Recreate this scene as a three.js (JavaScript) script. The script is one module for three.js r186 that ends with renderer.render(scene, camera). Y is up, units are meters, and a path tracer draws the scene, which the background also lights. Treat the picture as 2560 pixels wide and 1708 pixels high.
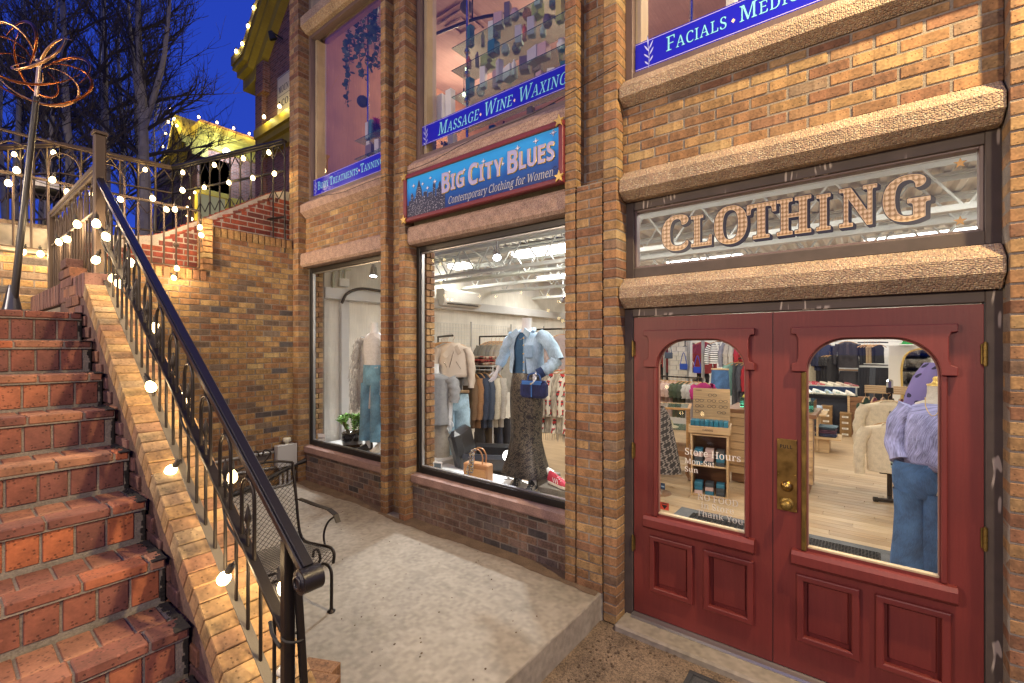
import * as THREE from 'three';
import { mergeGeometries } from 'three/addons/utils/BufferGeometryUtils.js';
import { FontLoader } from 'three/addons/loaders/FontLoader.js';
import { TextGeometry } from 'three/addons/geometries/TextGeometry.js';
import { RectAreaLightUniformsLib } from 'three/addons/lights/RectAreaLightUniformsLib.js';

// ---------------------------------------------------------------- camera, sky, exposure
const scene = new THREE.Scene();
const camera = new THREE.PerspectiveCamera(73.77, 2560 / 1708, 0.05, 400);
camera.position.set(0, 1.97, 3.21);
camera.lookAt(-0.6134, 1.97, 3.21 - 0.7897);
camera.setViewOffset(2560, 1708, 0, -11, 2560, 1708);   // the lens is shifted a little: level camera, horizon just below the middle
const renderer = new THREE.WebGLRenderer({ antialias: true });
renderer.toneMapping = THREE.LinearToneMapping;
renderer.toneMappingExposure = 1.0;
renderer.shadowMap.enabled = true;
RectAreaLightUniformsLib.init();
{ // clear sky well after sunset: deep blue, a little paler towards the horizon all round
  const W = 64, H = 32, d = new Float32Array(W * H * 4);
  for (let y = 0; y < H; y++) {
    const el = Math.max(0, Math.sin(((y + 0.5) / H - 0.5) * Math.PI)), k = Math.pow(1 - el, 2);
    for (let x = 0; x < W; x++) d.set([0.016 + 0.016 * k, 0.046 + 0.04 * k, 0.44 + 0.18 * k, 1], (y * W + x) * 4);
  }
  const t = new THREE.DataTexture(d, W, H, THREE.RGBAFormat, THREE.FloatType);
  t.mapping = THREE.EquirectangularReflectionMapping; t.magFilter = THREE.LinearFilter; t.needsUpdate = true;
  scene.background = t; scene.environment = t;
}
const afterglow = new THREE.DirectionalLight(0xbfd0ff, 0.06);   // what is left of daylight
afterglow.position.set(6, 20, 14); afterglow.castShadow = true; afterglow.shadow.radius = 40; scene.add(afterglow);

// ---------------------------------------------------------------- helpers
let seed = 7;
const rnd = () => { seed = (seed + 0x6d2b79f5) | 0; let t = Math.imul(seed ^ (seed >>> 15), 1 | seed); t = (t + Math.imul(t ^ (t >>> 7), 61 | t)) ^ t; return ((t ^ (t >>> 14)) >>> 0) / 4294967296; };
const rr = (a, b) => a + (b - a) * rnd(), pick = (a) => a[Math.floor(rnd() * a.length)];
const ord = (i) => ['first', 'second', 'third', 'fourth', 'fifth', 'sixth', 'seventh', 'eighth', 'ninth', 'tenth', 'eleventh', 'twelfth', 'thirteenth', 'fourteenth', 'fifteenth', 'sixteenth', 'seventeenth', 'eighteenth', 'nineteenth', 'twentieth', 'twenty-first', 'twenty-second', 'twenty-third', 'twenty-fourth', 'twenty-fifth'][i];
const V = (x, y, z) => new THREE.Vector3(x, y, z), PI = Math.PI;
const taken = {};
function numbered(n) { if (!(n in taken)) { taken[n] = 0; return n; } return n + '_' + String(++taken[n]).padStart(3, '0'); }
function tag(o, label, category, group, kind) { Object.assign(o.userData, { label, category }); if (group) o.userData.group = group; if (kind) o.userData.kind = kind; return o; }
function fin(g) { if (g.index) g = g.toNonIndexed(); for (const k of Object.keys(g.attributes)) if (!['position', 'normal', 'uv', 'color'].includes(k)) g.deleteAttribute(k); return g; }
const mg = (a) => { a = a.map(fin); const c = a.every((g) => g.attributes.color); for (const g of a) { if (!c && g.attributes.color) g.deleteAttribute('color'); if (!g.attributes.uv) g.setAttribute('uv', new THREE.BufferAttribute(new Float32Array(g.attributes.position.count * 2), 2)); } return mergeGeometries(a); };
function mesh(name, geo, mat, parent) {
  const m = new THREE.Mesh(Array.isArray(geo) ? mg(geo) : geo, mat); m.castShadow = m.receiveShadow = true;
  m.name = parent ? name : numbered(name); (parent || scene).add(m); return m;
}
function thing(name, label, category, group, pos = [0, 0, 0], ry = 0) {
  const o = new THREE.Group(); o.name = numbered(name); scene.add(o); o.position.set(...pos); o.rotation.y = ry; return tag(o, label, category, group);
}
function part(name, parent, pos = [0, 0, 0], ry = 0) { const o = new THREE.Group(); o.name = name; o.position.set(...pos); o.rotation.y = ry; parent.add(o); o.updateMatrix(); return o; }
const struct = (name, geo, mat, label) => { const m = mesh(name, geo, mat); m.userData.kind = 'structure'; if (label) m.userData.label = label; return m; };
// planar uv in metres, by the way each triangle faces
function tri(g, ou = 0, ov = 0, s = 1) {
  g = fin(g); const p = g.attributes.position, n = p.count, uv = new Float32Array(n * 2), a = V(), b = V(), c = V();
  for (let i = 0; i < n; i += 3) {
    a.fromBufferAttribute(p, i); b.fromBufferAttribute(p, i + 1).sub(a); c.fromBufferAttribute(p, i + 2).sub(a); b.cross(c);
    const ax = Math.abs(b.x), ay = Math.abs(b.y), az = Math.abs(b.z), k = az >= ax && az >= ay ? 0 : ax >= ay ? 1 : 2;
    for (let j = i; j < i + 3; j++) { a.fromBufferAttribute(p, j); uv[j * 2] = ((k === 1 ? a.z : a.x) + ou) * s; uv[j * 2 + 1] = ((k === 2 ? a.z : a.y) + ov) * s; }
  }
  g.setAttribute('uv', new THREE.BufferAttribute(uv, 2)); return g;
}
const at = (g, x = 0, y = 0, z = 0) => g.translate(x, y, z);
function convex(faces) {   // faces of a convex solid about the origin, given as point lists
  const out = [], nor = [];
  for (const f of faces) {
    const n = f[1].clone().sub(f[0]).cross(f[2].clone().sub(f[0])).normalize(), mid = f.reduce((s, q) => s.add(q), V(0, 0, 0));
    const l = n.dot(mid) < 0 ? [...f].reverse() : f; if (n.dot(mid) < 0) n.negate();
    for (let i = 1; i + 1 < l.length; i++) for (const q of [l[0], l[i], l[i + 1]]) { out.push(q.x, q.y, q.z); nor.push(n.x, n.y, n.z); }
  }
  const g = new THREE.BufferGeometry(); g.setAttribute('position', new THREE.Float32BufferAttribute(out, 3)); g.setAttribute('normal', new THREE.Float32BufferAttribute(nor, 3)); return g;
}
function cb(w, h, d, c = 0.003, ou = 0, ov = 0) {   // box with chamfered edges
  const X = w / 2, Y = h / 2, Z = d / 2; c = Math.min(c, X * 0.9, Y * 0.9, Z * 0.9);
  const S = [-1, 1], F = [], vx = (a, b, e) => V(a * X, b * (Y - c), e * (Z - c)), vy = (a, b, e) => V(a * (X - c), b * Y, e * (Z - c)), vz = (a, b, e) => V(a * (X - c), b * (Y - c), e * Z);
  for (const s of S) { F.push([vx(s, -1, -1), vx(s, 1, -1), vx(s, 1, 1), vx(s, -1, 1)], [vy(-1, s, -1), vy(1, s, -1), vy(1, s, 1), vy(-1, s, 1)], [vz(-1, -1, s), vz(1, -1, s), vz(1, 1, s), vz(-1, 1, s)]); }
  for (const a of S) for (const b of S) {
    F.push([vx(a, b, -1), vx(a, b, 1), vy(a, b, 1), vy(a, b, -1)], [vx(a, -1, b), vx(a, 1, b), vz(a, 1, b), vz(a, -1, b)], [vy(-1, a, b), vy(1, a, b), vz(1, a, b), vz(-1, a, b)]);
    for (const e of S) F.push([vx(a, b, e), vy(a, b, e), vz(a, b, e)]);
  }
  return tri(convex(F), ou, ov);
}
const bx = (w, h, d, x = 0, y = 0, z = 0, c = 0.002) => at(cb(w, h, d, c), x, y, z);
const span = (x0, x1, y0, y1, z0, z1, c = 0.002) => tri(at(cb(x1 - x0, y1 - y0, z1 - z0, c), (x0 + x1) / 2, (y0 + y1) / 2, (z0 + z1) / 2));
function rod(a, b, r0, r1 = r0, n = 8) {
  a = a.isVector3 ? a : V(...a); b = b.isVector3 ? b : V(...b); const d = b.clone().sub(a), g = new THREE.CylinderGeometry(r1, r0, d.length(), n);
  g.applyQuaternion(new THREE.Quaternion().setFromUnitVectors(V(0, 1, 0), d.clone().normalize())); return g.translate((a.x + b.x) / 2, (a.y + b.y) / 2, (a.z + b.z) / 2);
}
function bar(a, b, w, h) {   // square bar, w across, h in the upright plane
  a = V(...a); b = V(...b); const d = b.clone().sub(a), L = d.length(), m = new THREE.Matrix4(), x = d.normalize(), up = Math.abs(x.y) > 0.98 ? V(1, 0, 0) : V(0, 1, 0), z = x.clone().cross(up).normalize(), y = z.clone().cross(x);
  const g = cb(L, h, w, Math.min(w, h) * 0.12); g.applyMatrix4(m.makeBasis(x, y, z)); return g.translate((a.x + b.x) / 2, (a.y + b.y) / 2, (a.z + b.z) / 2);
}
function loft(rings, cap = true, us = 1) {   // closed rings of points, skinned
  const m = rings.length, n = rings[0].length, P = [], I = [];
  for (const r of rings) for (const p of r) P.push(p.x, p.y, p.z);
  for (let i = 0; i + 1 < m; i++) for (let j = 0; j < n; j++) { const a = i * n + j, b = i * n + (j + 1) % n, c = a + n, d = b + n; I.push(a, b, d, a, d, c); }
  const g0 = new THREE.BufferGeometry(); g0.setAttribute('position', new THREE.Float32BufferAttribute(P, 3)); g0.setIndex(I); g0.computeVertexNormals();
  const N = g0.attributes.normal.array, pos = [], nor = [], uv = []; let len = [0]; for (let i = 1; i < m; i++) len[i] = len[i - 1] + rings[i][0].distanceTo(rings[i - 1][0]);
  const per = rings.map((r) => { let s = [0]; for (let j = 1; j <= n; j++) s[j] = s[j - 1] + r[j % n].distanceTo(r[j - 1]); return s; });
  const put = (i, j) => { const k = (i * n + j % n) * 3; pos.push(P[k], P[k + 1], P[k + 2]); nor.push(N[k], N[k + 1], N[k + 2]); uv.push(per[i][j] * us, len[i] * us); };
  for (let i = 0; i + 1 < m; i++) for (let j = 0; j < n; j++) { put(i, j); put(i, j + 1); put(i + 1, j + 1); put(i, j); put(i + 1, j + 1); put(i + 1, j); }
  if (cap) for (const i of [0, m - 1]) {
    const r = rings[i], c = r.reduce((s, q) => s.add(q), V()).multiplyScalar(1 / n);
    for (let j = 0; j < n; j++) { const q = i ? [c, r[j], r[(j + 1) % n]] : [c, r[(j + 1) % n], r[j]], t = q[1].clone().sub(q[0]).cross(q[2].clone().sub(q[0])).normalize(); for (const w of q) { pos.push(w.x, w.y, w.z); nor.push(t.x, t.y, t.z); uv.push(w.x, w.z); } }
  }
  const g = new THREE.BufferGeometry(); g.setAttribute('position', new THREE.Float32BufferAttribute(pos, 3)); g.setAttribute('normal', new THREE.Float32BufferAttribute(nor, 3)); g.setAttribute('uv', new THREE.Float32BufferAttribute(uv, 2)); return g;
}
// tube along points with a changing radius; rf(t, angle) in metres; flat squeezes it
function vtube(pts, rf, n = 8, seg = 0, cap = true) {
  pts = pts.map((p) => (p.isVector3 ? p : V(...p))); const c = new THREE.CatmullRomCurve3(pts, false, 'centripetal'), m = seg || (pts.length - 1) * 4, f = c.computeFrenetFrames(m), R = [];
  for (let i = 0; i <= m; i++) { const p = c.getPointAt(i / m), r = []; for (let j = 0; j < n; j++) { const a = j / n * 2 * PI, k = typeof rf === 'function' ? rf(i / m, a) : rf; r.push(p.clone().addScaledVector(f.normals[i], Math.cos(a) * k).addScaledVector(f.binormals[i], Math.sin(a) * k)); } R.push(r); }
  return loft(R, cap);
}
const ell = (y, a, b, n, fold = 0, k = 7, ph = 0, cx = 0, cz = 0) => Array.from({ length: n }, (_, j) => { const t = -j / n * 2 * PI, s = 1 + fold * Math.sin(k * t + ph + 2.1 * Math.sin(3 * t)); return V(cx + Math.cos(t) * a * s, y, cz + Math.sin(t) * b * s); });
function shape(pts) { const s = new THREE.Shape(); pts.forEach(([x, y], i) => (i ? s.lineTo(x, y) : s.moveTo(x, y))); return s; }
function ext(s, depth, bevel = 0, curve = 12) { return new THREE.ExtrudeGeometry(s, { depth: depth - 2 * bevel, bevelEnabled: bevel > 0, bevelSize: bevel, bevelThickness: bevel, bevelOffset: -bevel, bevelSegments: 2, curveSegments: curve }).translate(0, 0, bevel); }
// profile in (z, y) drawn along x from x0 to x1
function along(prof, x0, x1, bevel = 0.003) { const g = ext(shape(prof), x1 - x0, bevel); g.rotateY(-PI / 2).translate(x1, 0, 0); g.scale(1, 1, 1); const p = g.attributes.position; return tri(g, x0 * 1.7, 0.3 * x1); }
const lathe = (pts, n = 20) => new THREE.LatheGeometry(pts.map(([r, y]) => new THREE.Vector2(r, y)), n);

// ---------------------------------------------------------------- textures (all periodic)
function lattice(n, s) { let k = s * 7919 + 13; const a = new Float32Array(n * n); for (let i = 0; i < a.length; i++) { k = Math.imul(k ^ (k >>> 15), 0x2c1b3c6d) + 0x9e3779b9 | 0; let t = Math.imul(k ^ (k >>> 12), 0x297a2d39); a[i] = ((t ^ (t >>> 15)) >>> 0) / 4294967296; } return a; }
const lats = {};
function vn(u, v, n, s = 0, m = n) { const L = lats[n + '_' + s] ||= lattice(256, n * 31 + s), x = u * n, y = v * m, i = Math.floor(x), j = Math.floor(y), f = x - i, g = y - j, a = f * f * (3 - 2 * f), b = g * g * (3 - 2 * g), q = (p, r) => L[(((p % n) + n) % n) + (((r % m) + m) % m) * 256]; return (q(i, j) * (1 - a) + q(i + 1, j) * a) * (1 - b) + (q(i, j + 1) * (1 - a) + q(i + 1, j + 1) * a) * b; }
const fbm = (u, v, n, o, s = 0) => { let t = 0, a = 0.5, k = 0; for (let i = 0; i < o && n < 250; i++, n *= 2, a *= 0.5) { t += a * vn(u, v, n, s + i); k += a; } return t / k; };
const cl = (x) => Math.max(0, Math.min(1, x)), sst = (a, b, x) => { x = cl((x - a) / (b - a)); return x * x * (3 - 2 * x); };
function tex(size, metres, fn, srgb = true) {
  const d = new Uint8Array(size * size * 4);
  for (let y = 0; y < size; y++) for (let x = 0; x < size; x++) { const c = fn((x + 0.5) / size, (y + 0.5) / size), i = (y * size + x) * 4; const e = (q) => { q = cl(q); return 255 * (srgb ? (q <= 0.0031308 ? 12.92 * q : 1.055 * Math.pow(q, 1 / 2.4) - 0.055) : q); }; if (typeof c === 'number') d[i] = d[i + 1] = d[i + 2] = e(c); else { d[i] = e(c[0]); d[i + 1] = e(c[1]); d[i + 2] = e(c[2]); } d[i + 3] = 255; }
  const t = new THREE.DataTexture(d, size, size); t.wrapS = t.wrapT = THREE.RepeatWrapping; t.magFilter = THREE.LinearFilter; t.colorSpace = srgb ? THREE.SRGBColorSpace : THREE.NoColorSpace; t.repeat.set(1 / metres, 1 / metres); t.needsUpdate = true; return t;
}
function cells(u, v, n, s) { let f1 = 9, f2 = 9, id = 0; const x = u * n, y = v * n, i = Math.floor(x), j = Math.floor(y), L = lats['c' + s] ||= lattice(256, s + 99), w = (q) => ((q % n) + n) % n; for (let a = -1; a < 2; a++) for (let b = -1; b < 2; b++) { const k = w(i + a) + w(j + b) * 256, px = i + a + 0.15 + 0.7 * L[k], py = j + b + 0.15 + 0.7 * L[(k * 7 + 3) % 65536], d = Math.hypot(px - x, py - y); if (d < f1) { f2 = f1; f1 = d; id = L[(k * 13 + 5) % 65536]; } else if (d < f2) f2 = d; } return [f1, f2, id]; }
const T = {};
// fired clay: flashing, drag marks and pores
T.brick = tex(512, 0.62, (u, v) => { const m = fbm(u, v, 6, 3, 1), st = vn(u, v, 24, 5, 5), sp = fbm(u, v, 60, 2, 3), pore = cells(u, v, 44, 3), dk = pore[2] > 0.86 && pore[0] < 0.22 ? 0.55 : 1, k = (0.2 + 0.92 * m + 0.26 * (st - 0.5) + 0.4 * (sp - 0.5)) * dk, w = sst(0.5, 0.75, fbm(u, v, 5, 3, 9)); return [k * 1.02, k * (0.94 + 0.1 * w), k * (0.88 + 0.14 * w)]; });
T.brickB = tex(512, 0.62, (u, v) => { const pore = cells(u, v, 44, 3), sp = fbm(u, v, 64, 2, 3), st = vn(u, v, 90, 4, 12); return cl(0.5 + 0.5 * (sp - 0.5) + 0.35 * (st - 0.5) - (pore[2] > 0.86 && pore[0] < 0.25 ? 0.5 : 0)); }, false);
T.speck = tex(512, 0.5, (u, v) => { const m = fbm(u, v, 5, 4, 2), f = fbm(u, v, 100, 2, 6); return 0.62 + 0.4 * (m - 0.5) + 0.34 * (f - 0.5); });
T.fine = tex(256, 0.12, (u, v) => fbm(u, v, 24, 3, 4), false);
// exposed aggregate: rounded pebbles in pale matrix
T.agg = tex(512, 0.55, (u, v) => { const c = cells(u, v, 60, 11), e = sst(0.0, 0.14, c[1] - c[0]), t = c[2], k = 0.55 + 0.5 * (fbm(u, v, 5, 3, 8) - 0.5); const p = t < 0.3 ? [0.62, 0.44, 0.36] : t < 0.6 ? [0.7, 0.55, 0.42] : t < 0.85 ? [0.5, 0.38, 0.33] : [0.85, 0.75, 0.65]; return p.map((q) => (q * e + 0.4 * (1 - e)) * (0.6 + 0.8 * k - 0.2)); });
T.aggB = tex(512, 0.55, (u, v) => { const c = cells(u, v, 60, 11); return Math.sqrt(cl(1 - c[0] * c[0] * 2.2)) * (0.55 + 0.45 * c[2]); }, false);
// fine crushed stone in the flat lintels
T.grit = tex(512, 0.3, (u, v) => { const c = cells(u, v, 60, 21), t = c[2], k = 0.75 + 0.5 * (fbm(u, v, 6, 3, 5) - 0.5); const p = t < 0.35 ? [0.62, 0.42, 0.36] : t < 0.65 ? [0.5, 0.36, 0.31] : t < 0.9 ? [0.72, 0.57, 0.5] : [0.28, 0.2, 0.19]; return p.map((q) => q * k); });
T.asph = tex(512, 0.6, (u, v) => { const c = cells(u, v, 70, 31), m = fbm(u, v, 5, 4, 12), k = (0.35 + 0.5 * c[2]) * (0.5 + m); return [k * 0.95, k * 0.78, k * 0.6]; });
T.asphB = tex(512, 0.6, (u, v) => 1 - cells(u, v, 70, 31)[0], false);
T.conc = tex(1024, 3.1, (u, v) => { const m = fbm(u, v, 4, 5, 3), b = sst(0.52, 0.72, fbm(u, v, 7, 4, 17)), f = fbm(u, v, 120, 1, 5), g = fbm(u, v, 50, 2, 8), st = sst(0.66, 0.8, fbm(u, v, 11, 3, 27)); const k = 0.62 + 0.18 * (m - 0.5) - 0.07 * b + 0.2 * (f - 0.5) + 0.14 * (g - 0.5) - 0.07 * st; return [k, k * 0.97, k * (0.93 - 0.03 * b)]; });
T.concB = tex(512, 0.8, (u, v) => fbm(u, v, 50, 3, 9), false);
T.terra = tex(512, 0.6, (u, v) => { const m = fbm(u, v, 7, 4, 4), c = cells(u, v, 50, 41), d = cells(u, v, 17, 43), f = fbm(u, v, 90, 2, 4), w = sst(0.62, 0.8, fbm(u, v, 9, 4, 14)); let k = 0.62 + 0.6 * (m - 0.5) + 0.22 * (f - 0.5); if (c[2] > 0.8 && c[0] < 0.3) k *= 0.55; if (d[2] > 0.9 && d[0] < 0.12) k = k * 0.6 + 0.5; return [k * 1.05 + 0.1 * w, k * 0.98 + 0.1 * w, k * 0.94 + 0.08 * w]; });
T.terraB = tex(512, 0.6, (u, v) => { const c = cells(u, v, 50, 41); return cl(0.6 + 0.5 * (fbm(u, v, 12, 4, 4) - 0.5) - (c[2] > 0.8 && c[0] < 0.3 ? 0.4 : 0)); }, false);
T.wood = tex(512, 1.2, (u, v) => { const g = fbm(u + 0.02 * Math.sin(v * 6.283), v * 1, 3, 2, 5), s = vn(u, v, 6, 7, 120), s2 = vn(u, v, 14, 9, 240), k = 0.7 + 0.22 * (g - 0.5) + 0.26 * (s - 0.5) + 0.12 * (s2 - 0.5); return [k, k * 0.93, k * 0.84]; });
T.cloth = tex(256, 0.12, (u, v) => 0.78 + 0.2 * (vn(u, v, 120, 1, 12) - 0.5) + 0.2 * (vn(u, v, 12, 2, 120) - 0.5) + 0.16 * (fbm(u, v, 4, 3, 2) - 0.5));
T.denim = tex(512, 0.5, (u, v) => { const m = fbm(u, v, 5, 4, 22), y = vn(u, v, 200, 3, 30), k = 0.58 + 0.6 * (m - 0.5) + 0.22 * (y - 0.5); return [k * 0.92, k * 0.97, k]; });
T.knit = tex(256, 0.16, (u, v) => { const a = Math.abs(((u * 20) % 1) - 0.5), b = ((v * 26 + a) % 1); return 0.55 + 0.35 * Math.sin(b * PI) + 0.2 * (fbm(u, v, 10, 2, 2) - 0.5); });
T.leo = tex(512, 0.36, (u, v) => { const c = cells(u + 0.02 * vn(u, v, 9, 4), v + 0.02 * vn(u, v, 9, 5), 22, 51), n = fbm(u, v, 40, 2, 3), r = c[0] + 0.35 * (n - 0.5); return r > 0.3 && r < 0.52 && c[2] > 0.25 ? [0.15, 0.125, 0.085] : [0.007, 0.007, 0.01]; });
T.fuzz = tex(512, 0.4, (u, v) => { const s = vn(u + 0.04 * vn(u, v, 7, 2), v, 90, 6, 8), m = fbm(u, v, 7, 3, 3); return 0.6 + 0.5 * (s - 0.5) + 0.5 * (m - 0.5); });
T.stripe = tex(128, 0.09, (u, v) => ((v * 2) % 1 < 0.42 ? 0.02 : 0.8));
T.tribal = tex(256, 0.27, (u, v) => { if (vn(u, v, 9, 5, 3) > 0.62) return [0.7, 0.64, 0.52]; const s = (v * 8) % 1, k = Math.floor(v * 8) % 4, z = Math.abs(((u * 8 + (k % 2) * 0.5) % 1) - 0.5) * 2; return k === 0 ? [0.55, 0.05, 0.05] : k === 1 ? (z > s ? [0.02, 0.02, 0.02] : [0.75, 0.7, 0.6]) : k === 2 ? [0.78, 0.72, 0.62] : (s > 0.5 ? [0.05, 0.05, 0.06] : [0.6, 0.07, 0.06]); });
// far walls only: courses too small to tell apart
T.farBrick = tex(512, 1.63, (u, v) => { const r = Math.floor(v * 24), x = u * 8 + (r % 2) * 0.5, fx = x - Math.floor(x), fy = v * 24 - r, j = fx < 0.06 || fy < 0.16; if (j) return [0.3, 0.25, 0.22]; const L = lats.fb ||= lattice(256, 5), q = L[(Math.floor(x) % 8) + (r % 24) * 256], k = 0.5 + 0.55 * q + 0.2 * (fbm(u, v, 60, 2, 2) - 0.5); return [0.3 * k, 0.13 * k, 0.085 * k]; });
T.bark = tex(256, 0.6, (u, v) => { const k = 0.42 + 0.2 * (fbm(u, v, 5, 4, 6) - 0.5), d = sst(0.78, 0.9, vn(u, v, 5, 8, 11)) * sst(0.4, 0.7, fbm(u, v, 9, 2, 3)); return [k * (1 - 0.6 * d), k * 0.95 * (1 - 0.6 * d), k * 0.84 * (1 - 0.6 * d)]; });
// old brown paint with scratches down to a pale primer
T.worn = tex(512, 0.9, (u, v) => { const a = fbm(u, v, 5, 3, 61), s = vn(u + 0.03 * vn(u, v, 8, 3), v, 70, 12, 9), w = sst(0.6, 0.7, a) * sst(0.62, 0.78, s), k = 0.8 + 0.4 * (fbm(u, v, 12, 3, 5) - 0.5); return [0.085 * k + 0.3 * w, 0.066 * k + 0.27 * w, 0.058 * k + 0.24 * w]; });
T.paint = tex(512, 0.8, (u, v) => { const g = vn(u, v, 100, 3, 5), m = fbm(u, v, 4, 4, 33), s = sst(0.72, 0.8, vn(u, v, 60, 13, 3)) * sst(0.55, 0.75, fbm(u, v, 6, 3, 44)); const k = 0.8 + 0.24 * (m - 0.5) + 0.1 * (g - 0.5); return [k + 0.14 * s, k + 0.2 * s, k + 0.2 * s]; });
T.paintB = tex(512, 0.8, (u, v) => 0.6 * vn(u, v, 110, 3, 6) + 0.4 * fbm(u, v, 60, 2, 3), false);
T.brass = tex(256, 0.3, (u, v) => { const k = 0.55 + 0.9 * (fbm(u, v, 6, 4, 3) - 0.5); return [k, k * 0.92, k * 0.7]; });

// ---------------------------------------------------------------- materials (linear base colours)
const rgb = (r, g, b) => new THREE.Color().setRGB(r, g, b);
function mat(c, rough = 0.8, o = {}) { const m = new THREE.MeshStandardMaterial({ roughness: rough, ...o }); m.color.setRGB(...c); return m; }
function pmat(c, rough, o = {}) { const m = new THREE.MeshPhysicalMaterial({ roughness: rough, ...o }); m.color.setRGB(...c); return m; }
const glow = (c, k) => { const m = new THREE.MeshStandardMaterial({ color: 0x000000, roughness: 0.4 }); m.emissive.setRGB(...c); m.emissiveIntensity = k; return m; };
const brickMat = (c) => mat(c, 0.86, { map: T.brick, bumpMap: T.brickB, bumpScale: 0.0022 });
const M = {
  mortar: mat([0.33, 0.285, 0.235], 0.95, { map: T.speck, bumpMap: T.fine, bumpScale: 0.002 }),
  agg: mat([0.64, 0.6, 0.5], 0.85, { map: T.agg, bumpMap: T.aggB, bumpScale: 0.008 }),
  grit: mat([0.68, 0.65, 0.6], 0.85, { map: T.grit, bumpMap: T.fine, bumpScale: 0.002 }),
  sand: mat([0.42, 0.27, 0.23], 0.9, { map: T.speck, bumpMap: T.terraB, bumpScale: 0.004 }),
  conc: mat([0.42, 0.39, 0.335], 0.88, { map: T.conc, bumpMap: T.concB, bumpScale: 0.0015 }),
  asph: mat([0.28, 0.25, 0.22], 0.95, { map: T.asph, bumpMap: T.asphB, bumpScale: 0.005 }),
  dirt: mat([0.2, 0.14, 0.09], 0.95, { map: T.speck, bumpMap: T.asphB, bumpScale: 0.003 }),
  iron: mat([0.035, 0.03, 0.027], 0.42, { metalness: 0.75, bumpMap: T.fine, bumpScale: 0.0004 }),
  ironWarm: mat([0.062, 0.042, 0.031], 0.6, { metalness: 0.35, bumpMap: T.fine, bumpScale: 0.0005 }),
  blackRail: pmat([0.012, 0.011, 0.012], 0.34, { metalness: 0.2, clearcoat: 0.2, clearcoatRoughness: 0.2, bumpMap: T.fine, bumpScale: 0.0003 }),
  bronze: mat([0.03, 0.028, 0.028], 0.4, { metalness: 0.6 }),
  alu: mat([0.4, 0.4, 0.4], 0.35, { metalness: 0.9 }),
  chrome: mat([0.6, 0.6, 0.62], 0.12, { metalness: 1 }),
  mauve: mat([0.15, 0.105, 0.1], 0.5, { map: T.paint }),
  cream: mat([0.5, 0.4, 0.26], 0.6, { map: T.paint }),
  red: mat([0.16, 0.0225, 0.0195], 0.5, { map: T.paint, bumpMap: T.paintB, bumpScale: 0.0006 }),
  worn: mat([1, 1, 1], 0.7, { map: T.worn }),
  brass: mat([0.55, 0.4, 0.16], 0.34, { metalness: 1, map: T.brass }),
  brassOld: mat([0.36, 0.27, 0.1], 0.5, { metalness: 0.8, map: T.brass }),
  gold: mat([0.62, 0.43, 0.13], 0.35, { metalness: 0.6 }),
  glass: pmat([1, 1, 1], 0, { transmission: 1, thickness: 0, ior: 1.52 }),
  glassUp: pmat([0.93, 0.95, 0.97], 0, { transmission: 1, thickness: 0, ior: 1.75 }),
  shelfGlass: pmat([0.6, 0.85, 0.78], 0.04, { transmission: 0.95, thickness: 0.01, ior: 1.5, attenuationColor: rgb(0.55, 0.85, 0.75), attenuationDistance: 0.15 }),
  white: mat([0.72, 0.71, 0.68], 0.7), wall: mat([0.86, 0.82, 0.74], 0.8, { map: T.paint }), wallGrey: mat([0.5, 0.5, 0.5], 0.7), deck: mat([0.74, 0.7, 0.6], 0.6), joist: mat([0.66, 0.68, 0.64], 0.5), shoe: mat([0.1, 0.09, 0.075], 0.55, { metalness: 0.5, bumpMap: T.fine, bumpScale: 0.0006 }),
  wood: mat([0.62, 0.46, 0.29], 0.45, { map: T.wood }), woodDark: mat([0.3, 0.15, 0.07], 0.5, { map: T.wood }), pine: mat([0.72, 0.52, 0.3], 0.5, { map: T.wood }), hanger: mat([0.62, 0.36, 0.15], 0.4, { map: T.wood }),
  black: mat([0.012, 0.012, 0.013], 0.5), blackGloss: pmat([0.01, 0.01, 0.011], 0.12, { clearcoat: 1, clearcoatRoughness: 0.05 }), leather: pmat([0.014, 0.016, 0.02], 0.32, { clearcoat: 0.3, clearcoatRoughness: 0.3 }),
  mannequin: mat([0.6, 0.6, 0.6], 0.45), linen: mat([0.62, 0.56, 0.48], 0.85, { map: T.cloth }), grey: mat([0.33, 0.33, 0.33], 0.5), boxGrey: mat([0.42, 0.42, 0.41], 0.55, { metalness: 0.2 }),
  snow: mat([0.72, 0.74, 0.78], 0.8, { bumpMap: T.fine, bumpScale: 0.006 }), bulb: glow([1.0, 0.72, 0.34], 14), socket: mat([0.02, 0.017, 0.015], 0.6), wire: mat([0.012, 0.012, 0.012], 0.7),
};
const cloth = (c, map = T.cloth, rough = 0.92) => mat(c, rough, { map });
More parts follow.
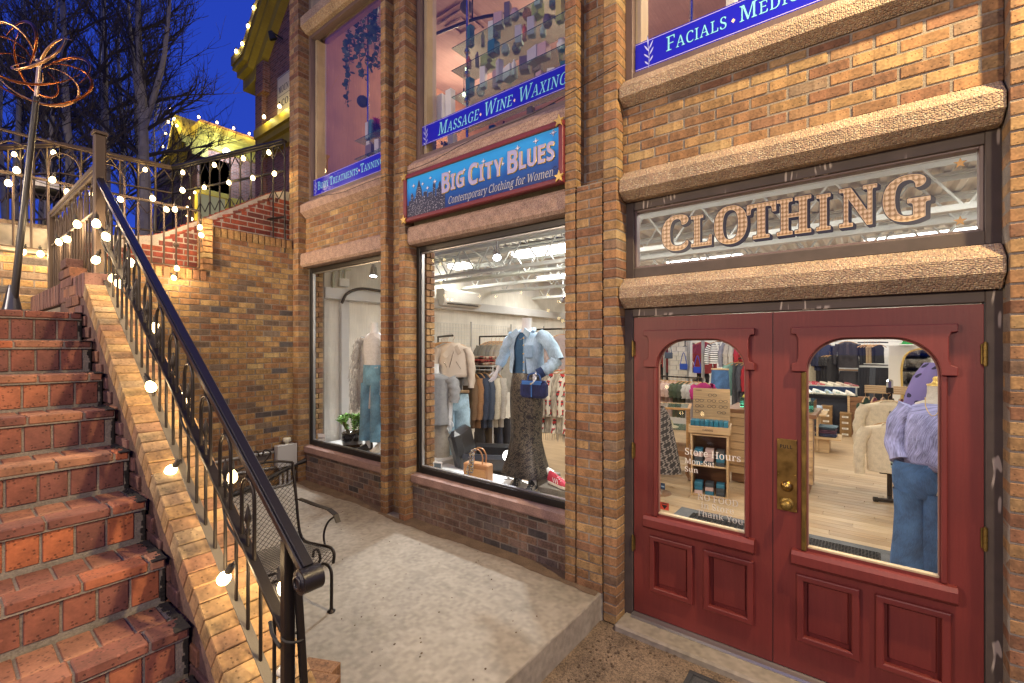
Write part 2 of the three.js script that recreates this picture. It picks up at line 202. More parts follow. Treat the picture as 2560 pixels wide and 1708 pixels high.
// ---------------------------------------------------------------- brickwork: every brick a mesh, past the limit the rest in one part
const geoCache = {};
function brickGeo(L, H, D) { L = Math.round(L * 200) / 200; H = Math.round(H * 500) / 500; D = Math.round(D * 100) / 100; const v = Math.floor(rnd() * 6), k = [L, H, D, v].join(); return (geoCache[k] ||= cb(L, H, D, 0.003, v * 0.137 + L, v * 0.311)); }
class Bricks {
  constructor(root, palette, limit = 300) { this.root = root; this.left = limit; this.rest = []; this.pal = []; for (const [c, w] of palette) { const m = brickMat(c); for (let i = 0; i < w; i++) this.pal.push([m, c]); } }
  use(palette) { this.pal = []; for (const [c, w] of palette) { const m = brickMat(c); for (let i = 0; i < w; i++) this.pal.push([m, c]); } }
  add(parent, x, y, z, L, H, D, name = 'brick') {
    const g = brickGeo(L, H, D), [m, c] = pick(this.pal), t = rr(-0.0022, 0.0022), rz = rr(-0.005, 0.005), ry = rr(-0.006, 0.006);
    if (this.left-- > 0) { const b = mesh(name, g, m, parent); b.position.set(x, y, z + t); b.rotation.set(0, ry, rz); return b; }
    const q = g.clone(), col = new Float32Array(q.attributes.position.count * 3); for (let i = 0; i < col.length; i += 3) col.set(c, i);
    q.setAttribute('color', new THREE.BufferAttribute(col, 3)); q.rotateZ(rz); q.rotateY(ry); q.translate(x, y, z + t); if (parent !== this.root) q.applyMatrix4(parent.matrix); this.rest.push(q); return null;
  }
  panel(parent, w, h, o = {}) {   // running bond, origin at the lower left of the face, face at z = 0
    const { L = 0.2032, H = 0.07, j = 0.011, D = 0.06, ph = 0, keep } = o;
    for (let r = 0, y = 0; y < h - 0.015; r++, y += H) {
      const hh = Math.min(H, h - y), off = ((r % 2) * 0.5 + ph) * L;
      for (let x = -off; x < w - 0.012; x += L) {
        const a = Math.max(0, x), b = Math.min(w, x + L); if (b - a < 0.022) continue; const ln = b - a - (b < w - 1e-4 ? j : 0); if (keep && !keep(a, y, ln, hh)) continue;
        let D1 = D; if ((o.wrapL && a === 0) || (o.wrapR && b === w)) D1 = o.wrapD;
        this.add(parent, a + ln / 2, y + (hh - j) / 2, -D1 / 2, ln, hh - j, D1);
      }
    }
    if (!o.bare) mesh('mortar', span(0.001, w - 0.001, 0.001, h - 0.001, -(o.back || D + 0.02), -0.0045, 0), M.mortar, parent);
  }
  column(parent, w, h, D, o = {}) {   // stacked single bricks that show front and side
    const { H = 0.07, j = 0.011 } = o;
    for (let r = 0, y = 0; y < h - 0.015; r++, y += H) { const hh = Math.min(H, h - y); if (o.split && r % 2) { this.add(parent, w * 0.25 - j / 4, y + (hh - j) / 2, -D / 2, w / 2 - j / 2, hh - j, D); this.add(parent, w * 0.75 + j / 4, y + (hh - j) / 2, -D / 2, w / 2 - j / 2, hh - j, D); } else this.add(parent, w / 2, y + (hh - j) / 2, -D / 2, w, hh - j, D); }
    mesh('mortar', span(0.0045, w - 0.0045, 0.001, h - 0.001, -D + 0.004, -0.0045, 0), M.mortar, parent);
  }
  flush(label) { if (!this.rest.length) return; const m = mat([1, 1, 1], 0.86, { map: T.brick, bumpMap: T.brickB, bumpScale: 0.0022, vertexColors: true }), o = mesh('brickwork', mergeGeometries(this.rest), m, this.root); o.userData.kind = 'stuff'; if (label) o.userData.label = label; }
}
const TAN = [[[0.4, 0.26, 0.12], 6], [[0.36, 0.21, 0.1], 6], [[0.32, 0.185, 0.095], 6], [[0.42, 0.29, 0.14], 3], [[0.27, 0.14, 0.08], 3], [[0.24, 0.165, 0.11], 1]];
const GREYED = [[[0.24, 0.165, 0.135], 5], [[0.2, 0.135, 0.115], 5], [[0.27, 0.18, 0.13], 3], [[0.15, 0.12, 0.115], 3], [[0.085, 0.08, 0.085], 2]];
const SIDE = [[[0.47, 0.315, 0.135], 6], [[0.43, 0.265, 0.115], 6], [[0.38, 0.22, 0.105], 4], [[0.5, 0.36, 0.165], 4], [[0.3, 0.155, 0.085], 2], [[0.22, 0.16, 0.115], 3], [[0.11, 0.098, 0.1], 1]];

// ---------------------------------------------------------------- ground, patio, landing, terrace
struct('ground', tri(new THREE.PlaneGeometry(240, 240, 1, 1).rotateX(-PI / 2).translate(0, -0.06, 0)), M.asph, 'brown grey asphalt in front of the doors');
{ // concrete patio slab with a worn, slightly broken edge
  const P = [[-6.15, 0.02]]; P.push([-1.86, 0.02], [-1.86, 0.135], [-1.535, 0.135]);
  for (let i = 0; i <= 22; i++) P.push([-1.545 + rr(-0.004, 0.004), 0.16 + i * 0.1]);
  P.push([-6.15, 2.36]);
  const g = ext(shape(P.map(([x, z]) => [x, -z])), 0.24, 0.012, 4); g.rotateX(-PI / 2).translate(0, -0.1, 0);
  struct('patio', tri(g, 0.4, 0.2), M.conc, 'worn concrete patio slab below the shop windows');
  // silt that collected along the foot of the walls
  const silt = (x0, x1, z0, zf) => { const n = 40, pos = []; for (let i = 0; i < n; i++) { const a = x0 + (x1 - x0) * i / n, b = x0 + (x1 - x0) * (i + 1) / n, w = (x) => zf + 0.02 * Math.sin(x * 3.1) + 0.008 * Math.sin(x * 11) + 0.004 * Math.sin(x * 37), q = [[a, 0.150, z0], [a, 0.1425, w(a)], [b, 0.1425, w(b)], [b, 0.150, z0]]; for (const k of [0, 1, 2, 0, 2, 3]) pos.push(...q[k]); } const g = new THREE.BufferGeometry(); g.setAttribute('position', new THREE.Float32BufferAttribute(pos, 3)); g.computeVertexNormals(); return tri(g); };
  const s = mesh('dirt', [silt(-6.14, -4.2, 0.045, 0.18), silt(-4.2, -3.79, 0.155, 0.2), silt(-3.79, -1.86, 0.045, 0.19), silt(-1.86, -1.56, 0.155, 0.19)], M.dirt); tag(s, 'brown silt gathered along the foot of the shop wall', 'dirt', null, 'stuff');
  const bits = []; for (let i = 0; i < 140; i++) { const x = rr(-5.8, -1.6), z = rr(0.2, 2.3), r = rr(0.002, 0.007); bits.push(at(new THREE.DodecahedronGeometry(r, 0).scale(1, 0.5, rr(0.6, 1.4)), x, 0.142, z)); }
  for (let i = 0; i < 160; i++) bits.push(at(new THREE.DodecahedronGeometry(rr(0.003, 0.012), 0).scale(1, 0.6, 1), rr(-1.52, -1.3) + rr(0, 0.9) * rnd(), -0.058, rr(0.2, 1.3)));
  tag(mesh('grit', mg(bits), M.dirt), 'scattered grit and small stones on patio and asphalt', 'grit', null, 'stuff');
}
struct('landing', span(-6.15, -3.99, 1.9, 2.162, 2.4, 4.6, 0.004), M.conc, 'landing at the head of the brick stairs');
struct('terrace', tri(at(new THREE.BoxGeometry(70, 0.4, 60), -41.6, 3.0, 8)), M.asph, 'upper terrace behind the brick walls');

// ---------------------------------------------------------------- brick stairs
{
  const s = thing('brick_stairs', 'terracotta brick stairs with rounded nosings and grimy mortar', 'stairs');
  mesh('mortar_core', [0, 1, 2, 3, 4, 5, 6, 7, 8, 9, 10].map((i) => { const k = i - 3; return [span(-4.02, -1.934 - 0.2614 * k, -0.1, 0.93 + 0.1714 * k, 2.63, 3.9, 0), span(-2.166 - 0.2614 * k, -1.916 - 0.2614 * k, 0.925 + 0.1714 * k, 0.9615 + 0.1714 * k, 2.632, 3.895, 0)]; }).flat(), M.mortar, s);
  const pal = [[0.46, 0.155, 0.07], [0.4, 0.135, 0.065], [0.52, 0.17, 0.07], [0.3, 0.11, 0.07], [0.24, 0.095, 0.07], [0.44, 0.165, 0.085]].map((c) => mat(c, 0.75, { map: T.terra, bumpMap: T.terraB, bumpScale: 0.003 }));
  const treadMat = [[0.4, 0.19, 0.11], [0.34, 0.155, 0.1], [0.43, 0.22, 0.13]].map((c) => mat(c, 0.8, { map: T.terra, bumpMap: T.terraB, bumpScale: 0.003 }));
  const P = 0.0935, z0 = 2.634, gm = {}; const geo = (a, b, c, r) => { const k = [a, b, c, Math.floor(rnd() * 5)].join(); return (gm[k] ||= cb(a, b, c, r, rr(0, 1), rr(0, 1))); };
  for (let k = -2; k <= 7; k++) {
    const x = -1.91 - 0.2614 * k, y = 0.97 + 0.1714 * k, st = part('step', s, [x, y, z0]), nw = 13;
    const dark = k > 2 ? 1 : 0;
    for (let i = 0; i < nw; i++) { const b = mesh('riser_brick', geo(0.05, 0.112, P - 0.009, 0.0025), rnd() < 0.3 * dark + 0.12 ? pal[3 + Math.floor(rnd() * 2)] : pick(pal), st); b.position.set(-0.043 + rr(-0.002, 0.002), -0.1045, (i + (k & 1 ? 0.5 : 0.72)) * P + 0.01); b.rotation.set(rr(-0.008, 0.008), rr(-0.01, 0.01), 0); }
    for (let i = -1; i < nw / 2; i++) { const a = Math.max(0, (i + (k & 1 ? 0.3 : 0.62)) * 2 * P), e = (i + 1 + (k & 1 ? 0.3 : 0.62)) * 2 * P - 0.009; if (e - a < 0.03) continue; const b = mesh('nosing_brick', geo(0.098, 0.037, Math.round((e - a) * 200) / 200, 0.0045), rnd() < 0.25 ? pal[4] : pick(rnd() < 0.5 ? pal : treadMat), st); b.position.set(-0.049 + rr(-0.003, 0.003), -0.0185 + rr(-0.0015, 0.0015), (a + e) / 2); b.rotation.x = rr(-0.006, 0.006); }
    for (let i = 0; i < nw; i++) { const b = mesh('tread_tile', geo(0.15, 0.03, P - 0.009, 0.0025), pick(treadMat), st); b.position.set(-0.1805, -0.0185 + rr(-0.0015, 0.001), (i + (k & 1 ? 0.5 : 0.72)) * P + 0.01); }
  }
  // black grime packed in the corner between the steps and the side wall
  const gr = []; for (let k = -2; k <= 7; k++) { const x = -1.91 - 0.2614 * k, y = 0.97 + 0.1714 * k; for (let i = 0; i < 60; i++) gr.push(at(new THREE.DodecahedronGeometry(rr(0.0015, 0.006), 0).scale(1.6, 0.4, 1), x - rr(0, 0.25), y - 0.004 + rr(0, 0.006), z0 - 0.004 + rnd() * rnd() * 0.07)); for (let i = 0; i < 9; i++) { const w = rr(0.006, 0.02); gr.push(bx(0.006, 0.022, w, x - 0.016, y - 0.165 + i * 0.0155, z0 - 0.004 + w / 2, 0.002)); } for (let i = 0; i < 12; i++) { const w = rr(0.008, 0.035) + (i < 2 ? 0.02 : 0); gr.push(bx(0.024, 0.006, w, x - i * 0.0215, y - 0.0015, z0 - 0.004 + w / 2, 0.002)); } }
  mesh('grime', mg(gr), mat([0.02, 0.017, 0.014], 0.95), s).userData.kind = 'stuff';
}
// side wall of the stairs: stepped bricks under a sloping brick capping
const capY = (x) => -0.688 * x - 0.219;
{
  const s = thing('stair_side_wall', 'sloping side wall of the stairs with yellow brick capping', 'wall');
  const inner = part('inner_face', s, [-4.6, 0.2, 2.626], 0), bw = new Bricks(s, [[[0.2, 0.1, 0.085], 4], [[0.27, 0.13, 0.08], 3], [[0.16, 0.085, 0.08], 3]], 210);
  // the inner face is seen from the stairs: bricks laid level, cut off below the capping
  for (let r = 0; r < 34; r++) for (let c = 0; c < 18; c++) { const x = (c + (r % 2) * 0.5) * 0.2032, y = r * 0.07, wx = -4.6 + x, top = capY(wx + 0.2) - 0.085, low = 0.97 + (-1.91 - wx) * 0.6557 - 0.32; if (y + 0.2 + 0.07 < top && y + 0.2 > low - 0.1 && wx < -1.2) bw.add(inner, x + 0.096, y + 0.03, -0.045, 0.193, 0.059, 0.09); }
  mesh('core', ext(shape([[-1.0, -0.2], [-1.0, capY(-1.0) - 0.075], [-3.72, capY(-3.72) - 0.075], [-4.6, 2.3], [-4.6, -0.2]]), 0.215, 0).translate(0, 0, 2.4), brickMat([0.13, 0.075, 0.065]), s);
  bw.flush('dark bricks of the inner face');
  // capping: headers across the slope, in two pieces each, worn and uneven
  const pal = [[0.4, 0.26, 0.115], [0.36, 0.22, 0.1], [0.43, 0.29, 0.13], [0.33, 0.2, 0.1], [0.38, 0.27, 0.15], [0.29, 0.16, 0.09]].map(brickMat), sl = Math.atan(0.688), gm = {};
  const cap = part('capping', s), pitch = 0.0645, n = 54;
  for (let i = 0; i < n; i++) {
    const d = i * pitch, x = -3.70 + d * Math.cos(sl), y = capY(x);
    for (const [z, w] of [[2.566, 0.12], [2.446, 0.116]]) { const g = (gm[w + '_' + (i % 5)] ||= cb(pitch - 0.0028, 0.085, w, 0.003, i * 0.13, w * 9)); const b = mesh('capping_brick', g, pick(pal), cap); b.position.set(x, y - 0.042 * Math.cos(sl) + rr(-0.0015, 0.0015), z + rr(-0.002, 0.002)); b.rotation.set(rr(-0.006, 0.006), rr(-0.006, 0.006), -sl + rr(-0.005, 0.005)); }
  }
  // level kerb of dark bricks running back along the landing
  const kerb = part('landing_kerb', s), dk = [[0.19, 0.1, 0.09], [0.16, 0.085, 0.08], [0.23, 0.12, 0.1]].map(brickMat);
  for (let i = 0; i < 36; i++) { const g = (gm['k' + (i % 4)] ||= cb(0.058, 0.15, 0.22, 0.005, i * 0.3, 0.2)); const b = mesh('kerb_brick', g, pick(dk), kerb); b.position.set(-3.78 - i * 0.0645, 2.345, 2.512 + rr(-0.003, 0.003)); }
  mesh('kerb_base', span(-6.12, -3.75, 2.16, 2.262, 2.43, 2.60, 0.004), M.mortar, kerb);
  // dry salt and old snow on the capping
  const wm = mat([0.6, 0.56, 0.5], 0.95), fl = [];
  for (const [x, n2, w] of [[-2.35, 60, 0.05], [-2.28, 40, 0.03], [-1.93, 40, 0.04], [-1.7, 30, 0.03], [-1.62, 60, 0.05]]) for (let i = 0; i < n2; i++) { const xx = x + rr(-1, 1) * rnd() * 0.13, zz = 2.585 + rr(-1, 1) * rnd() * w; fl.push(at(new THREE.DodecahedronGeometry(rr(0.002, 0.006), 0).scale(1, 0.3, 1), xx, capY(xx) + 0.003, zz)); }
  mesh('salt_crust', mg(fl), wm, s).userData.kind = 'stuff';
}
{ // last heap of snow at the foot of the railing
  const f = (x, y, z, r) => at(new THREE.IcosahedronGeometry(r, 3).scale(1, 0.45, 0.9), x, y, z), g = mg([f(-1.52, capY(-1.52) + 0.01, 2.5, 0.055), f(-1.47, capY(-1.47) + 0.01, 2.46, 0.05), f(-1.56, capY(-1.56) + 0.012, 2.46, 0.035)]), p = g.attributes.position;
  for (let i = 0; i < p.count; i++) { const k = 1 + 0.0; p.setY(i, p.getY(i) + 0.006 * Math.sin(p.getX(i) * 90) * Math.cos(p.getZ(i) * 110)); } g.computeVertexNormals();
  tag(mesh('snow', g, M.snow), 'small heap of old snow at the foot of the stair railing', 'snow', null, 'stuff');
}
{ // brick kerb end on the patio
  const t = thing('brick_kerb', 'short stub of brown kerb bricks on the patio beside the railing post', 'kerb');
  const pal = [[0.3, 0.15, 0.09], [0.36, 0.2, 0.1]].map(brickMat);
  for (const [x, z, r] of [[-2.34, 1.9, 0.1], [-2.25, 1.955, 0.1], [-2.3, 2.06, 0.1]]) { const b = mesh('brick', brickGeo(0.2, 0.1, 0.09), pick(pal), t); b.position.set(x, 0.19, z); b.rotation.y = r + 0.35; }
}
// ---------------------------------------------------------------- retaining side wall with soldier-course capping
{
  const s = thing('retaining_wall', 'tall tan brick retaining wall between the patio and upper terrace', 'wall');
  const bw = new Bricks(s, SIDE, 280), f = part('wall_face', s, [-6.15, 0.14, 3.7], PI / 2);   // local x runs towards the shop
  const stepX = 3.7 - 1.17;   // left of it the wall is lower
  const tall = part('upper_face', s, [-6.15, 2.87, 1.17], PI / 2);
  // nearest the shop first, so that the bricks that show become meshes
  bw.panel(tall, 1.02, 0.42, { bare: true, D: 0.09, ph: 0.25 });
  const vis = part('patio_face', s, [-6.15, 0.14, 2.15], PI / 2);
  bw.panel(vis, 2.0, 2.73, { bare: true, D: 0.09, keep: (x, y) => y > 1.15 - x * 0.9 });
  bw.panel(vis, 2.0, 2.73, { bare: true, D: 0.09, keep: (x, y) => !(y > 1.15 - x * 0.9) });
  const left = part('landing_face', s, [-6.15, 2.17, 3.7], PI / 2); bw.panel(left, 1.53, 0.66, { bare: true, D: 0.09 });
  mesh('core', span(-6.42, -6.1545, 0, 3.29, 0.15, 1.172, 0), M.mortar, s); mesh('core', span(-6.42, -6.1545, 0, 2.82, 1.172, 3.7, 0), M.mortar, s);
  const cp = part('capping', s), pal = SIDE.slice(0, 5).map(([c]) => brickMat(c));
  for (let i = 0; i < 14; i++) { const b = mesh('soldier_brick', brickGeo(0.1, 0.11, 0.062), pick(pal), cp); b.position.set(-6.19 + rr(-0.002, 0.002), 3.335, 0.2 + i * 0.0718); }
  for (let i = 0; i < 17; i++) { const b = mesh('soldier_brick', brickGeo(0.1, 0.11, 0.062), pick(pal), cp); b.position.set(-6.19 + rr(-0.002, 0.002), 2.795, 1.21 + i * 0.0718); }
  for (let i = 0; i < 9; i++) { const b = mesh('quoin_brick', brickGeo(0.1, 0.058, 0.2), pick(pal), cp); b.position.set(-6.2, 2.9 + i * 0.0675, 1.178); b.rotation.y = PI / 2; }
  mesh('concrete_band', span(-6.4, -6.14, 2.84, 3.08, 2.33, 3.7, 0.012), M.conc, s);
  bw.flush('remaining tan bricks of the retaining wall');
}
{ // red wall behind it with a top that swings up to the shop
  const s = thing('curved_parapet', 'red brick parapet with a swooping top and white mortar', 'wall');
  const C = [[2.3, 3.16], [2.05, 3.17], [1.8, 3.2], [1.6, 3.25], [1.43, 3.34], [1.28, 3.44], [1.13, 3.53], [0.9, 3.68], [0.67, 3.83], [0.45, 3.98], [0.25, 4.1], [0.05, 4.16], [-0.2, 4.17]], curve = new THREE.CatmullRomCurve3(C.map(([z, y]) => V(-6.45, y, z)));
  const eff = mat([0.52, 0.47, 0.43], 0.95, { map: T.speck, bumpMap: T.fine, bumpScale: 0.003 }), pal = [[0.3, 0.06, 0.035], [0.24, 0.05, 0.035], [0.36, 0.085, 0.045], [0.17, 0.045, 0.035]].map(brickMat), L = curve.getLength(), n = Math.round(L / 0.073), yAt = (z) => { for (let i = 0; i + 1 < C.length; i++) if (z <= C[i][0] && z >= C[i + 1][0]) { const t = (C[i][0] - z) / (C[i][0] - C[i + 1][0]); return C[i][1] + t * (C[i + 1][1] - C[i][1]); } return 3.16; };
  for (let i = 0; i < n; i++) { const t = (i + 0.5) / n, p = curve.getPointAt(t), d = curve.getTangentAt(t), b = mesh('rowlock_brick', brickGeo(0.052, 0.1, 0.1), pick(pal), s); b.position.set(-6.494 + rr(-0.003, 0.003), p.y, p.z); b.quaternion.setFromRotationMatrix(new THREE.Matrix4().makeBasis(d, V(0, -d.z, d.y).normalize().multiplyScalar(-Math.sign(d.z) || 1), V(-1, 0, 0))); b.translateY(-0.05); }
  const pts = [[-0.2, 2.7]]; const zTop = (y) => { for (let z = 2.28; z > -0.2; z -= 0.01) if (yAt(z) - 0.105 > y) return z; return -0.2; }; for (let i = 0; i <= 30; i++) { const p = curve.getPointAt(1 - i / 30); pts.push([p.z, p.y - 0.004]); } pts.push([2.3, 2.7]);
  mesh('mortar_core', tri(ext(shape(pts), 0.16, 0).rotateY(-PI / 2).translate(-6.45, 0, 0)), eff, s);
  for (let r = 0; r < 22; r++) { const y = 2.72 + r * 0.069, ze = zTop(y + 0.03); for (let z = -0.2 - (r % 2) * 0.1; z < ze - 0.03; z += 0.2032) { const a = Math.max(-0.19, z), b1 = Math.min(ze, z + 0.19); if (b1 - a < 0.03) continue; const b = mesh('brick', brickGeo(b1 - a, 0.054, 0.05), pick(pal), s); b.position.set(-6.4685 + rr(-0.002, 0.003), y + 0.03, (a + b1) / 2); b.rotation.y = PI / 2; } }
}
// ---------------------------------------------------------------- the shop building
const shop = thing('shop_building', 'tan brick shop building with red double doors and tall display windows', 'building');
{
  const bw = new Bricks(shop, TAN, 300), YB = 0.14, YT = 6.9;
  // brick panel over the doors
  bw.panel(part('door_panel', shop, [-1.42, 3.245, 0.045]), 1.945, 0.475, { D: 0.06, ph: 0.3, back: 0.2 });
  // pier between the doors and the window: solid below, with a groove above
  const sub = (x, y, z) => { const o = part('pier', shop, [x, y, z]); return o; };
  bw.column(sub(-1.526, -0.05, 0.15), 0.106, 3.25, 0.17); bw.column(sub(-1.855, YB, 0.15), 0.092, 3.05, 0.14); bw.column(sub(-1.752, YB, 0.15), 0.215, 3.05, 0.1, { split: true });
  const right = part('pier', shop, [0.525, -0.05, 0.15]); bw.panel(right, 1.0, 5.6, { D: 0.09, wrapL: true, wrapD: 0.16, back: 0.4 });
  bw.use(GREYED); bw.panel(part('window_wall', shop, [-3.79, YB, 0.045]), 1.935, 0.39, { D: 0.06, back: 0.2, ph: 0.1 });
  bw.use(TAN); bw.column(sub(-1.526, 3.2, 0.15), 0.106, YT - 3.2, 0.17); bw.column(sub(-1.855, 3.19, 0.15), 0.1, YT - 3.19, 0.14); bw.panel(part('pier', shop, [-1.755, 3.19, 0.03]), 0.229, YT - 3.19, { D: 0.05, back: 0.2, ph: 0.4 });
  bw.column(sub(-3.889, YB, 0.15), 0.099, YT - YB, 0.17); bw.column(sub(-4.206, YB, 0.15), 0.085, YT - YB, 0.14); bw.panel(part('pier', shop, [-4.121, YB, 0.044]), 0.232, YT - YB, { D: 0.05, back: 0.2, ph: 0.35 });
  bw.column(sub(-6.25, YB, 0.15), 0.24, YT - YB, 0.17, { split: true });
  bw.use(GREYED); bw.panel(part('window_wall', shop, [-6.01, YB, 0.045]), 1.804, 0.39, { D: 0.06, back: 0.2, ph: 0.45 });
  bw.use(TAN); bw.panel(part('window_wall', shop, [-6.01, 3.21, 0.045]), 1.804, 0.5, { D: 0.06, back: 0.2 });
  // brick reveals just inside the glass
  bw.panel(part('reveal', shop, [-3.735, 0.62, -0.1], PI / 2), 0.115, 2.4, { D: 0.03, L: 0.115, bare: true }); bw.panel(part('reveal', shop, [-5.96, 0.62, -0.06], PI / 2), 0.115, 2.4, { D: 0.03, L: 0.115, bare: true });
  bw.flush('tan bricks of the piers and panels');
  // backing behind everything, so that light enters only through the openings
  const bk = [span(-6.25, -6.0, 0, 7, -0.22, 0.0, 0), span(-4.2, -3.765, 0, 7, -0.21, -0.012, 0), span(-1.85, -1.45, 0, 7, -0.22, -0.012, 0), span(0.532, 1.6, -0.1, 7, -0.25, 0.05, 0), span(-3.8, -1.84, 3.03, 3.9, -0.2, 0.03, 0), span(-6.02, -4.19, 3.03, 3.9, -0.2, -0.02, 0), span(-1.46, 0.56, 3.06, 3.9, -0.2, -0.02, 0), span(-6.02, -4.19, 0, 0.6, -0.1, -0.02, 0), span(-3.8, -1.84, 0, 0.6, -0.1, -0.02, 0), span(-6.25, 1.6, 6.25, 7.3, -0.2, -0.02, 0)];
  mesh('core', bk, M.mortar, shop);
  // concrete lintels and sills with exposed pebbles
  const prof = (b, fb, ft, t, d = 0.125) => [[-0.05, b], [0.05, b], [d, fb], [d, ft], [0.042, t], [-0.05, t]];
  for (const [x0, x1, b, fb, ft, t, m] of [[-1.415, 0.52, 2.247, 2.315, 2.39, 2.465, M.agg], [-1.415, 0.52, 3.04, 3.085, 3.165, 3.247, M.agg], [-1.415, 0.52, 3.722, 3.765, 3.84, 3.925, M.agg], [-3.785, -1.86, 3.735, 3.765, 3.845, 3.925, M.grit], [-6.005, -4.21, 3.7, 3.76, 3.86, 3.925, M.grit], [-6.005, -4.21, 6.2, 6.26, 6.38, 6.44, M.agg], [-3.785, -1.86, 6.2, 6.26, 6.38, 6.44, M.agg], [-1.415, 0.52, 6.2, 6.26, 6.38, 6.44, M.agg]]) mesh('lintel', along(prof(b, fb, ft, t), x0, x1, 0.006), m, shop);
  for (const [x0, x1] of [[-6.005, -4.21], [-3.785, -1.86]]) { mesh('lintel', along([[-0.05, 3.025], [0.1, 3.03], [0.122, 3.055], [0.122, 3.19], [0.1, 3.215], [-0.05, 3.215]], x0, x1, 0.004), M.grit, shop); mesh('sill', along([[-0.03, 0.53], [0.07, 0.53], [0.078, 0.545], [0.075, 0.612], [-0.03, 0.625]], x0, x1, 0.004), M.sand, shop); }
  // door surround and threshold
  const fr = part('door_frame', shop);
  mesh('jamb', span(-1.422, -1.357, -0.03, 2.245, -0.09, 0.012, 0.004), M.worn, fr); mesh('jamb', span(0.467, 0.53, -0.03, 2.245, -0.09, 0.012, 0.004), M.worn, fr); mesh('head', span(-1.357, 0.467, 2.185, 2.246, -0.09, 0.01, 0.004), M.worn, fr);
  mesh('weather_strip', [span(-1.357, -1.353, 0, 2.185, -0.05, 0.005, 0), span(0.4635, 0.467, 0, 2.185, -0.05, 0.005, 0), span(-0.4535, -0.4505, 0, 2.18, -0.04, 0.0, 0)], M.black, fr);
  mesh('threshold', along([[-0.12, -0.01], [0.05, -0.01], [0.045, 0.006], [0.02, 0.012], [0.018, 0.006], [0.0, 0.012], [-0.02, 0.014], [-0.12, 0.014]], -1.357, 0.467, 0.001), M.alu, fr);
  mesh('door_step', tri(span(-1.42, 0.54, -0.12, -0.012, -0.1, 0.2, 0.014)), M.conc, fr);
}
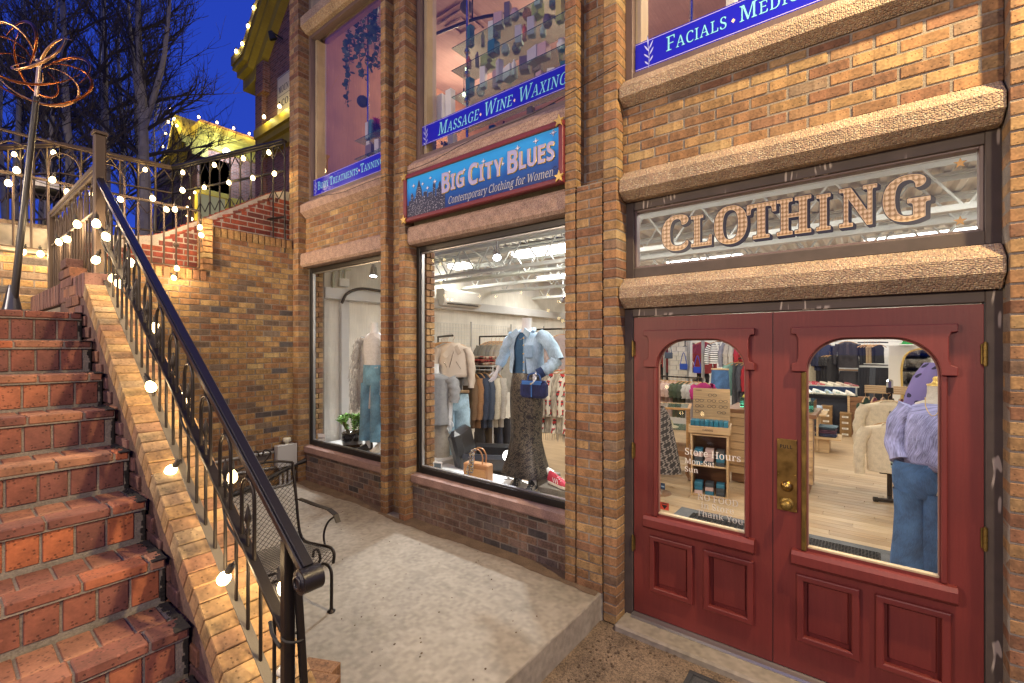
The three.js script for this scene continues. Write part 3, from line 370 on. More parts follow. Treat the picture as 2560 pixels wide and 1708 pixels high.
// doors: two leaves, mirrored only in their fittings
{
  const rc = (s, x0, x1, y0, y1) => { const p = new THREE.Path(); p.moveTo(x0, y0); p.lineTo(x1, y0); p.lineTo(x1, y1); p.lineTo(x0, y1); p.closePath(); s.holes.push(p); };
  const arch = (p, x0, x1, y0, y1, r) => { p.moveTo(x0, y0); p.lineTo(x1, y0); p.lineTo(x1, y1 - r); p.absellipse(x1 - r, y1 - r, r, r, 0, PI / 2, false); p.lineTo(x0 + r, y1); p.absellipse(x0 + r, y1 - r, r, r, PI / 2, PI, false); p.closePath(); return p; };
  for (const [k, X] of [[0, -1.352], [1, -0.4505]]) {
    const d = part('door', shop, [X, 0, 0]); d.userData.label = k ? 'red door leaf with brass push plate and knobs' : 'red door leaf with lettering on its glass';
    const W = k ? 0.914 : 0.898, gx0 = 0.182 - 0.004 * k, gx1 = 0.744 + 0.009 * k, leaf = shape([[0, 0.016], [W, 0.016], [W, 2.178], [0, 2.178]]);
    leaf.holes.push(arch(new THREE.Path(), gx0, gx1, 0.772, 2.012, 0.2)); rc(leaf, 0.15, 0.4, 0.235, 0.585); rc(leaf, 0.52, 0.77, 0.235, 0.585);
    mesh('leaf', tri(ext(leaf, 0.045, 0.002, 16).translate(0, 0, -0.045), k * 0.4, 0), M.red, d);
    for (const px of [0.15, 0.52]) {
      mesh('panel', [at(cb(0.252, 0.352, 0.014, 0.001), px + 0.125, 0.41, -0.032), at(cb(0.2, 0.3, 0.016, 0.006), px + 0.125, 0.41, -0.026)], M.red, d);
      const fr = shape([[px - 0.026, 0.209], [px + 0.276, 0.209], [px + 0.276, 0.611], [px - 0.026, 0.611]]); rc(fr, px + 0.012, px + 0.238, 0.247, 0.573); mesh('moulding', tri(ext(fr, 0.026, 0.008)), M.red, d);
    }
    // arched head trim with finger cut-outs, side beads, and the ledge under the glass
    const tx0 = 0.086 + 0.014 * k, tx1 = 0.803 + 0.016 * k, tr = new THREE.Shape(); tr.moveTo(tx0, 1.818); tr.lineTo(gx0 - 0.004, 1.818); tr.absellipse(gx0 + 0.196, 1.818, 0.2, 0.198, PI, PI / 2, true); tr.lineTo(gx1 - 0.196, 2.016); tr.absellipse(gx1 - 0.196, 1.818, 0.2, 0.198, PI / 2, 0, true); tr.lineTo(tx1, 1.818);
    tr.lineTo(tx1, 1.862); tr.lineTo(tx1 - 0.026, 1.872); tr.lineTo(tx1 - 0.034, 1.9); tr.lineTo(tx1 - 0.034, 2.01); tr.lineTo(tx1 - 0.024, 2.038); tr.lineTo(tx1, 2.042); tr.lineTo(tx1, 2.082); tr.lineTo(tx0, 2.082); tr.lineTo(tx0, 2.042); tr.lineTo(tx0 + 0.024, 2.038); tr.lineTo(tx0 + 0.034, 2.01); tr.lineTo(tx0 + 0.034, 1.9); tr.lineTo(tx0 + 0.026, 1.872); tr.lineTo(tx0, 1.862); tr.closePath();
    mesh('arched_trim', tri(ext(tr, 0.032, 0.004, 14)), M.red, d);
    for (const [x, m] of [[gx0 - 0.028, k ? M.brassOld : M.red], [gx1 + 0.004, M.red]]) mesh('bead', tri(span(x, x + 0.024, 0.755, 1.815, 0.0, 0.022, 0.004)), m, d);
    mesh('ledge', along([[0, 0.66], [0.03, 0.66], [0.05, 0.68], [0.05, 0.73], [0.036, 0.752], [0, 0.752]], tx0, tx1, 0.003), M.red, d);
    mesh('inner_sill', span(gx0, gx1, 0.766, 0.782, -0.03, 0.0, 0.003), M.cream, d);
    const gs = new THREE.Shape(); arch(gs, gx0 - 0.01, gx1 + 0.01, 0.762, 2.022, 0.2); mesh('pane', new THREE.ShapeGeometry(gs, 12).translate(0, 0, -0.022), M.glass, d);
    mesh('glazing_bead', tri(ext((() => { const o = new THREE.Shape(); arch(o, gx0 - 0.004, gx1 + 0.004, 0.768, 2.016, 0.2); o.holes.push(arch(new THREE.Path(), gx0 + 0.006, gx1 - 0.006, 0.778, 2.006, 0.194)); return o; })(), 0.012, 0.002, 14).translate(0, 0, -0.02)), mat([0.3, 0.17, 0.13], 0.6, { map: T.paint }), d);
    const hx = k ? W + 0.002 : -0.002; for (const hy of k ? [0.2, 1.02, 1.93] : [0.52, 1.2, 1.95]) mesh('hinge', [rod([hx, hy - 0.055, 0.016], [hx, hy + 0.055, 0.016], 0.009), rod([hx, hy - 0.06, 0.016], [hx, hy + 0.06, 0.016], 0.005), bx(0.03, 0.1, 0.004, hx, hy, 0.006)], M.brassOld, d);
    if (k) {
      const pl = mesh('push_plate', at(cb(0.106, 0.436, 0.006, 0.002), 0.074, 1.186, 0.004), M.brass, d);
      mesh('screw', [0.98, 1.19, 1.39].flatMap((y) => [0.028, 0.12].map((x) => at(new THREE.SphereGeometry(0.004, 8, 6).scale(1, 1, 0.5), x, y, 0.008))), M.brass, pl);
      mesh('lock', [at(lathe([[0, 0.022], [0.018, 0.022], [0.024, 0.018], [0.03, 0.012], [0.034, 0.0]], 24).rotateX(PI / 2), 0.074, 1.119, 0.006), at(lathe([[0, 0.028], [0.012, 0.028], [0.016, 0.02]], 20).rotateX(PI / 2), 0.074, 1.119, 0.006)], M.brass, pl);
      mesh('knob', at(lathe([[0, 0.062], [0.012, 0.062], [0.022, 0.057], [0.03, 0.047], [0.032, 0.036], [0.026, 0.022], [0.014, 0.014], [0.013, 0.006], [0.036, 0.004], [0.036, 0]], 24).rotateX(PI / 2), 0.074, 1.012, 0.006), M.brassOld, pl);
    }
  }
}
// canvas print helper
function print(w, h, draw, name) { const c = document.createElement('canvas'); c.width = w; c.height = h; const x = c.getContext('2d'); draw(x, w, h); const t = new THREE.CanvasTexture(c); t.colorSpace = THREE.SRGBColorSpace; t.magFilter = THREE.LinearFilter; return t; }
const sheet = (x0, x1, y0, y1, z) => new THREE.PlaneGeometry(x1 - x0, y1 - y0).translate((x0 + x1) / 2, (y0 + y1) / 2, z);
const clear = (t, o = {}) => new THREE.MeshStandardMaterial({ map: t, transparent: true, alphaTest: 0, roughness: 0.5, ...o });
function caps(x, txt, px, py, big, small, font = 'bold', fam = 'serif', gap = 0) {   // small capitals
  let cx = px; for (const ch of txt) { const up = ch === ch.toUpperCase() && /[A-Z]/.test(ch); x.font = `${font} ${up ? big : small}px ${fam}`; const s = ch.toUpperCase(); x.strokeText(s, cx, py); x.fillText(s, cx, py); cx += x.measureText(s).width + gap; } return cx;
}
{ // window units
  const frame = (x0, x1, y0, y1, w, z0, z1, m, o) => mesh('frame', [span(x0, x0 + w, y0, y1, z0, z1, 0.003), span(x1 - w, x1, y0, y1, z0, z1, 0.003), span(x0 + w, x1 - w, y0, y0 + w * 1.2, z0, z1 - 0.002, 0.003), span(x0 + w, x1 - w, y1 - w * 1.2, y1, z0, z1 - 0.002, 0.003)], m, o);
  for (const [x0, x1, l] of [[-6.01, -4.2, 'lower display window with a potted plant'], [-3.79, -1.85, 'large lower display window with a dressed mannequin']]) {
    const w = part('window', shop); w.userData.label = l; frame(x0, x1, 0.625, 3.025, 0.05, -0.08, -0.004, M.bronze, w);
    mesh('glazing_bead', [span(x0 + 0.05, x0 + 0.066, 0.685, 2.965, -0.06, -0.026, 0.002), span(x1 - 0.066, x1 - 0.05, 0.685, 2.965, -0.06, -0.026, 0.002), span(x0 + 0.05, x1 - 0.05, 0.685, 0.7, -0.06, -0.026, 0.002), span(x0 + 0.05, x1 - 0.05, 2.95, 2.965, -0.06, -0.026, 0.002)], M.alu, w);
    mesh('pane', sheet(x0 + 0.05, x1 - 0.05, 0.68, 2.97, -0.042), M.glass, w);
  }
  const sprig = (x, sx, sy, s) => { x.lineCap = 'round'; x.strokeStyle = '#20206a'; for (const pass of [0, 1]) { x.fillStyle = pass ? '#a9b4ee' : '#20206a'; const e = pass ? 0 : 3; x.lineWidth = pass ? 5 * s : 9 * s; x.strokeStyle = pass ? '#a9b4ee' : '#20206a'; x.beginPath(); x.moveTo(sx, sy); x.quadraticCurveTo(sx + 12 * s, sy - 110 * s, sx - 4 * s, sy - 210 * s); x.stroke(); for (const [px, py, a, l] of [[0, -40, -0.7, 52], [8, -60, 0.6, 56], [6, -95, -0.75, 70], [8, -118, 0.55, 70], [4, -150, -0.55, 80], [2, -165, 0.5, 82], [-3, -200, -0.05, 88]]) { x.save(); x.translate(sx + px * s, sy + py * s); x.rotate(a); x.beginPath(); x.moveTo(0, e); x.quadraticCurveTo(-(13 + e) * s, -l * 0.5 * s, 0, -(l + e * 2) * s); x.quadraticCurveTo((13 + e) * s, -l * 0.5 * s, 0, e); x.fill(); x.restore(); } } };
  const film = (w, h, bandT, bandB, sy, sScale, sX, a, b, draw) => print(w, h, (x) => { x.clearRect(0, 0, w, h); x.fillStyle = '#1a1cb4'; x.fillRect(0, bandT, w, bandB - bandT); x.fillStyle = '#b9b2d8'; x.fillRect(0, bandT + 7, w, 5); x.fillRect(0, bandB - 12, w, 5); sprig(x, sX, sy, sScale); x.fillStyle = '#7fd0ea'; x.strokeStyle = '#0b0f5a'; x.lineWidth = 6; x.lineJoin = 'round'; const q = document.createElement('canvas').getContext('2d'), e = draw(q), k = (b - a) / (e - a); x.translate(a, 0); x.scale(k, 1); x.translate(-a, 0); draw(x); });
  const dot = (x, px, py, r) => { x.save(); x.fillStyle = '#f0d3b0'; x.translate(px, py); x.rotate(PI / 4); x.fillRect(-r, -r, 2 * r, 2 * r); x.restore(); x.fillStyle = '#7fd0ea'; };
  const films = [
    [-5.96, -4.25, 3.965, 4.43, film(2048, 556, 235, 505, 512, 0.95, 62, 127, 1856, (x) => { let e = caps(x, 'Body Treatments', 127, 420, 178, 132, '', 'serif', 4); dot(x, e + 30, 375, 14); return caps(x, 'Tanning', e + 66, 420, 178, 132, '', 'serif', 4); })],
    [-3.74, -1.862, 4.06, 4.46, film(2048, 436, 165, 390, 432, 0.95, 60, 264, 1952, (x) => { let e = caps(x, 'Massage', 264, 345, 196, 150, 'italic', 'serif', 4); dot(x, e + 36, 305, 13); e = caps(x, 'Wine', e + 80, 345, 196, 150, 'italic', 'serif', 4); dot(x, e + 36, 305, 13); return caps(x, 'Waxing', e + 80, 345, 196, 150, 'italic', 'serif', 4); })],
    [-1.356, 0.5, 3.985, 4.31, film(2048, 360, 102, 330, 345, 0.95, 110, 249, 1287, (x) => { let e = caps(x, 'Facials', 249, 260, 160, 122, '', 'serif', 4); dot(x, e + 45, 228, 12); return caps(x, 'Medical', e + 90, 260, 160, 122, '', 'serif', 4); })]];
  [[-6.01, -4.2], [-3.79, -1.85], [-1.42, 0.53]].forEach(([x0, x1], i) => {
    const w = part('window', shop); w.userData.label = 'upper window with a blue lettered band across its glass'; frame(x0, x1, 3.925, 6.22, 0.055, -0.09, -0.002, M.mauve, w);
    mesh('inner_frame', [span(x0 + 0.055, x0 + 0.1, 3.99, 6.15, -0.2, -0.06, 0.003), span(x1 - 0.1, x1 - 0.055, 3.99, 6.15, -0.2, -0.06, 0.003)], M.cream, w);
    mesh('pane', sheet(x0 + 0.05, x1 - 0.05, 3.98, 6.16, -0.044), M.glassUp, w);
    const [a, b, c, d, t] = films[i]; mesh('lettered_band', sheet(a, b, c, d, -0.038), clear(t, { roughness: 0.35 }), w);
  });
  // fanlight over the doors
  const w = part('window', shop); w.userData.label = 'wide fanlight over the doors lettered in gold'; frame(-1.42, 0.527, 2.475, 3.045, 0.058, -0.12, -0.016, M.worn, w);
  mesh('glazing_bead', [span(-1.362, -1.345, 2.545, 2.977, -0.1, -0.035, 0.003), span(0.452, 0.469, 2.545, 2.977, -0.1, -0.035, 0.003), span(-1.345, 0.452, 2.543, 2.56, -0.1, -0.035, 0.003), span(-1.345, 0.452, 2.962, 2.978, -0.1, -0.035, 0.003)], M.mauve, w);
  mesh('pane', sheet(-1.362, 0.47, 2.54, 2.98, -0.064), M.glass, w);
  mesh('gold_lettering', sheet(-1.33, 0.44, 2.56, 2.965, -0.061), clear(print(2048, 468, (x, W, H) => {
    x.clearRect(0, 0, W, H); const L = [['C', -1.181, -0.985, 300], ['L', -0.965, -0.83, 262], ['O', -0.822, -0.61, 300], ['T', -0.61, -0.455, 275], ['H', -0.443, -0.268, 275], ['I', -0.236, -0.165, 262], ['N', -0.125, 0.04, 275], ['G', 0.063, 0.262, 300]], px = (v) => (v + 1.33) / 1.77 * W;
    const dia = document.createElement('canvas'); dia.width = dia.height = 26; const q = dia.getContext('2d'); q.fillStyle = '#b39468'; q.fillRect(0, 0, 26, 26); q.fillStyle = '#dcc49c'; q.beginPath(); q.arc(8, 8, 9, 0, 7); q.fill(); q.fillStyle = '#94744a'; q.beginPath(); q.arc(19, 19, 7, 0, 7); q.fill(); const pat = x.createPattern(dia, 'repeat');
    for (const [ch, a, b, h] of L) { x.save(); x.font = 'bold 300px serif'; const m = x.measureText(ch), aw = m.width; x.translate(px(a), 352 + (h > 290 ? 8 : 0)); x.scale((px(b) - px(a)) / aw * 1.08, h / 232); x.lineJoin = 'round'; x.strokeStyle = '#0a0c26'; x.fillStyle = '#0a0c26'; for (let i = 0; i < 14; i++) { x.lineWidth = 16; x.strokeText(ch, i * 1.3, i * 1.1); } x.lineWidth = 7; x.strokeStyle = '#d8bf96'; x.fillStyle = pat; x.strokeText(ch, 0, 0); x.fillText(ch, 0, 0); x.restore(); }
    for (const [sx, sy] of [[1985, 60], [1985, 405]]) { x.fillStyle = '#b98a3c'; x.beginPath(); for (let i = 0; i < 10; i++) { const r = i % 2 ? 13 : 32, t = i * PI / 5 - PI / 2; x.lineTo(sx + r * Math.cos(t), sy + r * Math.sin(t)); } x.fill(); }
  }), { roughness: 0.4 }), w);
  // shop hours and notices lettered on the glass of the first leaf
  const leaf = shop.children.filter((c) => c.name === 'door')[0];
  mesh('glass_lettering', sheet(0.184, 0.742, 0.78, 1.30, -0.0205), clear(print(1024, 954, (x) => {
    x.clearRect(0, 0, 1024, 954); x.fillStyle = 'rgba(232,228,220,0.92)'; x.font = '116px serif'; x.fillText('Store Hours', 322, 150); x.font = '92px serif'; x.fillText('Mon-Sat', 322, 262); x.fillText('Sun', 322, 366);
    x.fillStyle = 'rgba(190,186,182,0.85)'; x.font = '104px serif'; x.fillText('NO FOOD', 476, 690); x.fillText('in Store', 520, 790); x.fillText('Thank You!', 470, 890);
    x.fillStyle = '#18324a'; x.fillRect(14, 570, 58, 82); x.fillStyle = '#7d96a8'; x.fillRect(22, 606, 42, 18);
    x.fillStyle = '#b3402c'; x.fillRect(10, 820, 112, 96); x.fillStyle = '#1c1210'; x.beginPath(); x.moveTo(24, 852); x.lineTo(108, 852); x.lineTo(66, 908); x.fill(); x.fillRect(24, 828, 84, 12);
  })), leaf);
  const pl = shop.children.filter((c) => c.name === 'door')[1].children.find((c) => c.name === 'push_plate');
  mesh('lettering', sheet(0.03, 0.118, 1.342, 1.376, 0.0078), clear(print(256, 96, (x) => { x.clearRect(0, 0, 256, 96); x.fillStyle = '#1d160a'; x.font = 'bold 84px sans-serif'; x.fillText('PULL', 14, 80); }), { roughness: 0.5 }), pl);
}
{ // painted sign of the clothing shop
  const s = thing('shop_sign', 'blue painted shop sign in a dark red frame with raised gold-edged letters', 'sign', null, [-3.785, 3.245, 0.125]), W = 1.93, H = 0.488;
  mesh('board', span(0.02, W - 0.02, 0.02, H - 0.02, 0, 0.03, 0.002), mat([0.02, 0.02, 0.03], 0.5), s);
  const face = print(2048, 520, (x, w, h) => {
    const g = x.createLinearGradient(0, 0, 0, h); g.addColorStop(0, '#2f9be6'); g.addColorStop(0.35, '#2487d6'); g.addColorStop(0.62, '#15509f'); g.addColorStop(1, '#0f2a63'); x.fillStyle = g; x.fillRect(0, 0, w, h);
    x.strokeStyle = '#e3c777'; x.lineWidth = 8; x.strokeRect(4, 4, w - 8, h - 8);
    const sky = [[10, 520], [10, 352], [40, 352], [40, 300], [75, 300], [75, 232], [88, 205], [100, 232], [112, 250], [112, 316], [130, 316], [130, 285], [152, 285], [165, 190], [188, 130], [205, 65], [222, 130], [245, 190], [258, 285], [285, 285], [285, 236], [336, 236], [336, 310], [362, 310], [362, 262], [420, 262], [420, 295], [436, 295], [436, 180], [446, 170], [446, 138], [455, 138], [455, 170], [468, 190], [468, 330], [490, 330], [490, 250], [520, 240], [528, 190], [545, 160], [552, 200], [560, 250], [590, 262], [590, 292], [618, 300], [618, 520]];
    const draw = (dx, f) => { x.fillStyle = f; x.beginPath(); sky.forEach(([a, b], i) => (i ? x.lineTo(a + dx, b) : x.moveTo(a + dx, b))); x.fill(); }; draw(10, '#0d1b36'); draw(0, '#2c3040'); x.strokeStyle = '#6f7486'; x.lineWidth = 2; x.stroke();
    let q = 5; const R2 = () => (q = (q * 16807) % 2147483647) / 2147483647; x.fillStyle = '#d8d8dc'; for (let i = 0; i < 330; i++) { const a = 20 + R2() * 590, b = 210 + R2() * 300; if (x.isPointInPath) { x.beginPath(); sky.forEach(([c, d], j) => (j ? x.lineTo(c, d) : x.moveTo(c, d))); if (x.isPointInPath(a, b + 8)) x.fillRect(a, b, 4, 8); } }
    x.strokeStyle = '#d8d8dc'; x.lineWidth = 3; for (const [cx, cy, r] of [[205, 190, 30], [205, 225, 34], [205, 158, 22]]) { x.beginPath(); x.arc(cx, cy + 20, r, PI * 1.1, PI * 1.9); x.stroke(); }
    const star = (cx, cy, r) => { for (const [c, k] of [['#132a5c', 6], ['#e9e6f2', 0]]) { x.strokeStyle = c; x.lineWidth = k ? 9 : 4; for (let i = 0; i < 4; i++) { const t = i * PI / 4, e = (i % 2 ? 0.6 : 1) * r; x.beginPath(); x.moveTo(cx - e * Math.cos(t) + (k ? 4 : 0), cy - e * Math.sin(t) + (k ? 4 : 0)); x.lineTo(cx + e * Math.cos(t) + (k ? 4 : 0), cy + e * Math.sin(t) + (k ? 4 : 0)); x.stroke(); } } };
    for (const [a, b, r] of [[120, 118, 28], [270, 130, 22], [350, 200, 22], [395, 90, 22], [470, 150, 32], [690, 92, 20], [905, 128, 26], [1165, 100, 30], [1410, 195, 22], [1585, 82, 32], [1790, 70, 30], [1975, 45, 34]]) star(a, b, r);
    x.font = 'italic 118px serif'; x.lineWidth = 5; x.strokeStyle = '#0c1c46'; x.fillStyle = '#a9a8a6'; x.save(); x.translate(668, 470); x.scale(0.94, 1); x.strokeText('Contemporary Clothing for Women', 3, 3); x.fillText('Contemporary Clothing for Women', 0, 0, 1390); x.restore();
  });
  mesh('painted_face', sheet(0.035, W - 0.035, 0.035, H - 0.035, 0.034), new THREE.MeshStandardMaterial({ map: face, roughness: 0.35 }), s);
  const fm = mat([0.17, 0.022, 0.032], 0.45, { map: T.paint }), pr = (a, b, y0, y1) => along([[0, y0], [0.05, y0], [0.056, y0 + 0.008], [0.056, y1 - 0.008], [0.05, y1], [0, y1]], a, b, 0.003);
  mesh('frame', [pr(0, W, 0, 0.042), pr(0, W, H - 0.042, H), span(0, 0.042, 0.042, H - 0.042, 0, 0.055, 0.005), span(W - 0.042, W, 0.042, H - 0.042, 0, 0.055, 0.005)], fm, s);
  const star = (cx, cy, r) => { const p = []; for (let i = 0; i < 10; i++) { const q = i % 2 ? r * 0.42 : r, t = i * PI / 5 + PI / 2; p.push([cx + q * Math.cos(t), cy + q * Math.sin(t)]); } return ext(shape(p), 0.014, 0.004).translate(0, 0, 0.056); };
  for (const [x, y] of [[0.02, 0.025], [W - 0.03, 0.045], [0.02, H - 0.02], [W - 0.03, H - 0.01]]) mesh('star', star(x, y, 0.05), M.gold, s);
  const font = await new FontLoader().loadAsync('fonts/droid/droid_sans_bold.typeface.json'), G = [], pen = { x: 0.57 };
  const put = (str, size, y) => { for (const ch of str) { const g = new TextGeometry(ch, { font, size, depth: 0.006, curveSegments: 5, bevelEnabled: true, bevelSize: 0.0045, bevelThickness: 0.006, bevelSegments: 2 }); g.computeBoundingBox(); const b = g.boundingBox; g.translate(pen.x - b.min.x, y, 0.034); g.scale(1, 1, 1); G.push(g); pen.x += b.max.x - b.min.x + 0.014; } };
  const yy = (x) => 0.198; for (const [big, small] of [['B', 'IG'], ['C', 'ITY'], ['B', 'LUES']]) { put(big, 0.19, 0.19); put(small, 0.145, 0.2); pen.x += 0.05; }
  const all = mergeGeometries(G, true); let n = 0; all.clearGroups(); const ga = []; G.forEach((g) => { const st = n; for (const gr of g.groups) ga.push([st + gr.start, gr.count, gr.materialIndex]); n += g.attributes.position.count; });
  const sx = (W - 0.075 - 0.56) / (pen.x - 0.05 - 0.57); all.translate(-0.57, 0, 0).scale(sx, 1, 1).translate(0.565, 0, 0);
  const faceG = [], sideG = []; const src = all.index ? all.toNonIndexed() : all; const cut = (list) => { const g = new THREE.BufferGeometry(); for (const k of ['position', 'normal', 'uv']) { const a = src.attributes[k], o = []; for (const [s0, c0] of list) for (let i = s0 * a.itemSize; i < (s0 + c0) * a.itemSize; i++) o.push(a.array[i]); g.setAttribute(k, new THREE.Float32BufferAttribute(o, a.itemSize)); } return g; };
  mesh('raised_letters', cut(ga.filter((q) => q[2] === 0)), mat([0.34, 0.33, 0.55], 0.4), s); mesh('letter_edges', cut(ga.filter((q) => q[2] === 1)), M.gold, s);
}
// ---------------------------------------------------------------- railings
const RZ = 2.517, yR = (x) => 1.326 - (x + 1.33) * 0.663, yM = (x) => 1.10 - (x + 1.47) * 0.67, yS = (x) => capY(x) + 0.014;
const spear = (x, y, z, s = 1) => at(lathe([[0.006, 0], [0.006, 0.045], [0.012, 0.05], [0.007, 0.056], [0.012, 0.062], [0.006, 0.07], [0.007, 0.09], [0.014, 0.105], [0.009, 0.13], [0, 0.165]].map(([r, h]) => [r * s, h * s]), 8), x, y, z);
const hoop = (x, w, y0a, y0b, top, z, r = 0.007) => { const P = [[x - w / 2, y0a, z], [x - w / 2, top - w * 0.62, z]]; for (let i = 1; i < 8; i++) { const t = PI - i * PI / 8; P.push([x + Math.cos(t) * w / 2, top - w * 0.62 + Math.sin(t) * w * 0.62, z]); } P.push([x + w / 2, top - w * 0.62, z], [x + w / 2, y0b, z]); return vtube(P, r, 6, 26); };
{
  const s = thing('stair_railing', 'black wrought iron stair railing with hoops and spear finials', 'railing'), x0 = -3.94, x1 = -1.30;
  mesh('handrail', [bar([x0, yR(x0), RZ], [x1, yR(x1), RZ], 0.042, 0.02), bar([x0, yR(x0) + 0.014, RZ], [x1, yR(x1) + 0.014, RZ], 0.03, 0.012), bar([x0, yR(x0) - 0.018, RZ], [x1, yR(x1) - 0.018, RZ], 0.03, 0.02)], M.blackRail, s);
  mesh('scroll', [rod([x1 + 0.004, yR(x1) - 0.022, RZ - 0.03], [x1 + 0.004, yR(x1) - 0.022, RZ + 0.03], 0.036, 0.036, 24), rod([x1 + 0.004, yR(x1) - 0.022, RZ + 0.03], [x1 + 0.004, yR(x1) - 0.022, RZ + 0.036], 0.03, 0.024, 24), new THREE.TorusGeometry(0.017, 0.005, 8, 18).translate(x1 + 0.004, yR(x1) - 0.022, RZ + 0.036)], M.blackRail, s);
  mesh('middle_bar', bar([x0 + 0.04, yM(x0 + 0.04), RZ], [-1.44, yM(-1.44), RZ], 0.034, 0.012), M.iron, s);
  mesh('bottom_bar', bar([x0 + 0.1, yS(x0 + 0.1), RZ], [-1.42, yS(-1.42), RZ], 0.032, 0.010), M.shoe, s);
  mesh('post', bar([-1.425, 0.66, RZ], [-1.425, yR(-1.425) - 0.02, RZ], 0.034, 0.034), M.iron, s); mesh('post', bar([-1.372, 0.5, RZ - 0.05], [-1.40, yR(-1.40) - 0.03, RZ - 0.012], 0.02, 0.02), M.iron, s);
  mesh('newel', [bar([x0, 2.2, RZ], [x0, 3.34, RZ], 0.06, 0.06), bx(0.075, 0.02, 0.075, x0, 3.35, RZ)], M.ironWarm, s);
  for (let i = 0, x = -3.78; x < -1.47; x += 0.0985, i++) {
    mesh('baluster', rod([x, yS(x), RZ], [x, yM(x), RZ], 0.0065, 0.0065, 6), M.iron, s);
    if (i % 2 === 1 && x < -1.6) { const a = x - 0.05, b = x + 0.05; mesh('hoop', [hoop(x, 0.1, yM(a), yM(b), yR(x) - 0.075, RZ), rod([x, yR(x) - 0.078, RZ], [x, yR(x) - 0.02, RZ], 0.007, 0.007, 6)], M.iron, s); mesh('finial', spear(x, yM(x), RZ, 0.95), M.iron, s); }
  }
  mesh('wire_tie', [new THREE.TorusGeometry(0.032, 0.004, 6, 20).rotateX(1.35).translate(-1.41, 1.06, RZ - 0.01), vtube([[-1.5, 1.09, RZ + 0.02], [-1.46, 1.07, RZ + 0.03], [-1.41, 1.05, RZ + 0.03]], 0.006, 6)], M.wire, s);
}
{
  const s = thing('landing_railing', 'brown iron railing with close pickets along the landing', 'railing'), x0 = -3.97, x1 = -5.7;
  mesh('handrail', [bar([x0, 3.14, RZ], [x1, 3.14, RZ], 0.055, 0.03), bar([x0, 3.115, RZ], [x1, 3.115, RZ], 0.034, 0.02)], M.ironWarm, s); mesh('middle_bar', bar([x0, 2.86, RZ], [x1, 2.86, RZ], 0.03, 0.012), M.ironWarm, s); mesh('bottom_bar', bar([x0, 2.43, RZ], [x1, 2.43, RZ], 0.03, 0.012), M.ironWarm, s);
  mesh('post', bar([x1 - 0.03, 2.16, RZ], [x1 - 0.03, 3.16, RZ], 0.06, 0.06), M.ironWarm, s);
  for (let i = 0; i < 17; i++) { const x = x0 - 0.07 - i * 0.1; mesh('picket', rod([x, 2.43, RZ], [x, 2.86, RZ], 0.0075, 0.0075, 6), M.ironWarm, s); if (i % 2 === 1) { mesh('hoop', [hoop(x, 0.1, 2.86, 2.86, 3.06, RZ), rod([x, 3.06, RZ], [x, 3.11, RZ], 0.007, 0.007, 6)], M.ironWarm, s); mesh('finial', spear(x, 2.86, RZ, 0.8), M.ironWarm, s); } }
}
{
  const X = -6.09, s = thing('wall_fence', 'rusty brown picket fence standing on the retaining wall', 'fence'), z0 = 1.27, z1 = 3.5;
  mesh('top_rail', bar([X, 3.53, z0], [X, 3.53, z1], 0.04, 0.02), M.ironWarm, s); mesh('bottom_rail', bar([X, 2.87, z0], [X, 2.87, z1], 0.03, 0.012), M.ironWarm, s);
  const hp = (z, w, y0, top) => hoop(0, w, y0, y0, top, 0, 0.009).rotateY(PI / 2).translate(X, 0, z);
  for (let i = 0, z = z0; z < z1; z += 0.112, i++) { const m = mesh('picket', rod([X, i % 4 === 2 ? 2.72 : 2.87, z], [X, 3.53, z], 0.009, 0.009, 6), M.ironWarm, s); if (i % 4 === 2) mesh('rosette', at(new THREE.IcosahedronGeometry(0.03, 1), X, 3.1, z), M.ironWarm, s); if (i % 3 === 1 && z > 1.9) mesh('hoop', hp(z, 0.22, 3.53, 3.82), M.ironWarm, s); }
  mesh('upper_rail', bar([X, 3.9, 1.95], [X, 3.9, z1], 0.04, 0.02), M.ironWarm, s);
}
{ // railing of the upper terrace, in three runs
  const s = thing('terrace_railing', 'long railing of the upper terrace hung with lights', 'railing'), Y = 4.72, B = 3.62, runs = [[[-6.15, 0.26], [-8.43, 0.88], M.iron], [[-8.43, 0.88], [-8.65, 2.09], M.ironWarm], [[-8.65, 2.09], [-10.2, 3.05], M.ironWarm]];
  for (const [[ax, az], [bx_, bz], m] of runs) {
    const L = Math.hypot(bx_ - ax, bz - az), p = (t, y) => [ax + (bx_ - ax) * t, y, az + (bz - az) * t];
    mesh('top_rail', [bar(p(0, Y), p(1, Y), 0.075, 0.035), bar(p(0, Y - 0.03), p(1, Y - 0.03), 0.04, 0.03)], m, s); mesh('middle_rail', bar(p(0, 4.32), p(1, 4.32), 0.035, 0.022), m, s); mesh('bottom_rail', bar(p(0, B + 0.08), p(1, B + 0.08), 0.035, 0.02), m, s);
    const n = Math.round(L / 0.21); for (let i = 0; i <= n; i++) { const t = i / n; mesh('baluster', rod(p(t, B - 0.4), p(t, Y - 0.03), 0.011, 0.011, 6), m, s); if (i < n) { const u = (i + 0.5) / n, h = 1 / n / 2; mesh('brace', [rod(p(u - h, 4.5), p(u, 4.66), 0.007, 0.007, 5), rod(p(u, 4.66), p(u + h, 4.5), 0.007, 0.007, 5)], m, s); mesh('brace', [rod(p(u - h, 4.1), p(u, 3.95), 0.007, 0.007, 5), rod(p(u, 3.95), p(u + h, 4.1), 0.007, 0.007, 5)], m, s); } }
  }
}
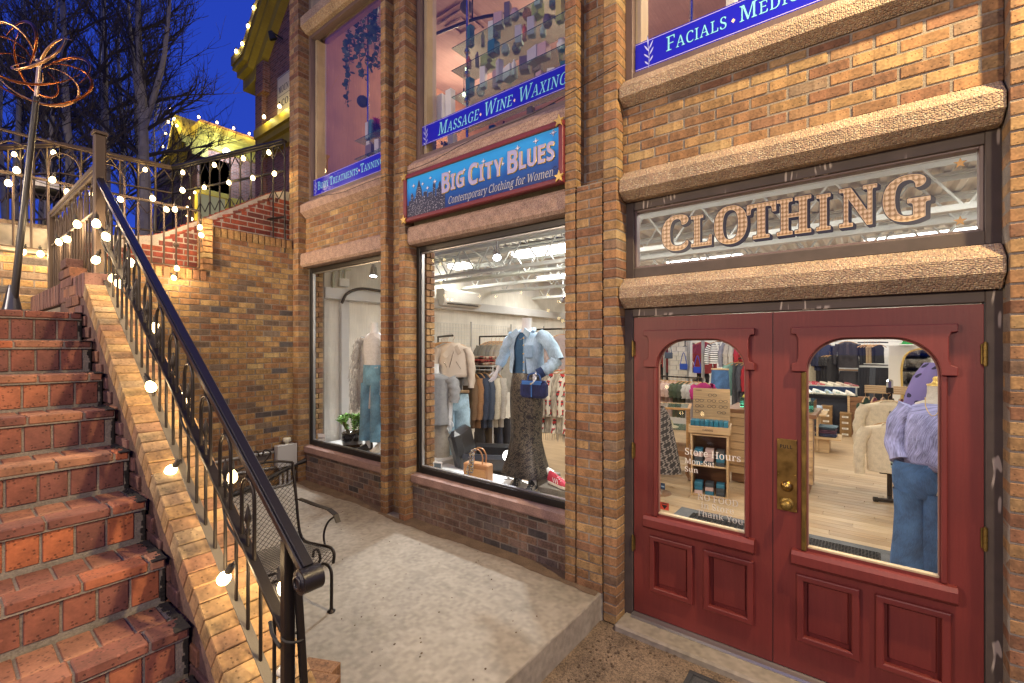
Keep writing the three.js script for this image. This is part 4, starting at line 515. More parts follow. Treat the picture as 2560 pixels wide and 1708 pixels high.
// ---------------------------------------------------------------- string lights: every bulb a thing with its own lamp
const bulbGeo = lathe([[0, -0.034], [0.012, -0.031], [0.02, -0.022], [0.0225, -0.01], [0.02, 0.004], [0.012, 0.016], [0.009, 0.022]], 14), sockGeo = mg([rod([0, 0.02, 0], [0, 0.052, 0], 0.0125, 0.011, 8), rod([0, 0.05, 0], [0, 0.065, 0], 0.005, 0.004, 6)]);
function bulb(p, label, group, k = 1, s = 1, tilt = 0, col = [1, 0.7, 0.38]) {
  const o = thing('string_light_bulb', label, 'light bulb', group, p); o.scale.setScalar(s); o.rotation.z = tilt; o.rotation.x = tilt * 0.6;
  mesh('glass_globe', bulbGeo, M.bulb, o); mesh('socket', sockGeo, M.socket, o);
  const l = new THREE.PointLight(0xffffff, 0.6 * k, 0, 2); l.color.setRGB(...col); l.position.set(0, -0.01, 0); l.castShadow = true; l.shadow.radius = 1.1; l.name = 'bulb_light'; o.add(l); return o;
}
for (const [x, y, z, t, i] of [[-3.55, 2.35, 2.5, 0.5], [-3.62, 2.39, 2.51, -0.3], [-2.71, 1.78, 2.55, 0.4], [-2.36, 1.44, 2.56, -0.7], [-1.98, 1.46, 2.47, 0], [-1.82, 1.14, 2.55, -0.5], [-1.55, 1.16, 2.47, 0.3], [-3.12, 2.1, 2.47, 0.6], [-2.91, 2.07, 2.48, 0], [-2.53, 1.73, 2.47, 0.7]].sort((a, b) => b[0] - a[0]).map((q, i) => [...q, i])) bulb([x, y, z], `${ord(i)} warm bulb up from the foot of the stair railing`, 'bulbs along the stair railing', 0.5, 1, t);
for (const [x, y, z, t, i] of [[-5.25, 2.83, 2.54, 0.3], [-4.87, 2.8, 2.54, -0.3], [-4.37, 2.83, 2.56, 0.2], [-3.84, 2.75, 2.55, 0], [-3.65, 2.64, 2.54, 0.5], [-3.84, 2.52, 2.55, -0.4], [-3.44, 2.47, 2.47, 0.3]].map((q, i) => [...q, i])) bulb([x, y, z], `${ord(i)} warm bulb from the far end of the landing railing`, 'bulbs along the landing railing', 0.9, 1, t);
for (const [x, y, z, i] of [[-6.04, 3.45, 2.14], [-6.04, 3.48, 2.2], [-6.04, 3.45, 2.38], [-6.04, 3.54, 2.48], [-6.04, 3.56, 2.71], [-6.04, 3.43, 2.76], [-6.04, 2.89, 2.49], [-6.04, 2.83, 2.56], [-6.04, 2.83, 2.67], [-6.04, 3.13, 2.4], [-6.04, 3.48, 1.99], [-6.04, 3.56, 1.72], [-6.04, 3.72, 1.45], [-6.04, 3.47, 1.6], [-6.04, 3.49, 1.52], [-6.04, 3.34, 1.28], [-6.04, 3.25, 1.27], [-6.05, 2.84, 1.5], [-6.05, 2.73, 1.53]].sort((a, b) => a[2] - b[2]).map((q, i) => [...q, i])) bulb([x, y, z], `${ord(i)} warm bulb from the shop end of the wall fence`, 'bulbs on the wall fence', 1.0, 1.1, rr(-0.6, 0.6));
for (const [x, y, z, i] of [[-8.15, 4.6, 0.83], [-7.45, 4.6, 0.65], [-6.87, 4.6, 0.49], [-6.39, 4.6, 0.36], [-7.65, 4.3, 0.71], [-7.15, 4.3, 0.57], [-6.69, 4.3, 0.44], [-6.29, 4.3, 0.33], [-8.54, 4.6, 1.68], [-8.46, 4.6, 1.21], [-8.70, 4.6, 2.15], [-9.2, 4.6, 2.47]].sort((a, b) => b[0] - a[0]).map((q, i) => [...q, i])) bulb([x, y, z], `${ord(i)} yellow bulb from the shop along the upper terrace rail`, 'bulbs under the terrace rail', 0.55, 1.2, rr(-0.2, 0.2), [1, 0.72, 0.25]);
{ // cables that carry them
  const P = []; for (let x = -3.9; x <= -1.45; x += 0.12) P.push([x, yM(x) - 0.012 - 0.02 * Math.abs(Math.sin(x * 9)), RZ + 0.02 * Math.sin(x * 13)]);
  tag(mesh('light_cable', vtube(P, 0.0045, 5, 120), M.wire), 'black light cable twisted along the stair railing', 'cable');
  const Q = []; for (let z = 1.27; z < 3; z += 0.1) Q.push([-6.055, 3.53 - 0.05 * Math.abs(Math.sin(z * 7)), z]); Q.unshift([-6.05, 3.1, 1.25], [-6.05, 3.3, 1.27]); tag(mesh('light_cable', vtube(Q, 0.0045, 5, 90), M.wire), 'black light cable strung along the wall fence', 'cable');
  const W = []; for (let i = 0; i <= 12; i++) { const t = i / 12; W.push([-6.1 + 4.7 * t, 3.92 + 0.05 * t - 0.16 * Math.sin(t * PI) + 0.02 * Math.sin(t * 20), 0.17]); } tag(mesh('light_cable', vtube(W, 0.003, 5, 60), M.wire), 'thin black wire sagging across the shop front below the upper windows', 'cable');
}
// ---------------------------------------------------------------- copper wind sculpture on its leaning post
{
  const s = thing('wind_sculpture', 'copper wind sculpture of curling blades on a leaning post', 'sculpture'), a = V(-4.6, 2.17, 2.85), b = V(-4.455, 3.78, 2.742), cu = mat([0.5, 0.16, 0.05], 0.28, { metalness: 1, map: T.brass }), cuD = mat([0.62, 0.36, 0.16], 0.3, { metalness: 1 });
  mesh('base_cone', [lathe([[0.07, 0], [0.07, 0.012], [0.055, 0.016], [0.022, 0.2], [0.02, 0.215]], 8).translate(a.x, a.y, a.z)], mat([0.05, 0.055, 0.075], 0.35, { metalness: 0.7 }), s);
  mesh('post', rod(a, a.clone().lerp(b, 0.93), 0.021, 0.017, 12), M.blackRail, s); mesh('spindle', [rod(a.clone().lerp(b, 0.9), b.clone().add(V(0.008, 0.12, -0.004)), 0.012, 0.011, 10), at(new THREE.SphereGeometry(0.016, 10, 8), b.x + 0.008, b.y + 0.13, b.z)], mat([0.5, 0.4, 0.32], 0.3, { metalness: 1 }), s);
  const c = b.clone().add(V(0.02, 0.09, 0)), R = V(0.7897, 0, -0.6134), F = V(-0.6134, 0, -0.7897), U = V(0, 1, 0);
  // two counter-turning wheels of curling, tapering blades
  for (let w = 0; w < 2; w++) for (let i = 0; i < 5; i++) {
    const t0 = i * PI / 2.5 + w * 0.5, dir = w ? -1 : 1, P = []; for (let k = 0; k <= 14; k++) { const q = k / 14, ang = t0 + dir * (q * 3.5), r = 0.03 + 0.33 * Math.pow(q, 0.8) * (1 - 0.15 * q), off = 0.16 * Math.sin(q * PI * 1.1); P.push(c.clone().addScaledVector(R, Math.cos(ang) * r).addScaledVector(U, Math.sin(ang) * r * 0.82).addScaledVector(F, (w ? 0.04 : -0.06) + (w ? off : -off) * 0.8)); }
    mesh('blade', vtube(P, (t) => 0.0022 + 0.0072 * Math.sin(Math.min(1, t * 1.05) * PI) * (t > 0.4 ? 1 : 0.35 + t * 1.6), 7, 40), i % 3 === 0 ? cuD : cu, s);
  }
}
// ---------------------------------------------------------------- garden chair of expanded metal
{
  const s = thing('patio_chair', 'dark metal mesh armchair on the patio behind the stair railing', 'chair', null, [-3.14, 0.14, 1.72], -0.06), m = M.iron;   // faces +x
  const seat = (u) => [0.24 - u * 0.46, 0.43 - 0.05 * Math.sin(u * 2.2) * u], back = (u) => [-0.22 - 0.16 * u, 0.385 + 0.55 * u];
  const lat = (f, n1, n2, w0, w1) => { const o = []; const P = (i, j) => { const u = i / n1, [x, y] = f(u); return [x, y, (j / n2 - 0.5) * (w0 + (w1 - w0) * u)]; }; for (let i = 0; i < n1; i++) for (let j = 0; j < n2; j++) { const e = (i + j) % 2; o.push(bar(P(i, j + e), P(i + 1, j + 1 - e), 0.0042, 0.0018)); } return mg(o.map((g) => { return g; })); };
  mesh('seat', lat(seat, 34, 24, 0.47, 0.44), m, s); mesh('backrest', lat(back, 34, 24, 0.44, 0.46), m, s);
  mesh('front_lip', (() => { const f = (u) => [0.24 + 0.02 * Math.sin(u * 1.5), 0.43 - 0.09 * u]; return lat(f, 7, 24, 0.47, 0.47); })(), m, s);
  for (const k of [-1, 1]) {
    const z = k * 0.235; mesh('seat_frame', vtube([[0.25, 0.345, z], [0.262, 0.41, z], [0.235, 0.436, z], [0.0, 0.4, z], [-0.2, 0.375, z], [-0.235, 0.42, z * 0.95], [-0.3, 0.66, z * 0.95], [-0.375, 0.93, z * 0.97]], 0.0105, 8, 50), m, s);
    mesh('armrest', (() => { const P = [[-0.3, 0.66, k * 0.245], [-0.1, 0.655, k * 0.27], [0.1, 0.665, k * 0.28], [0.2, 0.65, k * 0.28], [0.235, 0.605, k * 0.28]]; return mg(P.slice(1).map((q, i) => bar(P[i], q, 0.036, 0.007))); })(), m, s);
    mesh('arm_brace', vtube([[0.2, 0.645, k * 0.28], [0.1, 0.57, k * 0.27], [0.075, 0.49, k * 0.255], [0.11, 0.43, k * 0.245], [0.2, 0.435, k * 0.238]], 0.0075, 7, 30), m, s);
    mesh('leg', [vtube([[-0.16, 0.22, z], [0.02, 0.26, z], [0.16, 0.305, z], [0.215, 0.285, z], [0.225, 0.15, z], [0.222, 0.01, z]], 0.0115, 8, 40), at(lathe([[0, 0], [0.026, 0.0], [0.027, 0.008], [0.014, 0.014], [0.012, 0.03]], 12), 0.222, 0, z)], m, s);
    mesh('leg', [vtube([[-0.16, 0.22, z], [-0.26, 0.19, z], [-0.3, 0.1, z], [-0.3, 0.01, z]], 0.0115, 8, 24), at(lathe([[0, 0], [0.026, 0.0], [0.027, 0.008], [0.014, 0.014], [0.012, 0.03]], 12), -0.3, 0, z)], m, s);
    mesh('spring', vtube([[-0.02, 0.26, z * 0.96], [0.07, 0.29, z * 0.9], [0.11, 0.34, z * 0.9], [0.08, 0.385, z * 0.9], [0.02, 0.37, z * 0.9], [0.0, 0.32, z * 0.9]], 0.01, 8, 30), m, s);
  }
  mesh('cross_bar', [rod([-0.16, 0.22, -0.235], [-0.16, 0.22, 0.235], 0.01, 0.01, 8), rod([0.1, 0.29, -0.235], [0.1, 0.29, 0.235], 0.009, 0.009, 8)], m, s);
  mesh('top_scroll', [vtube([[-0.375, 0.93, -0.228], [-0.385, 0.955, -0.12], [-0.385, 0.965, 0], [-0.385, 0.955, 0.12], [-0.375, 0.93, 0.228]], 0.0095, 7, 30), vtube([[-0.38, 0.965, 0.02], [-0.38, 1.03, 0.07], [-0.38, 1.06, 0.03], [-0.38, 1.02, 0.01]], 0.006, 6, 24), vtube([[-0.38, 0.965, -0.02], [-0.38, 1.03, -0.07], [-0.38, 1.06, -0.03], [-0.38, 1.02, -0.01]], 0.006, 6, 24)], m, s);
}
// ---------------------------------------------------------------- electrics at the foot of the wall
{
  const s = thing('junction_box', 'grey electrical junction box with a white cap low on the brick wall', 'electrical box', null, [-6.13, 0, 0.29]);
  mesh('box', bx(0.11, 0.27, 0.24, 0.055, 0.53, 0, 0.006), M.boxGrey, s); mesh('lid', bx(0.012, 0.285, 0.256, 0.116, 0.53, 0, 0.004), M.boxGrey, s); mesh('photocell', [at(lathe([[0, 0.085], [0.045, 0.085], [0.05, 0.075], [0.05, 0.04], [0.035, 0.03], [0.02, 0.025], [0.02, 0]], 16), 0.06, 0.665, -0.02)], mat([0.62, 0.62, 0.5], 0.5), s);
  for (const z of [-0.06, 0, 0.06]) mesh('conduit_stub', rod([0.05, 0.12, z], [0.05, 0.4, z], 0.017, 0.017, 10), M.boxGrey, s);
  mesh('screw', [-0.1, 0.1].flatMap((z) => [0.41, 0.65].map((y) => at(new THREE.SphereGeometry(0.007, 6, 5), 0.122, y, z))), M.grey, s);
  tag(mesh('conduit', [vtube([[-6.11, 0.585, 0.42], [-6.11, 0.59, 0.8], [-6.11, 0.58, 1.3], [-6.11, 0.56, 2.2]], 0.017, 8), rod([-6.11, 0.587, 0.5], [-6.11, 0.588, 0.54], 0.024, 0.024, 10)], M.alu), 'upper galvanised conduit running along the brick wall from the junction box', 'conduit');
  tag(mesh('conduit', vtube([[-6.11, 0.38, 0.4], [-6.11, 0.4, 0.8], [-6.11, 0.4, 1.3], [-6.11, 0.38, 2.2]], 0.014, 8), M.alu), 'thin lower galvanised conduit near the patio floor', 'conduit');
  tag(mesh('drain_pipe', vtube([[-6.0, 0.42, 0.05], [-6.05, 0.36, 0.25], [-6.07, 0.25, 0.55], [-6.06, 0.17, 0.9], [-6.05, 0.155, 1.6]], 0.03, 10, 40), M.black), 'black flexible pipe sloping down behind the junction box', 'pipe');
  tag(mesh('hose', vtube([[-6.06, 0.3, 0.16], [-6.03, 0.2, 0.2], [-5.98, 0.16, 0.3], [-5.97, 0.156, 0.5]], 0.016, 8, 30), mat([0.1, 0.09, 0.08], 0.6)), 'short grey cable loop at the foot of the wall', 'cable');
}
{
  const s = thing('door_mat', 'dark ribbed door mat on the asphalt before the doors', 'mat', null, [-0.49, -0.056, 0.52]), r = []; for (let i = 0; i < 30; i++) r.push(bx(0.66, 0.006, 0.008, 0, 0.013, -0.17 + i * 0.0118, 0.001));
  mesh('backing', bx(0.74, 0.01, 0.44, 0, 0.006, 0, 0.003), mat([0.03, 0.032, 0.035], 0.9), s); mesh('rib', r, mat([0.05, 0.05, 0.052], 0.95), s); mesh('border', [bx(0.74, 0.012, 0.03, 0, 0.012, 0.205), bx(0.74, 0.012, 0.03, 0, 0.012, -0.205), bx(0.03, 0.012, 0.38, 0.355, 0.012, 0), bx(0.03, 0.012, 0.38, -0.355, 0.012, 0)], mat([0.022, 0.023, 0.026], 0.8), s);
}
// ---------------------------------------------------------------- outdoor lamps that light the shop front (above and behind the picture)
{
  const lampHead = (s, x, y, z, dir, k, col, r) => { mesh('shade', at(lathe([[0.03, 0.1], [0.045, 0.09], [0.06, 0.05], [0.12, -0.02], [0.125, -0.03], [0.118, -0.025], [0.056, 0.045], [0.03, 0.08]], 20), x, y, z), M.bronze, s); mesh('bulb', at(new THREE.SphereGeometry(0.04, 14, 10), x, y - 0.005, z), glow(col, 12), s); const l = new THREE.SpotLight(0xffffff, k, 0, 1.25, 0.55, 2); l.color.setRGB(...col); l.position.set(x, y - 0.06, z); l.target.position.set(...dir); l.castShadow = true; l.shadow.radius = r; s.add(l, l.target); };
  const s = thing('wall_lamp', 'bronze gooseneck lamp on the pier beyond the doors', 'wall lamp', 'gooseneck lamps on the shop front'); lampHead(s, 1.2, 5.15, 1.0, [-0.6, 2.0, 0.2], 84, [1, 0.74, 0.38], 3); mesh('arm', vtube([[1.2, 5.25, 0.15], [1.2, 5.45, 0.4], [1.2, 5.48, 0.8], [1.2, 5.25, 1.0]], 0.014, 8, 30), M.bronze, s);
  // street lamp with a frosted globe behind the camera
  for (const [x, z, k, l] of [[1.9, 6.4, 72, 'street lamp with a frosted globe opposite the doors'], [-4.6, 7.2, 100, 'street lamp with a frosted globe opposite the windows']]) {
    const t = thing('street_lamp', l, 'street lamp', 'street lamps along the pavement', [x, -0.06, z]); mesh('post', [lathe([[0.12, 0], [0.12, 0.3], [0.06, 0.4], [0.045, 3.9]], 14)], M.bronze, t); mesh('globe', at(new THREE.SphereGeometry(0.2, 24, 16), 0, 4.1, 0), glow([1, 0.8, 0.55], 5), t); mesh('cap', at(lathe([[0, 0.3], [0.03, 0.26], [0.16, 0.2], [0.2, 0.14]], 16), 0, 4.05, 0), M.bronze, t);
    const p = new THREE.PointLight(0xffffff, k, 0, 2); p.color.setRGB(1, 0.79, 0.53); p.position.set(0, 4.1, 0); p.castShadow = true; p.shadow.radius = 9; t.add(p);
  }
}
// ---------------------------------------------------------------- bare aspens behind the terrace
{
  const bark = mat([0.75, 0.73, 0.68], 0.9, { map: T.bark }), twig = mat([0.05, 0.043, 0.042], 0.9), grp = 'bare aspens behind the terrace';
  const seg = (out, a, b, r0, r1, n) => { // open tapered tube
    const d = b.clone().sub(a).normalize(), u = Math.abs(d.y) > 0.9 ? V(1, 0, 0) : V(0, 1, 0), x = d.clone().cross(u).normalize(), y = d.clone().cross(x);
    for (let i = 0; i < n; i++) { const c0 = Math.cos(i / n * 2 * PI), s0 = Math.sin(i / n * 2 * PI), c1 = Math.cos((i + 1) / n * 2 * PI), s1 = Math.sin((i + 1) / n * 2 * PI), P = (p, r, c, s) => [p.x + (x.x * c + y.x * s) * r, p.y + (x.y * c + y.y * s) * r, p.z + (x.z * c + y.z * s) * r], A = P(a, r0, c0, s0), B = P(a, r0, c1, s1), C = P(b, r1, c1, s1), D = P(b, r1, c0, s0); out.push(...A, ...C, ...B, ...A, ...D, ...C); }
  };
  function limb(out, p, dir, len, r, depth, n) {
    const k = depth > 1 ? 5 : 3; let a = p.clone(), d = dir.clone();
    for (let i = 0; i < k; i++) { const b = a.clone().addScaledVector(d, len / k), r0 = r * (1 - 0.8 * i / k), r1 = r * (1 - 0.8 * (i + 1) / k); seg(out, a, b, Math.max(r0, 0.0035), Math.max(r1, 0.003), n); d.add(V(rr(-0.22, 0.22), rr(-0.05, 0.2), rr(-0.22, 0.22))).normalize();
      if (depth > 0) for (let q = 0; q < (depth > 1 ? 2 : 2); q++) { const e = d.clone().add(V(rr(-1, 1), rr(-0.2, 0.7), rr(-1, 1)).multiplyScalar(0.9)).normalize(); limb(out, b, e, len * rr(0.3, 0.55), r * 0.45 * (1 - 0.5 * i / k) + 0.002, depth - 1, 3); } a = b; }
  }
  function aspen(x, z, h, r, label, o = {}) {
    const s = thing('aspen_tree', label, 'tree', grp, [x, 3.0, z]), tr = [], cr = []; let a = V(0, 0, 0), lean = V(o.lean || rr(-0.03, 0.03), 1, rr(-0.03, 0.03)), n = 16;
    const stems = o.fork ? [[V(-0.28, 1, 0.05)], [V(0.35, 1, -0.15)], [V(0.05, 1, 0.1)]] : [];
    for (let i = 0; i < n; i++) {
      const t = i / n, d = lean.clone().add(V(rr(-0.05, 0.05), 0, rr(-0.05, 0.05))).normalize(), b = a.clone().addScaledVector(d, h / n), r0 = r * (1 - 0.88 * t), r1 = r * (1 - 0.88 * (i + 1) / n); seg(tr, a, b, r0, r1, 10);
      if (t > (o.low || 0.2)) for (let q = 0; q < (o.dense || 2); q++) { const an = rr(0, 2 * PI); limb(cr, b, V(Math.cos(an), rr(0.5, 1.3), Math.sin(an)).normalize(), (1 - t) * h * rr(0.18, 0.36) + 0.35, r1 * 0.42 + 0.006, 2, 4); }
      if (o.fork && i === o.fork) for (const [v] of stems) { let p = b.clone(), d2 = v.clone().normalize(); for (let k = 0; k < 10; k++) { const e = p.clone().addScaledVector(d2, h * 0.05); seg(tr, p, e, r1 * 0.72 * (1 - 0.075 * k), r1 * 0.72 * (1 - 0.075 * (k + 1)), 8); limb(cr, e, d2.clone().add(V(rr(-1, 1), rr(0, 0.6), rr(-1, 1)).multiplyScalar(0.7)).normalize(), h * rr(0.08, 0.16), 0.012, 2, 4); d2.add(V(rr(-0.06, 0.06), 0.12, rr(-0.06, 0.06))).normalize(); p = e; } }
      a = b;
    }
    const mk = (l) => { const g = new THREE.BufferGeometry(); g.setAttribute('position', new THREE.Float32BufferAttribute(l, 3)); g.computeVertexNormals(); return tri(g); };
    mesh('trunk', mk(tr), bark, s); mesh('crown', mk(cr), twig, s);
  }
  const L = ['thin bare aspen behind the wind sculpture', 'straight pale aspen trunk between sculpture and railing post', 'slim aspen rising behind the landing newel', 'far slender aspen half hidden among the others', 'dark upright aspen left of the forked tree', 'large pale aspen forking into spreading limbs', 'low branching aspen close behind the lamp dome', 'bare aspen at the picture edge behind the fence', 'distant aspen at the far left corner', 'distant aspen among the thicket', 'far aspen behind the copper blades', 'far aspen beside the low gabled building', 'faint aspen in the depth of the grove', 'thin distant aspen over the terrace rail'];
  [[-18.6, 1.2, 11, 0.1], [-13.66, 1.16, 10, 0.1], [-15.75, 0.25, 11.5, 0.13], [-19.34, -0.76, 12, 0.11], [-17.09, -0.61, 11, 0.09], [-13.71, -0.07, 9.5, 0.16, { fork: 6, low: 0.3 }], [-13.5, 1.67, 7.5, 0.06, { low: 0.12 }], [-17.68, 1.75, 11, 0.09], [-22.27, 1.52, 12, 0.1], [-21.38, -0.44, 13, 0.1], [-24.7, 0.87, 13, 0.1], [-21.78, -2.2, 9, 0.07], [-24.71, -1.66, 13, 0.1], [-25.16, -0.04, 13, 0.11]].forEach(([x, z, h, r, o], i) => aspen(x, z, h, r, L[i], o));
}
// ---------------------------------------------------------------- buildings beyond the terrace
{
  const wallM = mat([1, 1, 1], 0.9, { map: T.farBrick }), yel = mat([0.52, 0.4, 0.06], 0.6, { map: T.paint }), olive = mat([0.2, 0.15, 0.05], 0.7), dk = mat([0.03, 0.03, 0.03], 0.8);
  // cornice: stepped mouldings along a line of points in a plane of constant z, or of constant x
  const corn = (P, h, out, ax) => { const g = []; for (const [dy, hh, o] of [[0, 0.26, out], [-0.26, 0.16, out * 0.75], [-0.42, h - 0.42, out * 0.4]]) for (let i = 0; i + 1 < P.length; i++) { const [a, b] = [P[i], P[i + 1]]; const s = ext(shape([[a[0], a[1] + dy], [b[0], b[1] + dy], [b[0], b[1] + dy - hh], [a[0], a[1] + dy - hh]]), o + 0.3, 0); g.push(ax === 'x' ? s.rotateY(-PI / 2).translate(0.3, 0, 0).scale(-1, 1, 1) : s.translate(0, 0, -0.3)); } return g.map((q) => tri(q)); };
  let nb = 0; const yb = (p, k, w) => bulb(p, `${ord(nb++)} small yellow bulb along the ${w}`, 'bulbs along the far cornices', k, 1.9, 0, [1, 0.82, 0.2]);
  { // tall gabled building beside the shop
    const s = thing('gabled_building', 'tall brick building with a yellow cornice and lights just past the shop', 'building'), z = -3;
    mesh('wall', tri(ext(shape([[-14.5, 3], [-9, 3], [-9, 14], [-10.4, 14], [-13.3, 11.3], [-14.5, 10.3]]), 4, 0).translate(0, 0, z - 4)), wallM, s);
    mesh('pilaster', [tri(span(-14.5, -14.05, 3, 10.2, z, z + 0.14, 0.01)), tri(span(-14.3, -13.85, 9.4, 10.3, z, z + 0.2, 0.01))], wallM, s);
    mesh('cornice', corn([[-15.2, 10.6], [-14.45, 10.66], [-13.1, 11.95], [-10.4, 14.4]], 0.75, 0.5).map((g) => g.translate(0, 0, z)), yel, s); mesh('gutter', corn([[-15.2, 10.72], [-14.45, 10.78], [-13.1, 12.07], [-10.4, 14.5]].map(([a, b]) => [a, b]), 0.5, 0.54).slice(0, 3).map((g) => g.translate(0, 0, z)), olive, s);
    mesh('band', corn([[-14.1, 8.25], [-9, 8.25]], 0.7, 0.35).map((g) => g.translate(0, 0, z)), yel, s);
    const sg = print(512, 640, (x) => { x.fillStyle = '#cfc4ad'; x.fillRect(0, 0, 512, 640); x.strokeStyle = '#4a4438'; x.lineWidth = 8; x.strokeRect(14, 14, 484, 612); x.fillStyle = '#1d2340'; x.font = 'bold 150px serif'; x.fillText('MOUN', 40, 270, 300); x.fillRect(30, 320, 452, 8); x.fillText('CO', 120, 500); });
    mesh('wall_sign', sheet(-13.2, -12.2, 8.45, 9.55, z + 0.09), new THREE.MeshStandardMaterial({ map: sg, roughness: 0.6 }), s); mesh('sign_box', span(-13.24, -12.16, 8.4, 9.6, z, z + 0.08, 0.02), M.linen, s);
    const fl = part('floodlight', s, [-12.95, 10.55, z + 0.35]); mesh('housing', [lathe([[0, 0.1], [0.06, 0.1], [0.11, -0.1], [0.1, -0.1]], 12).rotateX(0.5), rod([0, 0.05, -0.3], [0, 0.1, 0], 0.02, 0.02, 6)], dk, fl);
    for (const p of [[-14.79, 10.75, -2.45], [-14.37, 10.8, -2.45], [-13.97, 11.15, -2.45], [-13.6, 11.5, -2.45], [-13.32, 11.8, -2.45], [-12.9, 12.2, -2.45], [-12.3, 8.35, -2.55], [-13.2, 8.35, -2.55]]) yb(p, 1.6, 'cornice of the tall gabled building');
    nb = 0;
  }
  { // lower building whose long side runs away from us
    const s = thing('low_building', 'lower brick building with yellow cornices and strings of bulbs', 'building'), X = -21;
    mesh('wall', [tri(span(X - 6, X, 3, 10.2, -14, -3.5, 0.01)), tri(ext(shape([[-25, 3], [-21.0, 3], [-21.0, 9.6], [-21.6, 10.6], [-22.4, 9.7], [-25, 9.6]]), 1.2, 0).translate(0, 0, -4.6))], wallM, s);
    const long = corn([[3.3, 10.72], [14, 10.72]], 0.8, 0.5, 'z').map((g) => g.rotateY(PI / 2).translate(X, 0, 0)); mesh('cornice', long, yel, s);
    mesh('parapet', tri(span(X - 0.6, X + 0.3, 10.72, 10.92, -14, -3.4, 0.01)), wallM, s);
    mesh('gable_cornice', corn([[-23.3, 9.85], [-22.5, 9.95], [-21.62, 11.15], [-20.75, 10.1]], 0.62, 0.6).map((g) => g.translate(0, 0, -3.4)), yel, s);
    for (const [z, y] of [[-3.9, 7.3], [-5.2, 7.2], [-6.6, 7.2]]) { const w = part('window', s, [X + 0.01, y, z]); mesh('frame', [span(0, 0.12, 0.75, 0.95, -0.6, 0.6, 0.01), span(0, 0.1, -0.9, -0.75, -0.6, 0.6, 0.01), span(0, 0.1, -0.75, 0.75, -0.6, -0.5, 0.01), span(0, 0.1, -0.75, 0.75, 0.5, 0.6, 0.01)], yel, w); mesh('pane', new THREE.PlaneGeometry(1, 1.5).rotateY(PI / 2).translate(0.03, 0, 0), glow([0.75, 0.68, 0.4], 0.28), w); }
    const fl = part('floodlight', s, [X + 0.8, 9.75, -4.16]); mesh('lens', new THREE.SphereGeometry(0.12, 14, 10), glow([0.8, 0.9, 1], 25), fl); mesh('bracket', rod([-0.8, 0.5, 0], [-0.02, 0.13, 0], 0.015, 0.015, 8), dk, fl); const l = new THREE.PointLight(0xffffff, 12, 0, 2); l.color.setRGB(0.62, 0.78, 1); l.castShadow = true; fl.add(l);
    for (const p of [[-20.4, 10.85, -3.27], [-20.4, 10.88, -3.9], [-20.4, 10.88, -4.5], [-20.4, 10.88, -5.1], [-20.4, 10.88, -5.7], [-23.09, 10.02, -2.7], [-22.6, 10.1, -2.7], [-22.2, 10.5, -2.7], [-21.9, 10.9, -2.7], [-21.6, 11.3, -2.7], [-21.2, 10.8, -2.7], [-20.9, 10.45, -2.7]]) yb(p, 1.5, 'roof edges of the lower building');
    nb = 0;
    for (const p of [[-20.6, 7.95, -3.2], [-20.6, 7.7, -3.05], [-20.6, 7.3, -2.95], [-20.6, 7.0, -2.95], [-20.6, 6.9, -3.1]]) yb(p, 1.2, 'ground floor arch of the lower building');
  }
  { // lamp with a white dome behind the fence
    const s = thing('dome_lamp', 'path lamp with a white dome and clear glass behind the fence', 'lamp', null, [-9.95, 3.0, 2.1]);
    mesh('post', rod([0, 0, 0], [0, 0.9, 0], 0.05, 0.04, 12), M.bronze, s); mesh('dome', at(new THREE.SphereGeometry(0.27, 24, 12, 0, 2 * PI, 0, PI / 2).scale(1, 0.8, 1), 0, 1.33, 0), M.white, s); mesh('rim', at(lathe([[0.275, 0.02], [0.285, 0], [0.275, -0.06], [0.2, -0.08]], 24), 0, 1.33, 0), M.bronze, s);
    mesh('glass_globe', at(lathe([[0.19, 0], [0.17, -0.15], [0.11, -0.3], [0.08, -0.36]], 20), 0, 1.27, 0), M.glass, s);
  }
}
